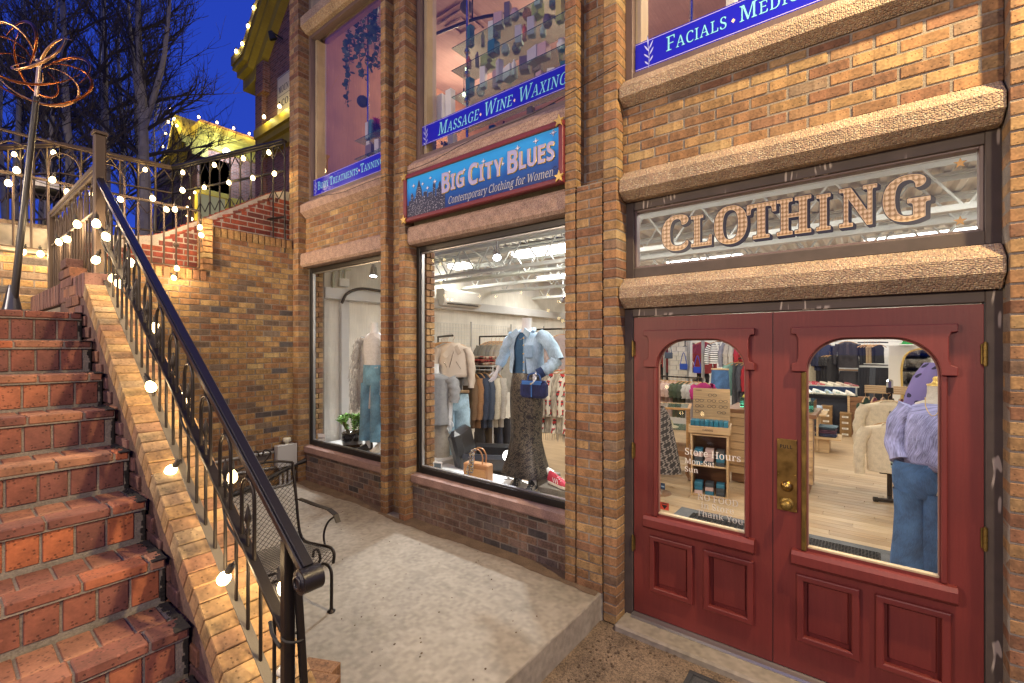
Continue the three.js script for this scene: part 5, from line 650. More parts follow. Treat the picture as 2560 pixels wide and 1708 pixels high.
// ---------------------------------------------------------------- inside the shop: room
{
  struct('shop_floor', tri(span(-6.3, 3.4, -0.1, 0.014, -11.2, -0.12, 0)), M.wood, 'pale plank floor of the shop');
  const fl = scene.children[scene.children.length - 1], pm = [[0.66, 0.5, 0.32], [0.58, 0.42, 0.26], [0.7, 0.55, 0.37], [0.62, 0.47, 0.31]].map((c) => mat(c, 0.4, { map: T.wood })), gc = {};
  for (let r = 0; r < 26; r++) for (let c = 0; c < 4; c++) { const x = -2.6 + c * 1.22 + ((r * 0.47) % 1.22), g = (gc[(r * 3 + c) % 5] ||= cb(1.214, 0.008, 0.121, 0.0015, r * 0.37, c * 0.61)); if (x > 1.9) continue; const b = mesh('plank', g, pm[(r * 7 + c * 3) % 4], fl); b.position.set(x, 0.0185, -2.45 - r * 0.125); }
  struct('shop_wall', [span(-6.5, -6.3, 0, 3.6, -11.2, -0.22, 0), span(3.4, 3.6, 0, 3.6, -11.2, -0.1, 0), span(-6.5, 3.6, 0, 3.6, -11.4, -11.2, 0), span(0.53, 3.5, 0, 3.6, -0.25, -0.24, 0)], M.wall, 'cream inner walls of the shop');
  struct('shop_soffit', [span(-6.3, -6.12, 2.66, 2.82, -11.2, -0.3, 0.005), span(-6.3, -6.22, 0.3, 2.66, -0.75, -0.62, 0.005)], M.wallGrey, 'grey beam along the white wall');
  const P = []; for (let x = -6.5; x < 3.6; x += 0.152) P.push([x, 0], [x + 0.05, 0], [x + 0.076, -0.04], [x + 0.126, -0.04], [x + 0.152, 0]); const bot = P.map(([x, y]) => [x, y + 3.6]); struct('shop_ceiling', tri(ext(shape([...bot, [3.7, 3.72], [-6.5, 3.72]]), 11.2, 0).translate(0, 0, -11.3)), M.deck, 'corrugated steel ceiling deck painted cream');
  for (const z of [-1.15, -2.0, -2.5, -3.3, -4.2, -5.7, -7.2, -8.7]) { const j = new THREE.Group(); j.name = numbered('ceiling_joist'); j.userData = { kind: 'structure', label: 'open web steel joist under the ceiling deck' }; scene.add(j); j.position.set(0, 0, z); mesh('bottom_chord', [span(-6.3, 3.4, 3.08, 3.105, -0.045, 0.045, 0.002), span(-6.3, 3.4, 3.1, 3.14, -0.008, 0.008, 0.001)], M.joist, j); mesh('top_chord', [span(-6.3, 3.4, 3.515, 3.54, -0.05, 0.05, 0.002), span(-6.3, 3.4, 3.47, 3.515, -0.008, 0.008, 0.001)], M.joist, j); if (z > -1.5) { j.removeFromParent(); continue; } for (let i = 0; i < 16; i++) { const x = -6.25 + i * 0.6; mesh('web', [rod([x, 3.53, 0], [x + 0.3, 3.1, 0], 0.012, 0.012, 5), rod([x + 0.3, 3.1, 0], [x + 0.6, 3.53, 0], 0.012, 0.012, 5)], M.joist, j); } }
  mesh('cross_bridging', [rod([-6.2, 3.1, -2], [-6.0, 3.5, -2.5], 0.01, 0.01, 5), rod([-4.9, 3.5, -2.0], [-4.9, 3.1, -3.3], 0.01, 0.01, 5), rod([-4.9, 3.1, -2.0], [-4.9, 3.5, -3.3], 0.01, 0.01, 5)], M.joist).userData = { kind: 'structure', label: 'diagonal bridging rods between the joists' };
  const lights = [[-6.25, -2.78], [-3.85, -2.62], [-1.1, -0.85], [0.9, -0.85], [-2.6, -0.95], [1.9, -3.2], [-5.0, -5.0], [-2.2, -5.0], [0.6, -5.0], [-4.0, -7.9], [-1.2, -7.9], [1.6, -7.9], [-2.6, -10.2], [0.2, -10.2]];
  lights.forEach(([x, z], i) => { const t = thing('ceiling_light', i === 0 ? 'white fluorescent fitting close to the cream wall' : i === 1 ? 'white fluorescent fitting in the middle of the display window' : `${ord(i - 2)} white fluorescent fitting inside the shop counted from the doors`, 'ceiling light', 'fluorescent ceiling fittings', [x, 3.42, z]); const L = x < -6 ? 0.1 : 0; mesh('housing', bx(1.24 - L * 8, 0.03, 0.3, L * 4, 0.06, 0), M.white, t); mesh('diffuser', [at(cb(1.22 - L * 8, 0.075, 0.28, 0.03), L * 4, 0.005, 0)], glow([1, 0.97, 0.9], 9), t); const l = new THREE.RectAreaLight(0xffffff, i < 2 ? 26 : 34, x < -6 ? 0.42 : 1.2, 0.27); l.color.setRGB(1, 0.95, 0.86); l.position.set(L * 4, -0.036, 0); l.rotation.x = -PI / 2; t.add(l); });
}
const spot = (x, y, z, tx, ty, tz, k, col, label) => { const t = thing('spot_lamp', label, 'spot lamp', 'spot lamps under the shop ceiling', [x, y, z]), d = V(tx - x, ty - y, tz - z).normalize(), q = new THREE.Quaternion().setFromUnitVectors(V(0, -1, 0), d), can = lathe([[0.02, 0.13], [0.045, 0.12], [0.055, 0.0], [0.062, -0.03], [0.056, -0.03], [0.05, 0.0], [0.03, 0.02]], 18).applyQuaternion(q); mesh('can', can, M.chrome, t); mesh('lens', at(new THREE.CircleGeometry(0.05, 18).rotateX(PI / 2).applyQuaternion(q), d.x * 0.012, d.y * 0.012, d.z * 0.012), glow([0.9, 0.97, 1], 18), t); mesh('bracket', [rod([0, 0.1, 0], [0, 3.5 - y, 0], 0.012, 0.012, 8), rod([0.06, 0.02, 0], [0.03, 0.16, 0], 0.005, 0.005, 6), rod([-0.06, 0.02, 0], [-0.03, 0.16, 0], 0.005, 0.005, 6)], M.alu, t); const l = new THREE.SpotLight(0xffffff, k, 0, 0.6, 0.5, 2); l.color.setRGB(...col); l.position.set(d.x * 0.05, d.y * 0.05, d.z * 0.05); l.target.position.set(tx - x, ty - y, tz - z); l.castShadow = true; l.shadow.radius = 2.5; t.add(l, l.target); };
spot(-4.0, 3.2, -1.6, -2.7, 1.4, -0.4, 42, [0.92, 0.96, 1], 'bright spot lamp hanging behind the large display window');
spot(-5.75, 3.02, -0.85, -5.3, 1.3, -0.45, 22, [0.95, 0.98, 1], 'bright spot lamp behind the window with the plant');
for (const [x, z, l] of [[-5.2, -5.3, 'small white spot lamp near the mannequin neck in the window view'], [-4.6, -5.3, 'second small white spot lamp further along its track']]) spot(x, 2.95, z, x - 0.9, 1.2, z - 0.3, 10, [1, 0.95, 0.85], l);
{ // wall unit of the air conditioner
  const t = thing('air_conditioner', 'white wall mounted air conditioner above the clothing', 'air conditioner', null, [-6.19, 2.86, -3.0]); mesh('casing', (() => { const g = ext(shape([[0, -0.13], [0.16, -0.15], [0.22, -0.08], [0.22, 0.12], [0.18, 0.15], [0, 0.15]]), 1.0, 0.01); return g.translate(0, 0, -0.5); })(), M.white, t); mesh('outlet_slot', bx(0.06, 0.02, 0.8, 0.2, -0.118, 0), M.black, t);
}
{ // conduit work and hose on the white wall in the first window
  tag(mesh('wall_conduit', [vtube([[-6.27, 2.82, -0.52], [-6.27, 3.0, -0.52], [-6.27, 3.12, -0.56], [-6.27, 3.15, -0.8]], 0.022, 8), vtube([[-6.27, 3.0, -0.63], [-6.27, 3.5, -0.66]], 0.014, 8), vtube([[-6.27, 3.0, -0.7], [-6.27, 3.5, -0.74]], 0.014, 8)], mat([0.5, 0.52, 0.42], 0.6)), 'pale conduits bending up the wall behind the plant window', 'conduit');
  tag(mesh('wall_box', bx(0.06, 0.12, 0.16, -6.26, 2.93, -0.68, 0.004), M.white), 'small white junction box on the wall behind the plant window', 'electrical box');
  tag(mesh('wall_hose', vtube([[-6.1, 2.6, -0.55], [-6.08, 2.74, -0.62], [-6.07, 2.83, -0.8], [-6.07, 2.84, -1.2], [-6.07, 2.8, -2.0]], 0.022, 8, 40), M.black), 'black hose arching along the beam', 'hose');
}
// ---------------------------------------------------------------- display platforms
tag(mesh('display_platform', span(-6.2, -4.05, 0.2, 0.57, -0.95, -0.1, 0.006), M.white), 'white display platform under the potted plant', 'platform');
tag(mesh('display_platform', span(-3.95, -1.5, 0.2, 0.565, -0.62, -0.1, 0.006), M.white), 'white display platform under the mannequin in the leopard skirt', 'platform');

// ---------------------------------------------------------------- garment makers
const hangGeo = mg([vtube([[-0.19, -0.055, 0], [-0.1, -0.012, 0], [0, 0.005, 0], [0.1, -0.012, 0], [0.19, -0.055, 0]], 0.0085, 7, 20), vtube([[0, 0.005, 0], [0, 0.05, 0], [0.02, 0.075, 0], [0.0, 0.095, 0], [-0.02, 0.08, 0]], 0.0025, 5, 18)]);
function topGeo(o = {}) {   // shirt, jacket or sweater hanging from its shoulders; neck at the origin
  const { w = 0.42, len = 0.62, d = 0.05, hem = 1, fold = 0.09, sl = 0.5, sr = 0.06, open = 0, drop = 0.05 } = o, n = 30, R = [], ph = rr(0, 6);
  for (const [t, a, y] of [[0, 0.075, 0.012], [0, 0.085, 0.0], [0.02, w * 0.36, -drop * 0.6], [0.05, w * 0.49, -drop], [0.12, w * 0.5, -len * 0.14], [0.35, w * 0.47, -len * 0.4], [0.7, w * 0.48 * (0.6 + 0.4 * hem), -len * 0.72], [1, w * 0.5 * hem, -len], [1, w * 0.48 * hem, -len + 0.004]]) R.push(ell(y, a, t === 0 ? d * 0.7 : d * (1 + 0.5 * t), n, t * fold, 5, ph));
  const g = [loft(R, false)];
  if (sl > 0) for (const s of [-1, 1]) g.push(vtube([[s * w * 0.44, -drop - 0.01, 0], [s * (w * 0.52 + 0.02), -drop - sl * 0.3, 0.005], [s * (w * 0.54 + 0.03), -drop - sl * 0.65, 0.02], [s * (w * 0.54 + 0.025), -drop - sl, 0.03]], (t, a) => sr * (1 - 0.28 * t) * (1 + 0.12 * Math.sin(t * 22 + a * 2)), 10, 18, false));
  return mg(g);
}
function pantsGeo(o = {}) { const { w = 0.36, len = 0.95, d = 0.055, flare = 1.1 } = o, g = []; g.push(loft([[0, 0.46], [0.08, 0.48], [0.2, 0.5], [0.27, 0.5]].map(([y, a]) => ell(-len * y, w * a, d, 26, 0.03, 5, 1)), false)); for (const s of [-1, 1]) g.push(loft([[0.24, 0.27], [0.3, 0.275], [0.5, 0.262], [0.75, 0.255 * flare], [1, 0.255 * flare]].map(([y, a]) => ell(-len * y, w * a, d * (0.95 + 0.25 * y), 18, 0.05, 4, s, s * w * (0.245 + 0.03 * y)), false), false)); return mg(g); }
const skirtGeo = (o = {}) => { const { w = 0.34, len = 0.6, d = 0.06, hem = 1.2, k = 6 } = o; return loft([0, 0.1, 0.35, 0.7, 1].map((t) => ell(-len * t, w * 0.5 * (1 + (hem - 1) * t), d * (1 + t), 30, 0.1 * t, k, 2)), false); };
const GG = {};
const two = (m) => { m.side = THREE.DoubleSide; return m; };
function hung(name, label, cat, group, p, ry, geo, m, o = {}) { const t = thing(name, label, cat, group, p, ry); mesh('fabric', geo, two(m), t); if (!o.bare) { const h = mesh('hanger', hangGeo, M.hanger, t); h.position.y = 0.012; } return t; }
const tees = [0, 1, 2].map(() => topGeo({ w: 0.42, len: 0.6, d: 0.03, sl: 0.2, sr: 0.075 })), coats = [0, 1, 2].map(() => topGeo({ w: 0.44, len: 0.74, d: 0.035, sl: 0.56, fold: 0.06 })), shirts = [0, 1, 2].map(() => topGeo({ w: 0.42, len: 0.66, d: 0.03, sl: 0.5 }));
function rail(name, label, a, b, legs = true, only = 0) { const t = thing(name, label, 'clothes rack'); mesh('bar', rod(a, b, 0.014, 0.014, 10), M.iron, t); if (legs) for (const p of only ? [a] : [a, b]) { mesh('leg', [rod(p, [p[0], 0.03, p[2]], 0.013, 0.013, 8), bx(0.05, 0.02, 0.4, p[0], 0.03, p[2])], M.iron, t); } return t; }
// folded garments
const fold1 = (w, h, d) => { const g = cb(w, h, d, h * 0.45); const p = g.attributes.position; for (let i = 0; i < p.count; i++) p.setY(i, p.getY(i) + 0.004 * Math.sin(p.getX(i) * 21 + 1) * Math.cos(p.getZ(i) * 17)); g.computeVertexNormals(); return g; };
function pile(cat, label, p, cols, w = 0.34, d = 0.26, h = 0.035, map = T.denim) { cols.forEach((c, i) => { const t = mesh('folded_garment', fold1(w * rr(0.93, 1), h, d * rr(0.93, 1)), cloth(c, map)); t.position.set(p[0] + rr(-0.01, 0.01), p[1] + h / 2 + i * h * 0.96, p[2] + rr(-0.01, 0.01)); t.rotation.y = rr(-0.08, 0.08); tag(t, `${['lowest', 'second', 'third', 'fourth', 'fifth', 'sixth'][i]} folded garment from the bottom of ${label}`, cat, label); }); }
// low shoe, toe towards +x
const upGeo = (() => { const R = [], S = [[-0.135, 0.028, 0.075, 0.012], [-0.125, 0.036, 0.085, 0.01], [-0.08, 0.038, 0.082, 0.008], [-0.02, 0.038, 0.07, 0.008], [0.03, 0.041, 0.052, 0.008], [0.08, 0.044, 0.036, 0.008], [0.12, 0.034, 0.026, 0.01], [0.142, 0.012, 0.014, 0.012]]; for (const [x, w, h, b] of S) { const r = []; for (let j = 0; j < 16; j++) { const t = j / 16 * 2 * PI; r.push(V(x, b + 0.02 + (Math.sin(t) > 0 ? h : 0.012) * Math.sin(t) * 0.95, w * Math.cos(t) * (Math.sin(t) > 0 ? 1 - 0.35 * Math.sin(t) : 1))); } R.push(r.reverse()); } return loft(R); })();
const soleGeo = ext((() => { const s = new THREE.Shape(); s.moveTo(-0.142, 0); s.bezierCurveTo(-0.145, 0.05, -0.06, 0.042, 0, 0.042); s.bezierCurveTo(0.09, 0.055, 0.15, 0.04, 0.152, 0); s.bezierCurveTo(0.15, -0.045, 0.09, -0.052, 0, -0.04); s.bezierCurveTo(-0.06, -0.042, -0.145, -0.05, -0.142, 0); return s; })(), 0.026, 0.004).rotateX(-PI / 2);
const stripeGeo = mg([-0.02, 0.01, 0.04].flatMap((x) => [-1, 1].map((s) => bar([x, 0.032, s * 0.0415], [x - 0.03, 0.068, s * 0.03], 0.003, 0.013)))), laceGeo = mg([0.0, 0.025, 0.05, 0.072].map((x) => bar([x, 0.088 - (x + 0.02) * 0.42, -0.024], [x + 0.008, 0.088 - (x + 0.02) * 0.42, 0.024], 0.006, 0.005)));
function shoe(label, p, ry, up, st, so = [0.7, 0.66, 0.55], lc = [0.75, 0.75, 0.72], tilt = 0) { const t = thing('sneaker', label, 'shoe', null, p, ry); t.rotation.z = tilt; mesh('upper', upGeo, mat(up, 0.7), t); mesh('sole', soleGeo, mat(so, 0.7), t); mesh('stripe', stripeGeo, mat(st, 0.6), t); mesh('lace', laceGeo, mat(lc, 0.8), t); return t; }
function carton(name, label, p, w, h, d, c, txt, ry = 0) { const t = thing(name, label, 'box', null, p, ry); mesh('body', bx(w, h * 0.75, d, 0, h * 0.375, 0), cloth(c, T.speck), t); mesh('lid', bx(w + 0.008, h * 0.28, d + 0.008, 0, h * 0.86, 0), cloth(c, T.speck), t); if (txt) mesh('lettering', sheet(-w * 0.35, w * 0.45, h * 0.1, h * 0.6, d / 2 + 0.0055), clear(txt), t); return t; }

// mannequin hand: palm and five fingers, pointing down -y, palm towards +z
const mirror = (g) => { g = fin(g.clone()).scale(-1, 1, 1); for (const k of ['position', 'normal', 'uv']) { const a = g.attributes[k], n = a.itemSize; for (let i = 0; i < a.count; i += 3) for (let c = 0; c < n; c++) { const t = a.array[(i + 1) * n + c]; a.array[(i + 1) * n + c] = a.array[(i + 2) * n + c]; a.array[(i + 2) * n + c] = t; } } return g; };
const handGeo = (() => { const g = [vtube([[0, 0.02, 0], [0, -0.03, 0.002], [0, -0.075, 0.004]], (t, a) => (0.018 + 0.014 * t) * (1 - 0.45 * Math.abs(Math.sin(a))), 12, 8)]; [[-0.026, 0.055, -0.1], [-0.009, 0.072, -0.03], [0.009, 0.076, 0.03], [0.025, 0.065, 0.1]].forEach(([x, l, s]) => g.push(vtube([[x * 0.8, -0.066, 0.004], [x + s * 0.012, -0.066 - l * 0.45, 0.012], [x + s * 0.02, -0.066 - l, 0.03]], (t) => 0.008 - 0.0025 * t, 7, 8))); g.push(vtube([[0.024, -0.02, 0.006], [0.044, -0.045, 0.014], [0.052, -0.078, 0.024]], (t) => 0.0095 - 0.003 * t, 7, 8)); return mg(g); })();
const torsoGeo = (o = {}) => loft([[0.86, 0.15, 0.1], [0.94, 0.165, 0.105], [1.02, 0.145, 0.095], [1.1, 0.118, 0.08], [1.18, 0.125, 0.088], [1.28, 0.15, 0.108], [1.36, 0.165, 0.1], [1.42, 0.16, 0.08], [1.45, 0.11, 0.065], [1.47, 0.06, 0.055], [1.5, 0.05, 0.05], [1.56, 0.046, 0.048], [1.6, 0.05, 0.052]].map(([y, a, b]) => ell(y, a, b, 26)));
// ---------------------------------------------------------------- mannequin in the large window
{
  const t = thing('mannequin', 'headless mannequin in light denim jacket and dark leopard skirt', 'mannequin', null, [-2.65, 0.645, -0.44]), B = M.mannequin;   // local floor a little above the platform, in shoes
  const sx = 1.0, hand = (x, y, z, rx, rz, s = 1) => (s < 0 ? mirror(handGeo) : handGeo.clone()).rotateX(rx).rotateZ(rz).translate(x, y, z);
  mesh('body', [torsoGeo(), vtube([[0.17, 1.41, 0], [0.27, 1.3, -0.02], [0.335, 1.2, -0.02]], (q) => 0.046 - 0.008 * q, 12), vtube([[0.335, 1.2, -0.02], [0.28, 1.11, 0.05], [0.19, 1.05, 0.12]], (q) => 0.036 - 0.012 * q, 12), hand(0.18, 1.045, 0.13, -0.7, 0.9), vtube([[-0.17, 1.41, 0], [-0.25, 1.26, 0], [-0.3, 1.15, 0.02], [-0.32, 1.08, 0.06]], (q) => 0.045 - 0.02 * q, 12), hand(-0.325, 1.07, 0.065, -0.5, -0.1, -1), vtube([[-0.08, 0.12, 0.02], [-0.085, 0.0, 0.02], [-0.085, -0.04, 0.03]], 0.035, 10), vtube([[0.1, 0.12, 0.06], [0.12, 0.0, 0.06], [0.12, -0.04, 0.07]], 0.035, 10)], B, t);
  mesh('top', loft([[0.98, 0.155, 0.105], [1.05, 0.15, 0.102], [1.15, 0.138, 0.098], [1.28, 0.162, 0.12], [1.36, 0.17, 0.108], [1.42, 0.14, 0.085], [1.455, 0.075, 0.07]].map(([y, a, b]) => ell(y, a, b, 28, 0.02, 6)), false), two(cloth([0.035, 0.11, 0.21], T.knit)), t);
  const den = two(cloth([0.62, 0.82, 1.0], T.denim)), denD = two(cloth([0.42, 0.6, 0.8], T.denim));
  // jacket: open front shell with sleeves, collar, pockets and buttons
  const R = [], n = 26; for (const [y, a, b, gap] of [[1.06, 0.185, 0.135, 0.5], [1.1, 0.19, 0.135, 0.46], [1.2, 0.178, 0.132, 0.42], [1.32, 0.185, 0.135, 0.36], [1.4, 0.185, 0.112, 0.3], [1.44, 0.15, 0.09, 0.26], [1.462, 0.09, 0.08, 0.24]]) { const out = [], inn = []; for (let j = 0; j < n; j++) { const q = PI / 2 - 0.12 - gap - (j / (n - 1)) * (2 * PI - 2 * gap) + 0.12 + gap * 0.0, f = 1 + 0.03 * Math.sin(q * 6 + y * 20); out.push(V(Math.cos(q) * a * f, y, Math.sin(q) * b * f)); inn.push(V(Math.cos(q) * (a - 0.008) * f, y, Math.sin(q) * (b - 0.008) * f)); } R.push([...out, ...inn.reverse()]); }
  const jk = mesh('jacket', [loft(R, true), vtube([[0.15, 1.425, 0], [0.23, 1.38, -0.01], [0.3, 1.28, -0.02], [0.345, 1.19, -0.02]], (q, a) => (0.07 - 0.008 * q) * (1 + 0.06 * Math.sin(q * 18 + a * 3)), 14, 20, false), vtube([[0.345, 1.2, -0.02], [0.3, 1.13, 0.03], [0.25, 1.085, 0.075]], (q, a) => (0.062 - 0.01 * q) * (1 + 0.08 * Math.sin(q * 24 + a * 2)), 14, 16, false), vtube([[-0.15, 1.425, 0], [-0.24, 1.33, 0], [-0.285, 1.22, 0.01], [-0.315, 1.12, 0.05]], (q, a) => (0.068 - 0.02 * q) * (1 + 0.08 * Math.sin(q * 22 + a * 2)), 14, 22, false)], den, t);
  mesh('cuff', [vtube([[0.25, 1.085, 0.075], [0.205, 1.058, 0.11]], 0.05, 14, 4, false)], cloth([0.02, 0.045, 0.13], T.knit), t);
  mesh('collar', [bar([0.03, 1.475, 0.085], [0.115, 1.43, 0.12], 0.012, 0.06), bar([-0.05, 1.475, 0.08], [-0.12, 1.42, 0.1], 0.012, 0.055), vtube([[-0.09, 1.46, 0.03], [-0.06, 1.49, -0.06], [0.05, 1.49, -0.06], [0.1, 1.46, 0.04]], 0.018, 8)], den, t);
  mesh('pocket_flap', [at(cb(0.085, 0.035, 0.012, 0.003).rotateY(0.5), 0.11, 1.315, 0.125), at(cb(0.082, 0.09, 0.008, 0.003).rotateY(0.5), 0.11, 1.255, 0.124)], denD, t); mesh('button', [1.09, 1.17, 1.25, 1.33, 1.4].map((y) => at(new THREE.SphereGeometry(0.008, 8, 6), 0.06, y, 0.137)), M.gold, t); mesh('button_band', bar([0.062, 1.065, 0.131], [0.055, 1.42, 0.112], 0.006, 0.026), denD, t);
  mesh('necklace', vtube([[-0.06, 1.45, 0.05], [-0.03, 1.41, 0.095], [0, 1.385, 0.11], [0.03, 1.41, 0.1], [0.06, 1.45, 0.06]], 0.0025, 5), M.chrome, t);
  const sk = [[1.06, 0.148, 0.115, 0], [1.0, 0.165, 0.125, 0], [0.86, 0.18, 0.135, 0.01], [0.7, 0.178, 0.13, 0.015], [0.52, 0.165, 0.122, 0.02], [0.4, 0.165, 0.125, 0.035], [0.28, 0.19, 0.145, 0.06], [0.15, 0.225, 0.17, 0.085], [0.07, 0.245, 0.185, 0.1], [0.072, 0.235, 0.175, 0.1]];
  mesh('skirt', loft(sk.map(([y, a, b, f]) => ell(y, a, b, 44, f, 7, 1.2, 0.01 * (1.06 - y), 0.03 * (1.06 - y))), false), two(mat([1, 1, 1], 0.4, { map: T.leo })), t);
  const wk = (x, y, z, ry) => { const g = part('sneaker', t, [x, y, z], ry); mesh('upper', upGeo, mat([0.03, 0.035, 0.04], 0.7), g); mesh('sole', soleGeo, mat([0.5, 0.4, 0.27], 0.8), g); mesh('lettering', stripeGeo, mat([0.68, 0.62, 0.5], 0.7), g); mesh('lace', laceGeo, mat([0.62, 0.6, 0.52], 0.8), g); g.scale.setScalar(1.12); };
  wk(-0.06, -0.078, 0.11, -1.1); wk(0.15, -0.078, 0.16, -1.25);
}
{ // handbag held at the hip
  const t = thing('handbag', 'dark blue fur handbag hanging from the mannequin hand', 'handbag', null, [-2.45, 1.48, -0.28], 0.12), m = cloth([0.02, 0.03, 0.12], T.fuzz);
  mesh('body', [at(cb(0.27, 0.15, 0.1, 0.025), 0, 0.08, 0), at(cb(0.25, 0.02, 0.03, 0.008), 0, 0.16, 0.02)], m, t); mesh('flap', [bx(0.2, 0.012, 0.11, 0, 0.158, 0), bx(0.2, 0.028, 0.008, 0, 0.145, 0.055), bx(0.012, 0.14, 0.006, 0, 0.085, 0.052)], mat([0.03, 0.14, 0.42], 0.4), t); mesh('handle', vtube([[-0.07, 0.155, 0], [-0.055, 0.215, 0], [0, 0.235, 0], [0.055, 0.215, 0], [0.07, 0.155, 0]], 0.007, 7, 24), mat([0.03, 0.1, 0.3], 0.4), t); mesh('clasp', at(new THREE.SphereGeometry(0.01, 8, 6), 0, 0.14, 0.062), M.gold, t);
}
{ // tan tote with a scarf round its handle
  const t = thing('tote_bag', 'tan leather tote bag with a patterned scarf on its handle', 'handbag', null, [-3.18, 0.565, -0.31], 0.15), m = pmat([0.5, 0.24, 0.09], 0.35, { clearcoat: 0.4, clearcoatRoughness: 0.3 });
  mesh('body', at(cb(0.3, 0.19, 0.12, 0.012), 0, 0.095, 0), m, t); mesh('pocket', at(cb(0.16, 0.13, 0.02, 0.005), 0.05, 0.075, 0.062), mat([0.62, 0.34, 0.13], 0.3), t);
  for (const z of [-0.035, 0.035]) mesh('handle', vtube([[-0.075, 0.19, z], [-0.075, 0.27, z], [-0.035, 0.33, z], [0.035, 0.33, z], [0.075, 0.27, z], [0.075, 0.19, z]], 0.0075, 7, 30), mat([0.48, 0.22, 0.08], 0.4), t);
  mesh('scarf', [vtube([[-0.075, 0.2, 0.035], [-0.077, 0.26, 0.035], [-0.05, 0.315, 0.035], [0.0, 0.335, 0.036]], (q) => 0.013 + 0.004 * Math.sin(q * 30), 8, 30), vtube([[-0.02, 0.31, 0.05], [-0.02, 0.22, 0.075], [-0.03, 0.1, 0.08]], (q) => 0.012 + 0.008 * q, 8, 12), vtube([[-0.07, 0.2, 0.045], [-0.085, 0.14, 0.07], [-0.08, 0.06, 0.075]], (q) => 0.01 + 0.008 * q, 8, 12)], cloth([1, 1, 1], tex(128, 0.06, (u, v) => { const c = cells(u, v, 9, 71); return c[2] < 0.4 ? [0.02, 0.04, 0.14] : c[2] < 0.7 ? [0.5, 0.34, 0.03] : [0.55, 0.52, 0.45]; })), t);
}
carton('shoe_box', 'grey cardboard shoe box with dark lettering under the red shoe', [-2.17, 0.565, -0.3], 0.32, 0.14, 0.22, [0.33, 0.31, 0.25], print(256, 96, (x) => { x.clearRect(0, 0, 256, 96); x.fillStyle = '#26241f'; x.font = '64px sans-serif'; x.fillText('BACK 70', 4, 66, 250); }), 0.1);
shoe('red sneaker with white stripes on the grey shoe box', [-2.18, 0.712, -0.28], -0.35, [0.42, 0.02, 0.05], [0.75, 0.7, 0.68]);
carton('shoe_box', 'plain grey shoe box deeper inside the window', [-2.5, 0.565, -0.52], 0.26, 0.16, 0.18, [0.32, 0.3, 0.26], null, 0.0);
shoe('white sneaker standing on the plain grey box', [-2.49, 0.728, -0.5], -0.25, [0.75, 0.74, 0.7], [0.5, 0.5, 0.5]);
{ // flood lamp standing on the platform
  const t = thing('floor_spotlight', 'small bright spotlight standing on the white platform', 'spot lamp', null, [-2.93, 0.565, -0.5]), d = V(0.45, 0.35, 0.82).normalize(), q = new THREE.Quaternion().setFromUnitVectors(V(0, 1, 0), d); mesh('base', lathe([[0, 0.012], [0.055, 0.012], [0.06, 0]], 16), M.black, t); mesh('can', [lathe([[0.03, -0.09], [0.05, -0.08], [0.06, 0.03], [0.055, 0.03], [0.045, -0.06]], 18).applyQuaternion(q).translate(0, 0.26, 0), rod([0, 0.01, 0], [0, 0.22, 0], 0.01, 0.01, 8)], M.white, t); mesh('lens', new THREE.SphereGeometry(0.05, 18, 8, 0, 2 * PI, 0, PI / 2).scale(1, 0.35, 1).applyQuaternion(q).translate(d.x * 0.022, 0.26 + d.y * 0.022, d.z * 0.022), glow([0.95, 0.98, 1], 20), t);
  const l = new THREE.SpotLight(0xffffff, 5, 0, 0.75, 0.6, 2); l.color.setRGB(0.93, 0.97, 1); l.position.set(d.x * 0.08, 0.26 + d.y * 0.08, d.z * 0.08); l.target.position.set(0.6, 0.9, 0.6); l.castShadow = true; t.add(l, l.target);
}
tag(mesh('display_plinth', at(lathe([[0, 0.03], [0.2, 0.03], [0.21, 0.02], [0.21, 0]], 40), -2.78, 0.566, -0.3), M.white), 'flat round white plinth beside the black sneakers', 'plinth');
{ const t = thing('leather_chair', 'low black leather lounge chair behind the tote bag', 'chair', null, [-3.55, 0.014, -0.95], 0.5); mesh('seat', at(cb(0.62, 0.3, 0.6, 0.06), 0, 0.42, 0), M.leather, t); mesh('backrest', at(cb(0.16, 0.5, 0.6, 0.06).rotateZ(0.25), -0.34, 0.72, 0), M.leather, t); mesh('armrest', [at(cb(0.6, 0.2, 0.1, 0.04), 0, 0.62, 0.3), at(cb(0.6, 0.2, 0.1, 0.04), 0, 0.62, -0.3)], M.leather, t); for (const x of [-0.25, 0.25]) for (const z of [-0.24, 0.24]) mesh('leg', rod([x, 0, z], [x, 0.28, z], 0.02, 0.02, 8), M.chrome, t); }
{ const t = thing('display_card', 'small framed card propped in the corner of the large window', 'card', null, [-3.67, 0.58, -0.2], 0.4); mesh('frame', bx(0.1, 0.13, 0.01, 0, 0.065, 0), M.white, t); mesh('print', sheet(-0.04, 0.04, 0.015, 0.115, 0.0062), mat([0.1, 0.14, 0.17], 0.5), t); }
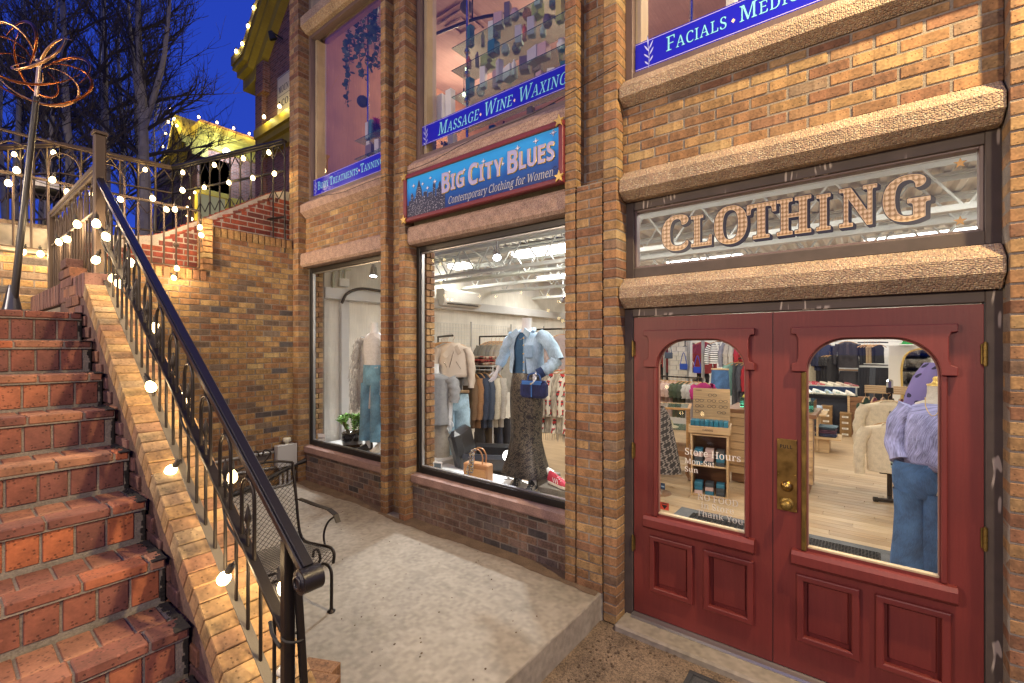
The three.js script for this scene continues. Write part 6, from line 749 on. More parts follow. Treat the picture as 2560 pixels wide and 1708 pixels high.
{ // second mannequin, only partly in view
  const t = thing('mannequin', 'white mannequin in a loose grey tee shirt beside the jeans', 'mannequin', null, [-4.34, 0.14, -0.78], 0.35); mesh('body', [torsoGeo(), vtube([[0.16, 1.41, 0], [0.2, 1.22, 0.0], [0.215, 1.05, 0.01], [0.22, 0.92, 0.03]], (q) => 0.045 - 0.02 * q, 12), handGeo.clone().translate(0.222, 0.9, 0.03), vtube([[-0.16, 1.41, 0], [-0.2, 1.22, 0], [-0.21, 0.95, 0.02]], (q) => 0.045 - 0.02 * q, 12), mirror(handGeo).translate(-0.212, 0.93, 0.02), rod([0, 0, 0], [0, 0.9, 0], 0.02, 0.02, 8), lathe([[0, 0.015], [0.16, 0.015], [0.17, 0]], 24)], mat([0.7, 0.72, 0.74], 0.4), t);
  mesh('tee_shirt', topGeo({ w: 0.46, len: 0.62, d: 0.12, sl: 0.3, sr: 0.085, fold: 0.06 }).translate(0, 1.47, 0), two(cloth([0.36, 0.37, 0.38])), t); mesh('trousers', pantsGeo({ w: 0.36, len: 0.85, d: 0.1 }).translate(0, 0.93, 0), two(cloth([0.55, 0.5, 0.42])), t);
}
// ---------------------------------------------------------------- racks seen through the large window
{
  const j = thing('leather_jacket', 'cream leather biker jacket hung facing the window', 'jacket', null, [-4.22, 2.0, -0.98], 0.55), cm = two(pmat([0.5, 0.42, 0.34], 0.5, { clearcoat: 0.15 }));
  mesh('leather', topGeo({ w: 0.4, len: 0.43, d: 0.07, sl: 0.52, sr: 0.06, fold: 0.03 }), cm, j); mesh('lapel', [bar([0.02, -0.03, 0.075], [-0.1, -0.17, 0.085], 0.008, 0.07), bar([0.05, -0.03, 0.075], [0.11, -0.13, 0.085], 0.008, 0.06)], cm, j); mesh('zip', [bar([-0.1, -0.24, 0.088], [-0.05, -0.32, 0.09], 0.004, 0.006), bar([0.06, -0.23, 0.088], [0.12, -0.32, 0.088], 0.004, 0.006), bar([0.03, -0.1, 0.09], [-0.05, -0.38, 0.092], 0.004, 0.006)], M.chrome, j); mesh('belt', bar([-0.2, -0.4, 0.09], [0.2, -0.4, 0.09], 0.01, 0.03), cm, j); mesh('hanger', hangGeo, M.hanger, j); mesh('label_tag', bx(0.05, 0.03, 0.003, 0.0, -0.02, -0.03), M.black, j);
  rail('clothes_rack', 'short rack holding the cream leather jacket and pale shirts', [-4.9, 2.1, -1.35], [-4.1, 2.1, -0.85], true, 1);
  const gs = 'pale shirts behind the leather jacket'; for (let i = 0; i < 5; i++) hung('shirt', `${ord(i)} pale grey shirt behind the leather jacket`, 'shirt', gs, [-4.4 - i * 0.085, 2.0, -1.05 - i * 0.055], 0.55 + rr(-0.1, 0.1), shirts[i % 3], cloth([[0.42, 0.42, 0.4], [0.36, 0.36, 0.34], [0.5, 0.48, 0.44]][i % 3]));
  const q = thing('jeans', 'pale wide leg blue jeans clipped to a wooden hanger', 'jeans', null, [-4.2, 1.35, -1.0], 0.6); mesh('denim', pantsGeo({ w: 0.36, len: 0.78, d: 0.07, flare: 1.3 }), two(cloth([0.62, 0.86, 1.0], T.denim)), q); mesh('hanger', [bx(0.36, 0.035, 0.025, 0, 0.03, 0, 0.005)], M.pine, q);
  rail('clothes_rack', 'low rack of tailored blazers in the large window', [-4.6, 1.64, -1.45], [-4.2, 1.64, -1.98], true, 1);
  [[[0.2, 0.115, 0.06], 'dark tan blazer at the left end of the low rack'], [[0.34, 0.17, 0.075], 'camel brown blazer, second on the low rack'], [[0.045, 0.06, 0.1], 'navy blue blazer, third on the low rack'], [[0.06, 0.08, 0.12], 'slate blue blazer, fourth on the low rack'], [[0.6, 0.54, 0.42], 'cream blazer, fifth on the low rack'], [[0.5, 0.46, 0.4], 'oatmeal blazer at the right end of the low rack']].forEach(([c, l], i) => hung('blazer', l, 'blazer', 'blazers on the low rack', [-4.5 + i * 0.05, 1.56, -1.55 - i * 0.065], -0.4, coats[i % 3], cloth(c, T.knit)));
  const pg = 'dark trousers under the blazers'; for (let i = 0; i < 5; i++) hung('trousers', `${ord(i)} pair of dark trousers from the left below the blazers`, 'trousers', pg, [-4.45 + i * 0.09, 0.9, -1.75 - i * 0.09], -0.4, (GG.p ||= pantsGeo({ w: 0.3, len: 0.85, d: 0.04 })), cloth([[0.06, 0.06, 0.07], [0.2, 0.15, 0.1], [0.05, 0.06, 0.09]][i % 3]), { bare: true });
  { const t = thing('wire_shelf', 'small white wire shelf with folded blankets', 'shelf', null, [-4.45, 1.68, -1.75], 0.35), g = []; for (let i = 0; i < 12; i++) g.push(rod([-0.26 + i * 0.047, 0, -0.16], [-0.26 + i * 0.047, 0, 0.16], 0.003, 0.003, 5)); for (const y of [-0.05, 0]) for (const z of [-0.16, 0.16]) g.push(rod([-0.27, y, z], [0.27, y, z], 0.004, 0.004, 5)); mesh('wire', g, M.white, t); for (const [x, z] of [[-0.26, -0.15], [0.26, -0.15], [-0.26, 0.15], [0.26, 0.15]]) mesh('post', rod([x, -1.66, z], [x, 0.02, z], 0.007, 0.007, 6), M.white, t); }
  pile('blanket', 'the stack of woven blankets on the wire shelf', [-4.45, 1.69, -1.75], [[0.5, 0.42, 0.36], [0.42, 0.14, 0.12], [0.48, 0.4, 0.33]], 0.44, 0.28, 0.045, T.tribal);
  const sg = 'grey shirts on the back rail'; for (let i = 0; i < 6; i++) hung('shirt', `${ord(i)} grey green shirt from the left on the tall rail`, 'shirt', sg, [-4.65 + i * 0.09, 2.02, -2.25 + i * 0.01], 1.0, coats[i % 3], cloth([[0.2, 0.2, 0.18], [0.26, 0.26, 0.23], [0.4, 0.38, 0.33]][Math.min(2, Math.floor(i / 2))]));
  rail('clothes_rack', 'tall rail of grey shirts behind the blazers', [-4.9, 2.12, -2.25], [-3.9, 2.12, -2.2], true, 1);
  // white grid panels on the wall
  for (let k = 0; k < 4; k++) { const t = thing('grid_panel', ['wire display grid nearest the window', 'second wire display grid along the wall', 'third wire display grid along the wall', 'farthest wire display grid on the wall'][k], 'grid panel', 'wire grids on the long wall', [-6.24, 0.4, -2.2 - k * 1.3]), g = []; for (let i = 0; i <= 16; i++) g.push(rod([0, 0, -i * 0.078], [0, 2.0, -i * 0.078], 0.0035, 0.0035, 4)); for (let i = 0; i <= 26; i++) g.push(rod([0, i * 0.077, 0], [0, i * 0.077, -1.25], 0.0035, 0.0035, 4)); mesh('wire', g, mat([0.55, 0.56, 0.55], 0.5), t); mesh('upright', rod([0.01, -0.38, 0.02], [0.01, 2.05, 0.02], 0.018, 0.018, 8), M.alu, t); }
  const st = 'patterned fringe garments'; for (let i = 0; i < 5; i++) { const t = hung('fringe_cardigan', `${ord(i)} long fringed cardigan from the left behind the mannequin`, 'cardigan', st, [-3.62 + i * 0.085, 1.62, -2.4 - i * 0.02], 1.0, (GG.fr ||= topGeo({ w: 0.4, len: 0.9, d: 0.035, sl: 0.6 })), i % 2 ? cloth([0.62, 0.54, 0.42], T.fuzz) : cloth([0.9, 0.9, 0.9], T.tribal)); const f = []; for (let k = 0; k < 14; k++) f.push(rod([-0.19 + k * 0.029, -0.88, 0], [-0.19 + k * 0.029 + rr(-0.01, 0.01), -1.02, 0.01], 0.006, 0.003, 4)); mesh('fringe', f, cloth([0.6, 0.52, 0.42]), t); }
  hung('blouse', 'dusty pink blouse above the fringed cardigans', 'blouse', null, [-3.45, 2.12, -2.45], 0.6, shirts[0], cloth([0.42, 0.34, 0.33]));
  for (let i = 0; i < 3; i++) hung('cardigan', `${ord(i)} cream cardigan from the left behind the leopard skirt`, 'cardigan', 'cream cardigans behind the skirt', [-3.95 + i * 0.07, 1.4, -2.55], 0.9, coats[i], cloth([0.55, 0.48, 0.34], T.knit));
  rail('clothes_rack', 'rail behind the mannequin with fringed cardigans', [-4.1, 1.72, -2.5], [-3.0, 1.72, -2.45], true, 1); rail('clothes_rack', 'upper rail with the pink blouse', [-4.0, 2.22, -2.5], [-3.0, 2.22, -2.45], true, 1);
}
// ---------------------------------------------------------------- plant window
{
  const t = thing('potted_plant', 'jade plant with thick green leaves in a glossy black pot', 'plant', null, [-5.62, 0.57, -0.42]);
  mesh('pot', lathe([[0, 0], [0.09, 0], [0.13, 0.04], [0.15, 0.11], [0.142, 0.18], [0.15, 0.2], [0.14, 0.205], [0.13, 0.17], [0, 0.165]], 32), M.blackGloss, t); mesh('saucer', lathe([[0, 0.004], [0.13, 0.004], [0.15, 0.018], [0.155, 0.016], [0.13, 0]], 28), M.blackGloss, t); mesh('soil', at(new THREE.CircleGeometry(0.135, 20).rotateX(-PI / 2), 0, 0.175, 0), mat([0.03, 0.02, 0.015], 0.95), t);
  const br = [], tips = []; const grow = (p, d, l, r, k) => { const m = p.clone().addScaledVector(d, l * 0.5).add(V(rr(-0.01, 0.01), 0, rr(-0.01, 0.01))), e = p.clone().addScaledVector(d, l); br.push(vtube([p, m, e], (q) => r * (1 - 0.3 * q), 6, 6)); tips.push([e, d]); if (k) for (let i = 0; i < 3; i++) grow(e, d.clone().add(V(rr(-1, 1), rr(-0.2, 0.6), rr(-1, 1)).multiplyScalar(0.8)).normalize(), l * 0.72, r * 0.68, k - 1); };
  for (let i = 0; i < 5; i++) { const a = i / 5 * 2 * PI + 0.3; grow(V(Math.cos(a) * 0.03, 0.17, Math.sin(a) * 0.03), V(Math.cos(a) * 0.75, 1, Math.sin(a) * 0.75).normalize(), 0.12, 0.013, 2); } mesh('stem', br, mat([0.12, 0.1, 0.06], 0.8), t);
  const leaf = new THREE.SphereGeometry(1, 8, 6).scale(0.024, 0.006, 0.014).translate(0.024, 0, 0), L = [[], [], []]; for (const [p, d] of tips) for (let i = 0; i < 9; i++) { const g = leaf.clone().scale(1.1, 1, 1.1).rotateZ(rr(0.1, 1.0)).rotateY(i * 0.7 + rr(0, 0.5)).translate(p.x + rr(-0.012, 0.012), p.y + rr(-0.02, 0.02), p.z + rr(-0.012, 0.012)); L[i % 3].push(g); }
  [[0.1, 0.27, 0.035], [0.16, 0.38, 0.06], [0.07, 0.19, 0.03]].forEach((c, i) => { const m = mesh('leaves', mg(L[i]), pmat(c, 0.35, { clearcoat: 0.3 }), t); m.userData.kind = 'stuff'; });
}
{ const t = thing('name_card', 'small white card with black capitals in the corner of the plant window', 'card', null, [-5.93, 0.70, -0.12], 0.35); mesh('card', bx(0.17, 0.115, 0.006, 0, 0.0575, 0, 0.001), M.white, t); mesh('lettering', sheet(-0.075, 0.08, 0.035, 0.08, 0.0042), clear(print(256, 76, (x) => { x.clearRect(0, 0, 256, 76); x.fillStyle = '#111'; x.font = 'bold 54px sans-serif'; x.fillText('HAMMITT', 2, 56, 250); })), t); mesh('easel', rod([0, 0.0, -0.05], [0, 0.1, -0.004], 0.003, 0.003, 5), M.white, t); t.position.y = 0.645; mesh('stand', bx(0.16, 0.075, 0.05, 0, -0.0375, -0.01), M.white, t); }
{
  const t = thing('mannequin', 'mannequin in a white fringed cardigan and blue jeans', 'mannequin', null, [-5.17, 0.6, -0.46], 0.1), W = two(cloth([0.5, 0.49, 0.47])); mesh('body', [torsoGeo().translate(0, 0.08, 0), vtube([[-0.1, 0.12, 0.03], [-0.1, 0.0, 0.03]], 0.035, 10), vtube([[0.1, 0.12, 0.0], [0.1, 0.0, 0.0]], 0.035, 10)], M.mannequin, t);
  mesh('blouse', loft([[1.08, 0.16, 0.12], [1.16, 0.145, 0.11], [1.28, 0.165, 0.125], [1.42, 0.175, 0.115], [1.5, 0.13, 0.085], [1.54, 0.07, 0.065]].map(([y, a, b]) => ell(y, a, b, 30, 0.05, 9)), false), two(cloth([0.6, 0.6, 0.6], T.knit)), t); mesh('jeans', pantsGeo({ w: 0.36, len: 1.0, d: 0.12, flare: 1.1 }).translate(0, 1.12, 0), two(cloth([0.22, 0.46, 0.62], T.denim)), t);
  mesh('cardigan', topGeo({ w: 0.5, len: 1.0, d: 0.1, sl: 0.95, sr: 0.085 }).translate(0, 1.54, -0.06), W, t);
  const f = []; for (let i = 0; i < 2600; i++) { const s = rnd() < 0.5 ? -1 : 1, y = rr(0.5, 1.48), a = rr(-1, 1), r = (y > 1.4 ? 0.2 : 0.24) + 0.13 * rnd() * Math.min(1, (1.55 - y) * 2), x = s * r, z = 0.13 * a; f.push(bar([x, y, z], [x + s * rr(0, 0.02), y - rr(0.03, 0.07), z + rr(-0.012, 0.014)], 0.007, 0.003)); } const fr = mesh('fringe', mg(f), cloth([0.62, 0.6, 0.57]), t); fr.userData.kind = 'stuff';
  const g = part('boot', t, [0.1, -0.02, 0.06], -1.2); mesh('upper', upGeo, mat([0.5, 0.44, 0.36], 0.7), g); mesh('sole', soleGeo, mat([0.55, 0.5, 0.42], 0.7), g); mesh('lace', laceGeo, mat([0.6, 0.55, 0.45], 0.8), g); const h = part('boot', t, [-0.1, -0.02, 0.08], -1.4); mesh('upper', upGeo, mat([0.02, 0.02, 0.02], 0.6), h); mesh('sole', soleGeo, mat([0.03, 0.03, 0.03], 0.7), h);
}
// ---------------------------------------------------------------- just inside the doors
{ const t = thing('floor_grate', 'grey entrance mat with a black grate inside the doors', 'mat', null, [-0.45, 0.02, -2.2]); mesh('mat', bx(3.0, 0.012, 0.36, 0.2, 0.006, 0, 0.002), mat([0.2, 0.21, 0.22], 0.9, { map: T.speck }), t); for (const cx of [-0.85, 0.28]) { const g = []; for (let i = 0; i < 22; i++) g.push(bx(0.006, 0.008, 0.2, cx - 0.27 + i * 0.0257, 0.018, 0.05, 0.001)); for (let i = 0; i < 6; i++) g.push(bx(0.56, 0.008, 0.006, cx, 0.018, -0.04 + i * 0.036, 0.001)); mesh('grate', g, M.black, t); } }
{ // dress form in lavender sweater and jeans
  const t = thing('dress_form', 'dress form in a fuzzy lavender sweater and long blue jeans beside the door', 'mannequin', null, [0.46, 0.02, -1.92], -0.35);
  mesh('form', loft([[0.74, 0.165, 0.13], [0.8, 0.17, 0.135], [0.95, 0.175, 0.13], [1.05, 0.14, 0.1], [1.15, 0.12, 0.09], [1.3, 0.16, 0.115], [1.4, 0.17, 0.1], [1.47, 0.13, 0.075], [1.5, 0.065, 0.06], [1.56, 0.055, 0.055], [1.62, 0.055, 0.055]].map(([y, a, b]) => ell(y, a, b, 26))), M.linen, t);
  mesh('neck_cap', at(lathe([[0.058, 0], [0.058, 0.012], [0.03, 0.02], [0.018, 0.04], [0.022, 0.06], [0.012, 0.075], [0, 0.08]], 18), 0, 1.62, 0), M.gold, t);
  mesh('stand_pole', rod([0.0, 0.18, 0], [0.0, 0.76, 0], 0.014, 0.014, 10), M.chrome, t); mesh('base', lathe([[0, 0.19], [0.03, 0.19], [0.045, 0.15], [0.05, 0.06], [0.13, 0.03], [0.14, 0]], 20), M.pine, t);
  const sw = two(cloth([0.42, 0.43, 0.76], T.fuzz)); mesh('sweater', [loft([[0.93, 0.185, 0.15], [0.95, 0.2, 0.165], [1.0, 0.225, 0.18], [1.1, 0.215, 0.175], [1.25, 0.21, 0.165], [1.38, 0.205, 0.14], [1.45, 0.15, 0.1], [1.475, 0.1, 0.08]].map(([y, a, b]) => ell(y, a, b, 36, 0.035, 6, y * 4)), false), vtube([[0.16, 1.43, 0], [0.24, 1.28, 0.02], [0.26, 1.12, 0.07], [0.2, 1.0, 0.15]], (q, a) => (0.09 - 0.02 * q) * (1 + 0.07 * Math.sin(q * 16 + a * 2)), 14, 22), vtube([[-0.16, 1.43, 0], [-0.235, 1.28, 0.02], [-0.25, 1.12, 0.05], [-0.2, 0.98, 0.12]], (q, a) => (0.09 - 0.02 * q) * (1 + 0.07 * Math.sin(q * 16 + a * 2)), 14, 22)], sw, t);
  const fz = []; for (let i = 0; i < 1600; i++) { const a = rr(0, 2 * PI), y = rr(0.95, 1.44), R = y > 1.38 ? 0.2 : 0.222, x = Math.cos(a) * R, z = Math.sin(a) * R * 0.8; fz.push(rod([x, y, z], [x * rr(1.03, 1.09), y + rr(-0.02, 0.01), z * rr(1.03, 1.1)], 0.0009, 0.0004, 3)); } mesh('fluff', mg(fz), cloth([0.5, 0.5, 0.74]), t).userData.kind = 'stuff';
  mesh('jeans', [loft([[0.98, 0.15, 0.12], [0.9, 0.165, 0.13], [0.78, 0.16, 0.125], [0.7, 0.14, 0.12]].map(([y, a, b]) => ell(y, a, b, 26, 0.02, 5, 0, -0.1, 0.08)), false), loft([[0.74, 0.12, 0.12], [0.55, 0.11, 0.11], [0.35, 0.12, 0.12], [0.18, 0.135, 0.135], [0.06, 0.14, 0.14]].map(([y, a, b]) => ell(y, a, b, 24, 0.05, 5, 0, -0.13, 0.1)), false), loft([[0.74, 0.1, 0.11], [0.5, 0.1, 0.1], [0.25, 0.115, 0.11], [0.06, 0.12, 0.12]].map(([y, a, b]) => ell(y, a, b, 22, 0.05, 5, 1, -0.01, 0.06)), false)], two(cloth([0.08, 0.19, 0.42], T.denim)), t);
  const n = vtube([[-0.06, 1.52, 0.03], [-0.03, 1.44, 0.11], [0.02, 1.38, 0.14], [0.06, 1.45, 0.1], [0.06, 1.52, 0.04]], 0.003, 5); mesh('necklace', n, M.gold, t);
}
{ const t = thing('scarf', 'purple scarf with dark flowers and a mint end draped behind the dress form', 'scarf', null, [0.36, 1.2, -2.3]), g = loft([[0.62, 0.06, 0.05, 0.12], [0.5, 0.09, 0.06, 0.07], [0.35, 0.1, 0.06, 0.02], [0.2, 0.085, 0.05, -0.02], [0.05, 0.08, 0.045, -0.05], [-0.3, 0.075, 0.04, -0.07], [-0.5, 0.08, 0.04, -0.08]].map(([y, a, b, x]) => ell(y, a, b, 24, 0.12, 5, y * 6, x))); mesh('fabric', g, cloth([1, 1, 1], tex(256, 0.5, (u, v) => { const c = cells(u, v, 7, 81); return c[0] < 0.3 && c[2] > 0.4 ? [0.03, 0.025, 0.06] : [0.2, 0.16, 0.36]; })), t); mesh('striped_end', loft([[0.1, 0.09], [-0.1, 0.085], [-0.35, 0.085]].map(([y, a]) => ell(y, a, 0.05, 20, 0.1, 5, 1, -0.1, 0.06)), false), two(cloth([0.4, 0.5, 0.46], T.stripe)), t); mesh('stand', [rod([0.13, -1.18, 0.0], [0.13, 0.6, 0], 0.014, 0.014, 8), bx(0.3, 0.02, 0.3, 0.13, -1.17, 0)], M.gold, t); }
{ // pipe rack with cream sweaters
  const t = thing('pipe_rack', 'black iron pipe rack with a chrome cap inside the right door', 'clothes rack', null, [0.24, 0.02, -4.2]), b = M.iron;
  mesh('post', [rod([0, 0.04, 0], [0, 1.4, 0], 0.027, 0.027, 12), rod([0, 1.36, 0], [0, 1.47, 0], 0.038, 0.034, 12)], b, t); mesh('cap', at(cb(0.07, 0.12, 0.07, 0.02), 0, 1.47, 0), M.chrome, t); mesh('foot', [rod([-0.14, 0.03, 0.12], [0.26, 0.03, -0.02], 0.024, 0.024, 10), rod([0, 0.03, 0.05], [0, 0.05, 0], 0.03, 0.03, 10), rod([-0.16, 0.03, 0.125], [-0.12, 0.03, 0.112], 0.032, 0.032, 10)], b, t); mesh('arm', [rod([0, 1.36, 0], [0, 1.36, 0.1], 0.014, 0.014, 8), rod([0, 1.14, 0], [0, 1.14, 0.42], 0.014, 0.014, 8), rod([0, 1.12, 0], [0, 1.18, 0], 0.04, 0.04, 10), rod([-0.1, 0.35, 0], [0.16, 0.35, 0], 0.016, 0.016, 8)], b, t);
  const sg = (p, ry, l, ln) => { const o = hung('sweatshirt', l, 'sweatshirt', 'cream sweatshirts on the pipe rack', p, ry, topGeo({ w: 0.5, len: ln, d: 0.06, sl: 0.56, sr: 0.07, hem: 0.92, fold: 0.035 }), cloth([0.86, 0.73, 0.53])); mesh('neckband', at(new THREE.TorusGeometry(0.085, 0.011, 8, 26).scale(1, 0.55, 0.5).rotateX(0.5), 0, -0.02, 0.035), cloth([0.8, 0.67, 0.47], T.knit), o); mesh('waistband', loft([ell(-ln + 0.05, 0.222, 0.088, 26), ell(-ln - 0.005, 0.215, 0.086, 26)], false), two(cloth([0.8, 0.67, 0.47], T.knit)), o); };
  sg([0.235, 1.05, -3.74], 0.12, 'cream sweatshirt in front on the pipe rack', 0.56); sg([0.225, 1.28, -4.08], 0.1, 'cream sweatshirt behind the front one on the pipe rack', 0.6);
  for (let i = 0; i < 6; i++) hung('sweatshirt', `${ord(i)} dark top from the left behind the pipe rack`, 'sweatshirt', 'dark tops behind the pipe rack', [0.0 + i * 0.09, 1.27, -4.5], 1.4, shirts[i % 3], cloth([[0.03, 0.07, 0.035], [0.2, 0.03, 0.06], [0.35, 0.3, 0.28]][i % 3]));
  for (let i = 0; i < 4; i++) tag(mesh('wood_slat', at(cb(0.46, 0.025, 0.012, 0.004), 0.22, 1.36 + i * 0.024, -4.42 - i * 0.04), M.pine), 'wooden hanger slat, ' + ['lowest', 'second', 'third', 'topmost'][i] + ' of the bundle behind the pipe rack', 'hanger', 'bundle of wooden hangers');
}
{ // stepped pale wood table with jeans
  const t = thing('step_table', 'stepped pale wood table with folded jeans on two levels', 'table', null, [-0.82, 0.02, -7.15]); mesh('top', bx(0.6, 0.03, 0.7, -0.05, 0.68, 0), M.pine, t); mesh('side_panel', [bx(0.03, 0.66, 0.66, 0.12, 0.34, 0), bx(0.03, 0.66, 0.66, -0.3, 0.34, 0)], M.pine, t); mesh('lower_shelf', bx(0.75, 0.03, 0.6, 0.1, 0.26, 0.05), M.pine, t); mesh('lower_box', bx(0.5, 0.24, 0.5, 0.05, 0.12, 0.05), M.pine, t);
  pile('jeans', 'the pale jeans stack on the step table', [-0.82, 0.715, -7.05], [[0.62, 0.75, 0.9], [0.6, 0.72, 0.85], [0.66, 0.78, 0.92], [0.7, 0.8, 0.92]], 0.36, 0.3, 0.032); pile('jeans', 'the dark stack on the lower shelf', [-0.58, 0.295, -7.05], [[0.05, 0.06, 0.13], [0.06, 0.07, 0.15], [0.14, 0.05, 0.09], [0.15, 0.06, 0.1], [0.05, 0.07, 0.1], [0.22, 0.32, 0.38]], 0.34, 0.28, 0.034);
}
{ // shoe table and shoe boxes
  const t = thing('shoe_table', 'dark cloth covered table carrying two rows of sneakers', 'table', null, [-0.64, 0.02, -9.5]); mesh('top', bx(1.0, 0.04, 0.7, 0, 0.83, 0), M.black, t); mesh('cloth_skirt', bx(0.94, 0.8, 0.62, -0.03, 0.41, -0.03), cloth([0.04, 0.045, 0.06]), t); mesh('riser', bx(0.92, 0.16, 0.28, 0, 0.93, -0.18), cloth([0.05, 0.08, 0.17], T.denim), t); mesh('glass_edge', bx(1.02, 0.012, 0.72, 0, 0.856, 0), M.shelfGlass, t);
  [[[0.75, 0.74, 0.7], [0.03, 0.03, 0.04]], [[0.72, 0.72, 0.68], [0.1, 0.3, 0.3]], [[0.3, 0.4, 0.5], [0.55, 0.5, 0.05]], [[0.68, 0.66, 0.62], [0.2, 0.4, 0.3]], [[0.66, 0.6, 0.52], [0.5, 0.48, 0.45]]].forEach(([u, st], i) => shoe(['white sneaker with black stripes, leftmost on the shoe table', 'white sneaker with green trim, second in the front row', 'blue and yellow sneaker in the middle of the front row', 'white sneaker with mint trim, fourth in the front row', 'grey running shoe at the right end of the front row'][i], [-1.03 + i * 0.19, 0.882, -9.27], -1.0 + (i % 2) * 0.5, u, st));
  [[[0.4, 0.03, 0.05], [0.7, 0.66, 0.6]], [[0.38, 0.04, 0.05], [0.7, 0.66, 0.6]], [[0.62, 0.56, 0.42], [0.5, 0.45, 0.35]], [[0.55, 0.48, 0.38], [0.4, 0.35, 0.3]], [[0.5, 0.4, 0.3], [0.3, 0.2, 0.15]], [[0.25, 0.06, 0.06], [0.5, 0.45, 0.4]]].forEach(([u, st], i) => shoe(['red sneaker at the left of the raised back row', 'second red sneaker on the raised back row', 'beige sneaker on the raised back row', 'tan sneaker on the raised back row', 'brown suede sneaker on the raised back row', 'maroon sneaker at the right of the raised back row'][i], [-1.03 + i * 0.155, 1.032, -9.66], -0.3, u, st));
  const bl = print(128, 96, (x) => { x.clearRect(0, 0, 128, 96); x.fillStyle = '#e8e2d2'; x.fillRect(6, 20, 90, 60); x.fillStyle = '#55504a'; for (let i = 0; i < 4; i++) x.fillRect(14, 30 + i * 11, 60, 4); });
  for (let i = 0; i < 4; i++) carton('shoe_box', ['lowest', 'second', 'third', 'topmost'][i] + ' brown shoe box in the front stack by the shoe table', [-0.34, 0.02 + i * 0.125, -9.1], 0.2, 0.122, 0.3, [0.42, 0.24, 0.09], bl); for (let i = 0; i < 5; i++) carton('shoe_box', ['lowest', 'second', 'third', 'fourth', 'topmost'][i] + ' brown shoe box in the stack behind the jeans', [-0.68, 0.02 + i * 0.125, -9.1], 0.2, 0.122, 0.3, [0.42, 0.24, 0.09], bl);
  const c = thing('wooden_crate', 'tall rough wooden crate beside the shoe boxes', 'crate', null, [-0.12, 0.02, -9.35]); for (let i = 0; i < 8; i++) mesh('slat', bx(0.36, 0.09, 0.018, 0, 0.06 + i * 0.105, 0.2), M.woodDark, c); for (let i = 0; i < 8; i++) mesh('slat', bx(0.018, 0.09, 0.4, 0.18, 0.06 + i * 0.105, 0), M.woodDark, c); mesh('post', bx(0.04, 0.86, 0.04, -0.17, 0.43, 0.215), M.pine, c); mesh('post', bx(0.04, 0.86, 0.04, 0.17, 0.43, 0.215), M.pine, c); mesh('back', bx(0.34, 0.82, 0.34, 0, 0.42, 0), M.woodDark, c);
}
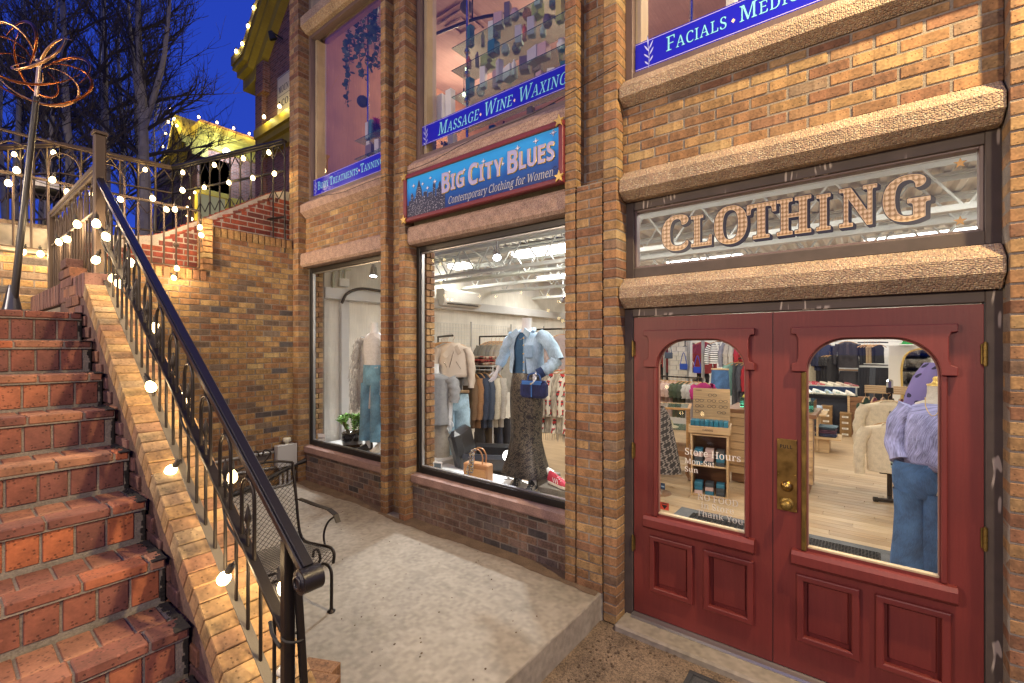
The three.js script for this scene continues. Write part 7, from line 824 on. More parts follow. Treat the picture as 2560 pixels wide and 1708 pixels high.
{ // slat wall with clothes at the back
  const t = thing('slat_wall', 'white slat wall across the back of the shop', 'display wall', null, [-1.4, 0.02, -11.12]); for (let i = 0; i < 23; i++) mesh('slat', bx(6.4, 0.094, 0.02, 0, 0.3 + i * 0.1, 0), M.white, t); mesh('backing', bx(6.4, 2.5, 0.01, 0, 1.3, -0.02), M.wallGrey, t);
  const blz = hung('blazer', 'charcoal blazer over a printed tee on the back wall', 'blazer', null, [-0.34, 2.06, -10.5], 0, topGeo({ w: 0.44, len: 0.62, d: 0.07, sl: 0.5, fold: 0.03 }), cloth([0.055, 0.048, 0.05])); mesh('tee', bx(0.1, 0.4, 0.03, 0, -0.24, 0.07, 0.01), cloth([0.1, 0.08, 0.08]), blz); mesh('lapel', [bar([0.05, -0.02, 0.09], [0.07, -0.4, 0.1], 0.01, 0.06), bar([-0.05, -0.02, 0.09], [-0.07, -0.4, 0.1], 0.01, 0.06)], cloth([0.045, 0.04, 0.042]), blz);
  hung('skirt', 'short dark skirt clipped below the charcoal blazer', 'skirt', null, [-0.32, 1.36, -10.5], 0, skirtGeo({ w: 0.36, len: 0.36, hem: 1.15 }), cloth([0.05, 0.046, 0.048]), { bare: true });
  tag(mesh('wood_slat', at(cb(0.4, 0.035, 0.02, 0.004), -0.32, 1.385, -10.5), M.hanger), 'wooden clip hanger above the short dark skirt', 'hanger');
  for (let i = 0; i < 6; i++) hung('camisole', `${ord(i)} camisole from the left on the upper rail of the back wall`, 'camisole', 'camisoles on the back wall', [-0.02 + i * 0.055, 1.98, -10.5], 0.8, (GG.cam ||= topGeo({ w: 0.26, len: 0.42, d: 0.02, sl: 0, fold: 0.1 })), cloth(i === 2 || i === 3 ? [0.5, 0.36, 0.2] : [0.03, 0.03, 0.034]));
  for (let i = 0; i < 8; i++) hung('trousers', `${ord(i)} pair of black trousers from the left on the back wall`, 'trousers', 'black trousers on the back wall', [-0.04 + i * 0.055, 1.46, -10.5], 0.8, (GG.bt ||= pantsGeo({ w: 0.3, len: 0.85, d: 0.03 })), cloth(i === 4 || i === 5 ? [0.1, 0.11, 0.13] : [0.035, 0.035, 0.04]), { bare: true });
  rail('clothes_rack', 'upper chrome rail of the back wall', [-0.15, 1.52, -10.55], [0.42, 1.52, -10.55], false); rail('clothes_rack', 'camisole rail of the back wall', [-0.15, 2.05, -10.55], [0.42, 2.05, -10.55], false);
  for (let i = 0; i < 5; i++) hung('dress', `${ord(i)} long dark dress from the left on the back wall`, 'dress', 'dark dresses on the back wall', [-0.88 + i * 0.06, 1.72, -10.5], 0.8, (GG.dr ||= topGeo({ w: 0.36, len: 0.85, d: 0.03, sl: 0.2 })), cloth([0.04, 0.036, 0.034])); for (let i = 0; i < 3; i++) hung('jacket', `${ord(i)} short navy jacket over the dark dresses`, 'jacket', 'navy jackets on the back wall', [-0.92 + i * 0.06, 2.02, -10.5], 0.8, shirts[i], cloth([0.04, 0.045, 0.09])); for (let i = 0; i < 3; i++) hung('coat', `${ord(i)} cream long coat beside the navy jackets`, 'coat', 'cream coats on the back wall', [-1.2 + i * 0.05, 1.95, -10.3], 0.8, (GG.ct ||= topGeo({ w: 0.44, len: 0.95, d: 0.04, sl: 0.6 })), cloth([0.55, 0.48, 0.34]));
  const m = thing('arched_mirror', 'white partition with a gold arched mirror', 'mirror', null, [0.75, 0.02, -8.1]); mesh('partition', bx(1.0, 1.96, 0.06, 0.1, 0.98, -0.04), M.white, m); const a = new THREE.Shape(); a.moveTo(-0.2, 0.3); a.lineTo(0.4, 0.3); a.lineTo(0.4, 1.62); a.absellipse(0.1, 1.62, 0.3, 0.28, 0, PI, false); a.closePath(); mesh('mirror_glass', new THREE.ShapeGeometry(a, 20).translate(0, 0, 0.004), mat([0.75, 0.76, 0.76], 0.02, { metalness: 1 }), m); const o = a.clone(); mesh('gold_rim', vtube([[-0.2, 0.3, 0.01], [-0.2, 1.0, 0.01], [-0.2, 1.62, 0.01], [-0.12, 1.82, 0.01], [0.1, 1.9, 0.01], [0.32, 1.82, 0.01], [0.4, 1.62, 0.01], [0.4, 0.3, 0.01]], 0.018, 8, 60), M.gold, m);
  tag(mesh('green_hat', at(lathe([[0, 0.08], [0.06, 0.075], [0.08, 0.02], [0.13, 0.0]], 20), 0.62, 2.0, -8.12), cloth([0.03, 0.3, 0.05])), 'green hat on top of the white partition', 'hat');
}
// ---------------------------------------------------------------- view through the left door
{ // eyewear stand
  const t = thing('eyewear_stand', 'pale wood eyewear stand with rows of spectacles and blue boxes', 'display stand', null, [-1.62, 0.02, -3.15], 0.18), p = M.pine;
  mesh('side_panel', [bx(0.02, 0.8, 0.4, -0.21, 0.4, 0), bx(0.02, 0.8, 0.4, 0.21, 0.4, 0)], p, t); mesh('shelf', [bx(0.4, 0.02, 0.4, 0, 0.02, 0), bx(0.4, 0.02, 0.4, 0, 0.4, 0), bx(0.44, 0.02, 0.42, 0, 0.8, 0)], p, t); mesh('back', bx(0.42, 0.8, 0.02, 0, 0.4, -0.19), M.woodDark, t); mesh('tray', [bx(0.48, 0.09, 0.015, 0, 0.87, 0.22), bx(0.015, 0.09, 0.44, -0.24, 0.87, 0), bx(0.015, 0.09, 0.44, 0.24, 0.87, 0), bx(0.48, 0.012, 0.44, 0, 0.825, 0)], p, t); const up = mesh('display_panel', bx(0.46, 0.56, 0.02, 0, 1.09, -0.18), p, t);
  const word = print(256, 64, (x) => { x.clearRect(0, 0, 256, 64); x.fillStyle = '#1b1712'; x.font = 'bold 56px sans-serif'; x.fillText('CADDIS', 4, 52, 250); }); mesh('lettering', sheet(-0.08, 0.08, 0.85, 0.89, 0.229), clear(word), t); mesh('lettering', sheet(-0.2, -0.1, 1.33, 1.355, -0.168), clear(word), t);
  const spec = mg([-0.028, 0.028].map((x) => new THREE.TorusGeometry(0.022, 0.0028, 6, 18).scale(1, 0.82, 1).translate(x, 0, 0.03)).concat([rod([-0.007, 0.006, 0.032], [0.007, 0.006, 0.032], 0.0025, 0.0025, 5), rod([-0.05, 0.008, 0.03], [-0.052, 0.0, -0.06], 0.0022, 0.0022, 5), rod([0.05, 0.008, 0.03], [0.052, 0.0, -0.06], 0.0022, 0.0022, 5)]));
  const sm = mat([0.03, 0.022, 0.018], 0.3); [[0.02], [-0.14, 0.01, 0.15], [-0.14, 0.01, 0.15], [-0.14, 0.13]].forEach((xs, r) => xs.forEach((x, c) => { const s = thing('spectacles', `dark framed spectacles, row ${['one', 'two', 'three', 'four'][r]} place ${['one', 'two', 'three'][c]} on the eyewear stand`, 'spectacles', 'spectacles on the eyewear stand', [0, 0, 0]); mesh('frame', spec, sm, s); const q = V(x, 1.29 - r * 0.075, -0.1).applyAxisAngle(V(0, 1, 0), 0.18).add(V(-1.62, 0.02, -3.15)); s.position.copy(q); s.rotation.y = 0.18; }));
  const teal = [mat([0.01, 0.13, 0.2], 0.5), mat([0.012, 0.17, 0.26], 0.5)], pk = mat([0.55, 0.16, 0.12], 0.5); for (let i = 0; i < 8; i++) { const x = -0.2 + i * 0.056, q = V(x, 0.9, 0.1).applyAxisAngle(V(0, 1, 0), 0.18).add(V(-1.62, 0.02, -3.15)), s = thing('spectacle_box', 'teal spectacle box standing in the tray, ' + ['first', 'second', 'third', 'fourth', 'fifth', 'sixth', 'seventh', 'last'][i] + ' from the left', 'box', 'teal boxes in the tray', [q.x, q.y - 0.07, q.z], 0.18); mesh('carton', bx(0.05, 0.15, 0.18, 0, 0.075, 0), teal[i % 2], s); mesh('logo_band', bx(0.012, 0.045, 0.002, 0.005, 0.06, 0.091), pk, s); }
  for (let k = 0; k < 2; k++) for (let c = 0; c < 3; c++) for (let r = 0; r < (k ? 4 : 3); r++) { const q = V(-0.13 + c * 0.13, 0.05 + k * 0.38 + r * 0.052, 0.1).applyAxisAngle(V(0, 1, 0), 0.18).add(V(-1.62, 0.02, -3.15)), s = mesh('glasses_case', bx(0.1, 0.048, 0.16, 0, 0, 0, 0.006), pick([mat([0.02, 0.14, 0.22], 0.5), mat([0.04, 0.05, 0.06], 0.5), mat([0.5, 0.36, 0.33], 0.6)])); s.position.copy(q); s.rotation.y = 0.18; tag(s, `small glasses case, ${k ? 'upper' : 'lower'} shelf, ${ord(c)} pile, ${ord(r)} from the bottom`, 'case', 'cases on the eyewear stand'); }
}
{ // glass display case on carved legs
  const t = thing('display_case', 'glass display case in a wooden frame on carved legs', 'display case', null, [-2.5, 0.02, -3.75], 0.25), w = M.woodDark; for (const [x, z] of [[-0.4, -0.28], [0.4, -0.28], [-0.4, 0.28], [0.4, 0.28]]) { mesh('upright', bx(0.035, 0.68, 0.035, x, 0.7, z), M.hanger, t); mesh('leg', [vtube([[x, 0.36, z], [x * 1.12, 0.26, z * 1.12], [x * 0.98, 0.12, z], [x * 1.1, 0.02, z * 1.12]], (q) => 0.04 - 0.018 * q, 8), at(new THREE.SphereGeometry(0.035, 10, 8).scale(1, 0.7, 1), x * 1.1, 0.025, z * 1.12)], w, t); }
  mesh('top_frame', [bx(0.86, 0.03, 0.04, 0, 1.03, 0.29), bx(0.86, 0.03, 0.04, 0, 1.03, -0.29), bx(0.04, 0.03, 0.6, 0.42, 1.03, 0), bx(0.04, 0.03, 0.6, -0.42, 1.03, 0)], M.hanger, t); mesh('bottom_frame', bx(0.86, 0.08, 0.62, 0, 0.38, 0), w, t); mesh('glass_top', bx(0.8, 0.006, 0.54, 0, 1.04, 0), M.shelfGlass, t); mesh('glass_shelf', bx(0.8, 0.006, 0.54, 0, 0.72, 0), M.shelfGlass, t); mesh('glass_side', new THREE.PlaneGeometry(0.8, 0.6).translate(0, 0.72, 0.29), M.glass, t);
  tag(mesh('straw_hat', at(lathe([[0, 0.1], [0.07, 0.095], [0.09, 0.02], [0.16, 0.0], [0.16, -0.004]], 24), -2.35, 0.765, -3.62), cloth([0.6, 0.52, 0.36])), 'cream hat inside the glass display case', 'hat'); tag(mesh('trinket_tray', [at(cb(0.24, 0.02, 0.18, 0.005), -2.4, 0.45, -3.65), at(cb(0.06, 0.05, 0.06, 0.01), -2.42, 0.48, -3.62)], M.white), 'white tray of trinkets at the bottom of the display case', 'tray');
}
{ const t = thing('poncho', 'dark woven poncho with cross pattern at the edge of the left door', 'poncho', null, [-2.16, 0.02, -2.75]); mesh('fabric', loft([[1.15, 0.06, 0.05], [1.05, 0.13, 0.08], [0.8, 0.19, 0.12], [0.5, 0.25, 0.15], [0.3, 0.28, 0.17]].map(([y, a, b]) => ell(y, a, b, 30, 0.06, 6, y)), false), two(cloth([1, 1, 1], tex(256, 0.34, (u, v) => { const x = Math.abs(((u * 2) % 1) - 0.5), y = Math.abs(((v * 2) % 1) - 0.5), k = Math.floor(x * 8) + Math.floor(y * 8); return k === 2 || k === 4 ? [0.22, 0.19, 0.17] : [0.03, 0.027, 0.026]; }))), t); mesh('stand', [rod([0, 0, 0], [0, 1.15, 0], 0.016, 0.016, 8), lathe([[0, 0.02], [0.15, 0.015], [0.16, 0]], 16)], M.woodDark, t); }
{ // till counter with a slatted end
  const t = thing('till_counter', 'wooden till counter with a slatted side and glass top', 'counter', null, [-1.05, 0.02, -4.25]); mesh('top', bx(1.1, 0.05, 0.85, 0, 1.03, 0), M.woodDark, t); for (let i = 0; i < 8; i++) mesh('slat', bx(0.02, 0.105, 0.8, -0.5, 0.2 + i * 0.112, 0), M.pine, t); for (let i = 0; i < 8; i++) mesh('slat', bx(1.0, 0.105, 0.02, 0.01, 0.2 + i * 0.112, 0.4), M.pine, t); mesh('corner_post', bx(0.05, 1.0, 0.05, -0.51, 0.5, 0.41), M.woodDark, t); mesh('core', bx(0.94, 0.96, 0.74, 0, 0.5, 0), M.woodDark, t); mesh('glass_case', bx(0.9, 0.14, 0.5, 0.05, 1.13, -0.1), M.shelfGlass, t);
  for (let i = 0; i < 4; i++) tag(mesh('pink_box', at(cb(0.05, 0.1, 0.08, 0.003), -1.2 + i * 0.055, 0.42, -3.8), mat([0.5, 0.06, 0.14], 0.6)), `${ord(i)} small pink box from the left on the counter ledge`, 'box', 'pink boxes on the till counter'); tag(mesh('counter_ledge', bx(0.9, 0.02, 0.12, -1.0, 0.36, -3.8), M.pine), 'narrow ledge on the slatted side of the counter', 'shelf');
  for (let i = 0; i < 6; i++) tag(mesh('hair_tie', at(new THREE.TorusGeometry(0.028, 0.012, 6, 12), -1.25 + (i % 3) * 0.07, 0.62 + Math.floor(i / 3) * 0.13, -3.82), cloth([[0.4, 0.25, 0.25], [0.1, 0.08, 0.08], [0.45, 0.4, 0.38]][i % 3])), `${ord(i)} fabric hair tie on the slatted counter side`, 'hair tie', 'hair ties on the counter');
  const v = thing('flower_vase', 'clear vase with yellow flowers on the till counter', 'vase', null, [-1.35, 1.075, -4.0]); mesh('glass', lathe([[0, 0], [0.03, 0], [0.035, 0.1], [0.03, 0.12]], 14), M.shelfGlass, v); mesh('bloom', [0, 1, 2, 3, 4].map((i) => at(new THREE.IcosahedronGeometry(0.02, 1), 0.03 * Math.cos(i * 1.3), 0.15 + 0.01 * i, 0.03 * Math.sin(i * 1.3))), mat([0.55, 0.5, 0.08], 0.7), v); mesh('stem', [0, 1, 2].map((i) => rod([0, 0.02, 0], [0.02 * Math.cos(i * 2), 0.14, 0.02 * Math.sin(i * 2)], 0.003, 0.003, 4)), mat([0.06, 0.18, 0.03], 0.7), v);
}
{ // rack of tee shirts and the displays behind it
  rail('clothes_rack', 'black rack of pale pink and green tee shirts', [-3.5, 1.42, -5.1], [-2.2, 1.42, -4.9], true); const cs = [[0.62, 0.58, 0.55], [0.62, 0.58, 0.55], [0.6, 0.42, 0.36], [0.6, 0.42, 0.36], [0.58, 0.4, 0.34], [0.58, 0.42, 0.37], [0.07, 0.09, 0.05], [0.06, 0.085, 0.05], [0.065, 0.08, 0.055], [0.5, 0.48, 0.46], [0.5, 0.48, 0.46], [0.5, 0.03, 0.2]], nm = (i) => i < 2 ? ['white', 0] : i < 6 ? ['blush pink', 1] : i < 9 ? ['olive green', 2] : i < 11 ? ['pale grey', 3] : ['magenta', 4];
  cs.forEach((c, i) => { const k = nm(i)[0]; hung('tee_shirt', `${k} tee shirt, ${ord(i)} from the left on the rack behind the eyewear stand`, 'tee shirt', `${k} tee shirts on the black rack`, [-3.02 + i * 0.075, 1.33, -5.03 + i * 0.01], 1.15, tees[i % 3], cloth(c)); });
  for (const [x, z, l] of [[-3.75, -7.5, 'silver display post left of the blue handbag'], [-3.2, -7.5, 'silver display post beside the number card'], [-2.75, -7.0, 'silver display post in front of the striped sweater']]) tag(mesh('display_post', rod([x, 0.02, z], [x, 3.0, z], 0.035, 0.035, 12), M.alu), l, 'post');
  const w = thing('brick_column', 'white painted brick column behind the tee shirts', 'column', null, [-3.45, 0.02, -7.7]); for (let r = 0; r < 16; r++) for (let c = 0; c < 2; c++) { const b = mesh('brick', brickGeo(0.19, 0.1, 0.05), M.wall, w); b.position.set(-0.15 + c * 0.2 + (r % 2) * 0.05, 1.0 + r * 0.11, 0.1); } mesh('core', bx(0.5, 3.0, 0.2, 0, 1.5, 0), M.wallGrey, w); mesh('number', sheet(0.06, 0.2, 1.9, 2.15, 0.128), clear(print(64, 128, (x) => { x.clearRect(0, 0, 64, 128); x.fillStyle = '#222'; x.font = '120px serif'; x.fillText('1', 6, 108); })), w);
  const hb = (p, c, l) => { const t = thing('handbag', l, 'handbag', 'handbags on the display posts', p); mesh('body', bx(0.17, 0.14, 0.05, 0, 0, 0, 0.015), mat(c, 0.45), t); mesh('strap', vtube([[-0.07, 0.06, 0], [-0.03, 0.25, 0], [0, 0.32, 0], [0.03, 0.25, 0], [0.07, 0.06, 0]], 0.008, 6, 24), mat(c, 0.5), t); }; hb([-2.92, 1.44, -7.2], [0.01, 0.05, 0.5], 'bright blue handbag on the white column'); hb([-3.25, 1.5, -7.3], [0.02, 0.07, 0.4], 'second blue handbag further left on the posts'); hb([-3.55, 1.75, -7.2], [0.06, 0.08, 0.12], 'slate handbag hanging high on the posts'); hb([-3.05, 1.3, -7.3], [0.6, 0.58, 0.55], 'white handbag beside the bright blue one'); hb([-2.45, 1.15, -6.6], [0.6, 0.58, 0.55], 'white tote hanging above the eyewear stand'); hb([-3.9, 2.0, -7.2], [0.3, 0.04, 0.04], 'red handbag at the top left of the posts');
  const ss = hung('sweater', 'black and white striped V-neck sweater', 'sweater', null, [-2.42, 2.05, -7.0], 0.1, topGeo({ w: 0.4, len: 0.45, d: 0.06, sl: 0.42, sr: 0.06, fold: 0.02 }), cloth([1, 1, 1], T.stripe)); mesh('neckband', [bar([0.06, 0.0, 0.075], [0.0, -0.17, 0.085], 0.012, 0.028), bar([-0.06, 0.0, 0.075], [0.0, -0.17, 0.085], 0.012, 0.028)], M.white, ss);
  hung('denim_skirt', 'long dark denim skirt hanging near the till', 'skirt', null, [-2.22, 1.5, -6.2], 0.2, skirtGeo({ w: 0.3, len: 0.5, hem: 1.1 }), cloth([0.09, 0.2, 0.42], T.denim), { bare: true }); tag(mesh('wood_slat', at(cb(0.32, 0.03, 0.02, 0.004), -2.22, 1.52, -6.2), M.pine), 'wooden clip hanger above the denim skirt', 'hanger');
  const cc = [[0.25, 0.45, 0.4], [0.1, 0.1, 0.11], [0.1, 0.1, 0.12], [0.08, 0.08, 0.1], [0.4, 0.02, 0.03], [0.1, 0.11, 0.14], [0.09, 0.1, 0.13], [0.08, 0.08, 0.1]]; cc.forEach((c, i) => hung('top', i === 0 ? 'mint and black patterned top near the denim skirt' : i === 4 ? 'red top among the dark ones by the till' : `dark top, ${ord(i)} from the left in the row by the till`, 'top', i === 0 || i === 4 ? null : 'dark tops by the till', [-2.12 + i * 0.09, 1.62, -6.9], 0.9, i === 1 || i === 2 ? (GG.bt ||= pantsGeo({})) : shirts[i % 3], cloth(c)));
  rail('clothes_rack', 'rail of dark and red tops by the till', [-2.5, 1.72, -6.95], [-1.2, 1.72, -6.85], false); for (let i = 0; i < 4; i++) hung('blouse', `${ord(i)} blouse from the left on the high rail beside the striped sweater`, 'blouse', 'pale blouses on the high rail', [-2.2 + i * 0.1, 2.08, -7.1], 0.7, shirts[i % 3], cloth([[0.3, 0.3, 0.36], [0.55, 0.5, 0.45], [0.6, 0.57, 0.52], [0.45, 0.03, 0.04]][i])); for (let i = 0; i < 10; i++) hung('dark_dress', `${ord(i)} dark garment from the left behind the display posts`, 'dress', 'black garments behind the posts', [-4.6 + i * 0.17, i % 2 ? 2.05 : 1.55, -8.2], 0.6, coats[i % 3], cloth(i % 4 === 1 ? [0.3, 0.04, 0.04] : [0.03, 0.03, 0.035]));
}
// ---------------------------------------------------------------- beauty studio on the upper floor
{
  const pinkW = mat([0.44, 0.29, 0.26], 0.85, { map: T.paint }), tan = mat([0.4, 0.2, 0.12], 0.8, { map: T.paint });
  struct('studio_floor', span(-6.2, 2.5, 3.76, 3.93, -4.2, -0.2, 0), M.wood); struct('studio_ceiling', span(-6.2, 2.5, 6.5, 6.6, -4.2, -0.2, 0), pinkW, 'dusty pink ceiling of the upper floor studio'); struct('studio_wall', [span(-6.02, -5.95, 3.93, 6.5, -4.2, -0.2, 0), span(2.45, 2.5, 3.93, 6.5, -4.2, -0.2, 0), span(-6.2, 2.5, 3.93, 6.5, -4.3, -4.2, 0), span(-6.02, 2.5, 6.2, 6.5, -0.25, -0.19, 0)], tan, 'tan inner walls of the upper floor studio');
  const lamp = (x, y, z, k, l) => { const t = thing('track_lamp', l, 'lamp', 'track lamps of the studio', [x, y, z]); mesh('bulb', new THREE.SphereGeometry(0.022, 12, 8), glow([1, 0.85, 0.6], 22), t); mesh('holder', [rod([0, 0.02, 0], [0, 0.09, 0], 0.018, 0.012, 8), rod([0, 0.09, 0], [0, 6.5 - y, 0], 0.005, 0.005, 6)], M.bronze, t); const p = new THREE.PointLight(0xffffff, k, 0, 2); p.color.setRGB(1, 0.74, 0.5); p.castShadow = true; t.add(p); };
  lamp(-3.63, 5.17, -0.62, 0.9, 'glowing track lamp beside the glass shelves in the middle upper window'); lamp(-3.0, 6.0, -2.0, 5, 'track lamp deep inside behind the middle upper window'); lamp(-5.2, 6.1, -2.2, 5, 'track lamp deep inside behind the left upper window'); lamp(-0.6, 6.0, -1.8, 7, 'track lamp deep inside behind the right upper window'); lamp(0.9, 6.0, -2.2, 5, 'track lamp at the far right of the studio');
  const v = thing('ceiling_vent', 'square stepped ceiling vent above the middle upper window', 'vent', null, [-4.5, 6.5, -1.4]); for (let i = 0; i < 3; i++) mesh('louvre', [span(-0.3 + i * 0.08, 0.3 - i * 0.08, -0.02 - i * 0.025, -0.005 - i * 0.02, -0.3 + i * 0.08, -0.24 + i * 0.08, 0.003), span(-0.3 + i * 0.08, 0.3 - i * 0.08, -0.02 - i * 0.025, -0.005 - i * 0.02, 0.24 - i * 0.08, 0.3 - i * 0.08, 0.003), span(-0.3 + i * 0.08, -0.24 + i * 0.08, -0.02 - i * 0.025, -0.005 - i * 0.02, -0.24 + i * 0.08, 0.24 - i * 0.08, 0.003), span(0.24 - i * 0.08, 0.3 - i * 0.08, -0.02 - i * 0.025, -0.005 - i * 0.02, -0.24 + i * 0.08, 0.24 - i * 0.08, 0.003)], pinkW, v);
  tag(mesh('track_rail', vtube([[-4.6, 6.1, -0.9], [-3.6, 6.05, -1.1], [-2.8, 6.05, -1.9], [-2.4, 6.05, -3.2]], 0.02, 8, 40), M.bronze), 'curved bronze lamp track under the studio ceiling', 'lamp track');
  for (const [x, z, l] of [[-3.15, -1.45, 'short rod holding the lamp track'], [-3.9, -1.0, 'rod holding the lamp track near the glowing lamp']]) tag(mesh('track_rod', [rod([x, 6.06, z], [x, 6.5, z], 0.01, 0.01, 6), at(lathe([[0, 0], [0.04, 0], [0.03, 0.02], [0, 0.02]], 12), x, 6.48, z)], M.bronze), l, 'rod');
  // glass shelves with goods, one set behind each window
  const cols = [[0.6, 0.58, 0.55], [0.03, 0.12, 0.16], [0.02, 0.05, 0.1], [0.5, 0.42, 0.12], [0.45, 0.3, 0.3], [0.62, 0.6, 0.58], [0.12, 0.09, 0.1], [0.4, 0.38, 0.42]].map((c) => mat(c, 0.45)), gl = [[0.6, 0.2, 0.1], [0.2, 0.1, 0.05], [0.7, 0.75, 0.75]].map((c) => pmat(c, 0.05, { transmission: 0.7, thickness: 0.03, ior: 1.45 })), bot = [lathe([[0, 0], [0.028, 0], [0.03, 0.01], [0.03, 0.075], [0.012, 0.095], [0.012, 0.115], [0, 0.118]], 14), lathe([[0, 0], [0.022, 0], [0.022, 0.12], [0.01, 0.13], [0.01, 0.15], [0, 0.15]], 12), lathe([[0, 0], [0.03, 0], [0.045, 0.03], [0.045, 0.06], [0.03, 0.085], [0.034, 0.095], [0, 0.098]], 16)], bxs = [cb(0.07, 0.17, 0.07, 0.002), cb(0.09, 0.13, 0.09, 0.002), cb(0.06, 0.21, 0.06, 0.002), cb(0.13, 0.12, 0.1, 0.002)], hh = [0.17, 0.13, 0.21, 0.12];
  const fit = (x0, x1, ys, where, skip = 0) => {
    const t = thing('glass_shelving', 'glass shelves on chrome posts behind the ' + where, 'shelving'); for (const y of ys) mesh('shelf', span(x0, x1, y - 0.004, y + 0.004, -0.52, -0.24, 0.001), M.shelfGlass, t); for (const x of [x0 + 0.1, x1 - 0.1]) mesh('post', [rod([x, 3.93, -0.38], [x, 6.5, -0.38], 0.016, 0.016, 10), ...ys.map((y) => rod([x, y - 0.02, -0.38], [x, y + 0.02, -0.38], 0.032, 0.032, 10))], M.chrome, t);
    ys.forEach((y, r) => { let n = 0; for (let x = x0 + 0.18; x < x1 - 0.1; x += rr(0.075, 0.12)) { if (rnd() < skip) continue; const z = rr(-0.45, -0.3); if (rnd() < 0.66) { const k = Math.floor(rnd() * 4), b = mesh('product_box', bxs[k], pick(cols)); b.position.set(x, y + 0.006 + hh[k] / 2, z); b.rotation.y = rr(-0.4, 0.4); tag(b, `small box, ${ord(n++)} item on glass shelf ${['one', 'two', 'three', 'four', 'five'][r]} behind the ${where}`, 'box', 'product boxes behind the ' + where); } else { const b = mesh('bottle', pick(bot), rnd() < 0.5 ? pick(gl) : pick(cols)); b.position.set(x, y + 0.005, z); tag(b, `small bottle, ${ord(n++)} item on glass shelf ${['one', 'two', 'three', 'four', 'five'][r]} behind the ${where}`, 'bottle', 'bottles behind the ' + where); } } });
  };
  fit(-3.5, -1.95, [4.05, 4.36, 4.63, 4.915, 5.155], 'middle upper window'); fit(-5.3, -4.3, [4.1, 4.42, 4.66], 'left upper window'); fit(-1.15, 0.4, [4.0, 4.3], 'right upper window', 0.4);
  for (const [x, y, z, h] of [[-3.72, 4.35, -0.3, 0.4], [-3.62, 4.45, -0.34, 0.34], [-3.6, 4.1, -0.35, 0.2]]) tag(mesh('product_box', at(cb(0.09, h, 0.07, 0.003), x, y + h / 2, z), M.white), (h > 0.38 ? 'tallest' : h > 0.3 ? 'middle' : 'shortest') + ' white carton at the left of the middle upper window', 'box'); tag(mesh('glass_ledge', span(-3.73, -3.52, 4.09, 4.098, -0.42, -0.26, 0.001), M.shelfGlass), 'short glass ledge carrying the white cartons', 'shelf'); tag(mesh('glass_ledge', span(-3.73, -3.52, 4.34, 4.348, -0.42, -0.26, 0.001), M.shelfGlass), 'upper short glass ledge at the side of the middle upper window', 'shelf');
  tag(mesh('wicker_ball', at(new THREE.IcosahedronGeometry(0.07, 3), -3.45, 5.68, -0.42), mat([0.1, 0.075, 0.06], 0.9, { bumpMap: T.aggB, bumpScale: 0.01 })), 'dark wicker ball hanging in the middle upper window', 'ornament'); tag(mesh('wicker_ball', at(new THREE.IcosahedronGeometry(0.075, 3), -5.28, 5.22, -0.35), mat([0.03, 0.035, 0.05], 0.9, { bumpMap: T.aggB, bumpScale: 0.01 })), 'dark ball ornament hanging in the left upper window', 'ornament');
  const wig = thing('feather_duster', 'magenta and plum fluffy ornament on the shelf of the left upper window', 'ornament', null, [-5.0, 4.66, -0.36]); const fl = (n, y0, y1, r) => { const o = []; for (let i = 0; i < n; i++) { const a = rr(0, 2 * PI), y = rr(y0, y1), d = V(Math.cos(a), rr(-0.3, 0.6), Math.sin(a)).normalize(); o.push(rod([0, y, 0], [d.x * r, y + d.y * r, d.z * r], 0.006, 0.001, 4)); } return mg(o); }; mesh('plum_feathers', fl(260, 0.03, 0.16, 0.085), cloth([0.08, 0.01, 0.1]), wig); mesh('pink_feathers', fl(140, 0.16, 0.25, 0.06), cloth([0.4, 0.01, 0.13]), wig); mesh('stick', rod([0, 0, 0], [0, 0.22, 0], 0.01, 0.01, 6), M.black, wig);
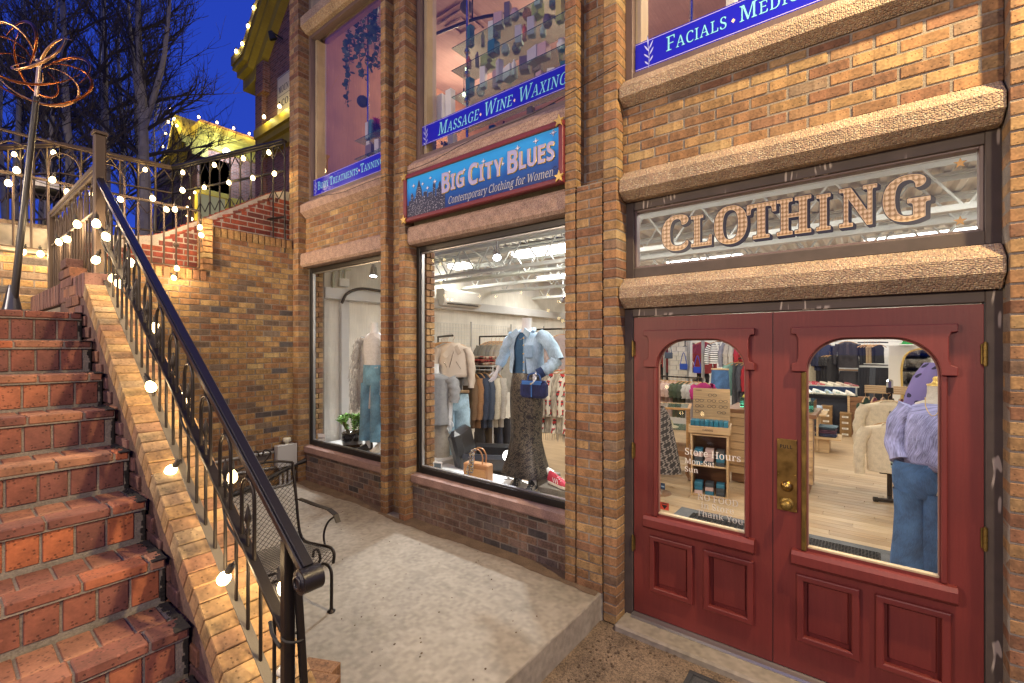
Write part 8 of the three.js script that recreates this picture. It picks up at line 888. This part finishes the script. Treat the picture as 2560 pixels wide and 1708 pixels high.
  { const t = thing('hanging_vine', 'trailing vine with dark leaves hanging inside the left upper window', 'plant', null, [-5.05, 6.4, -0.3]), st = [], lf = [], leaf = new THREE.SphereGeometry(1, 7, 5).scale(0.035, 0.003, 0.026).translate(0.03, 0, 0); for (const [dx, len, dz] of [[-0.5, 1.15, 0], [-0.42, 0.8, 0.03], [-0.25, 0.9, -0.05], [-0.1, 0.75, 0.04], [0.05, 0.85, 0], [0.2, 0.95, 0.03], [0.38, 1.05, -0.02], [0.48, 0.7, 0.02], [-0.3, 0.55, 0], [0.1, 0.5, 0.03], [0.3, 0.6, 0]]) { const P = []; for (let k = 0; k <= 6; k++) P.push([dx + 0.05 * Math.sin(k * 1.7 + dx * 9), -len * k / 6, dz + 0.03 * Math.cos(k * 2)]); st.push(vtube(P, 0.004, 4, 12)); for (let k = 0; k < len * 46; k++) { const q = k / (len * 46), i = Math.min(5, Math.floor(q * 6)), a = P[i], b = P[i + 1], f = q * 6 - i; lf.push(leaf.clone().scale(rr(0.7, 1.3), 1, rr(0.7, 1.3)).rotateX(rr(0.5, 1.4)).rotateY(rr(0, 6.3)).translate(a[0] + (b[0] - a[0]) * f, a[1] + (b[1] - a[1]) * f, a[2])); } } mesh('stems', st, mat([0.03, 0.04, 0.02], 0.8), t); const l = mesh('leaves', mg(lf), mat([0.018, 0.04, 0.028], 0.6), t); l.userData.kind = 'stuff'; mesh('hanging_pot', lathe([[0, -0.12], [0.1, -0.12], [0.15, 0.02], [0.14, 0.02]], 18), M.black, t); mesh('hanger_wire', rod([0, 0, 0], [0, 0.1, 0], 0.003, 0.003, 4), M.black, t); }
  { const t = thing('small_succulent', 'small dark succulent in a round pot on the studio window sill', 'plant', null, [-3.5, 3.95, -0.16]); mesh('pot', lathe([[0, 0], [0.05, 0], [0.07, 0.05], [0.06, 0.09], [0, 0.085]], 18), mat([0.05, 0.06, 0.1], 0.4), t); mesh('leaf_cluster', Array.from({ length: 16 }, (_, i) => new THREE.SphereGeometry(0.014, 6, 5).scale(1, 1.6, 0.6).translate(0.05 * Math.cos(i * 2.4) * (i / 16), 0.1 + 0.06 * rnd(), 0.05 * Math.sin(i * 2.4) * (i / 16))), mat([0.04, 0.03, 0.06], 0.6), t).userData.kind = 'stuff'; }
}
renderer.render(scene, camera);
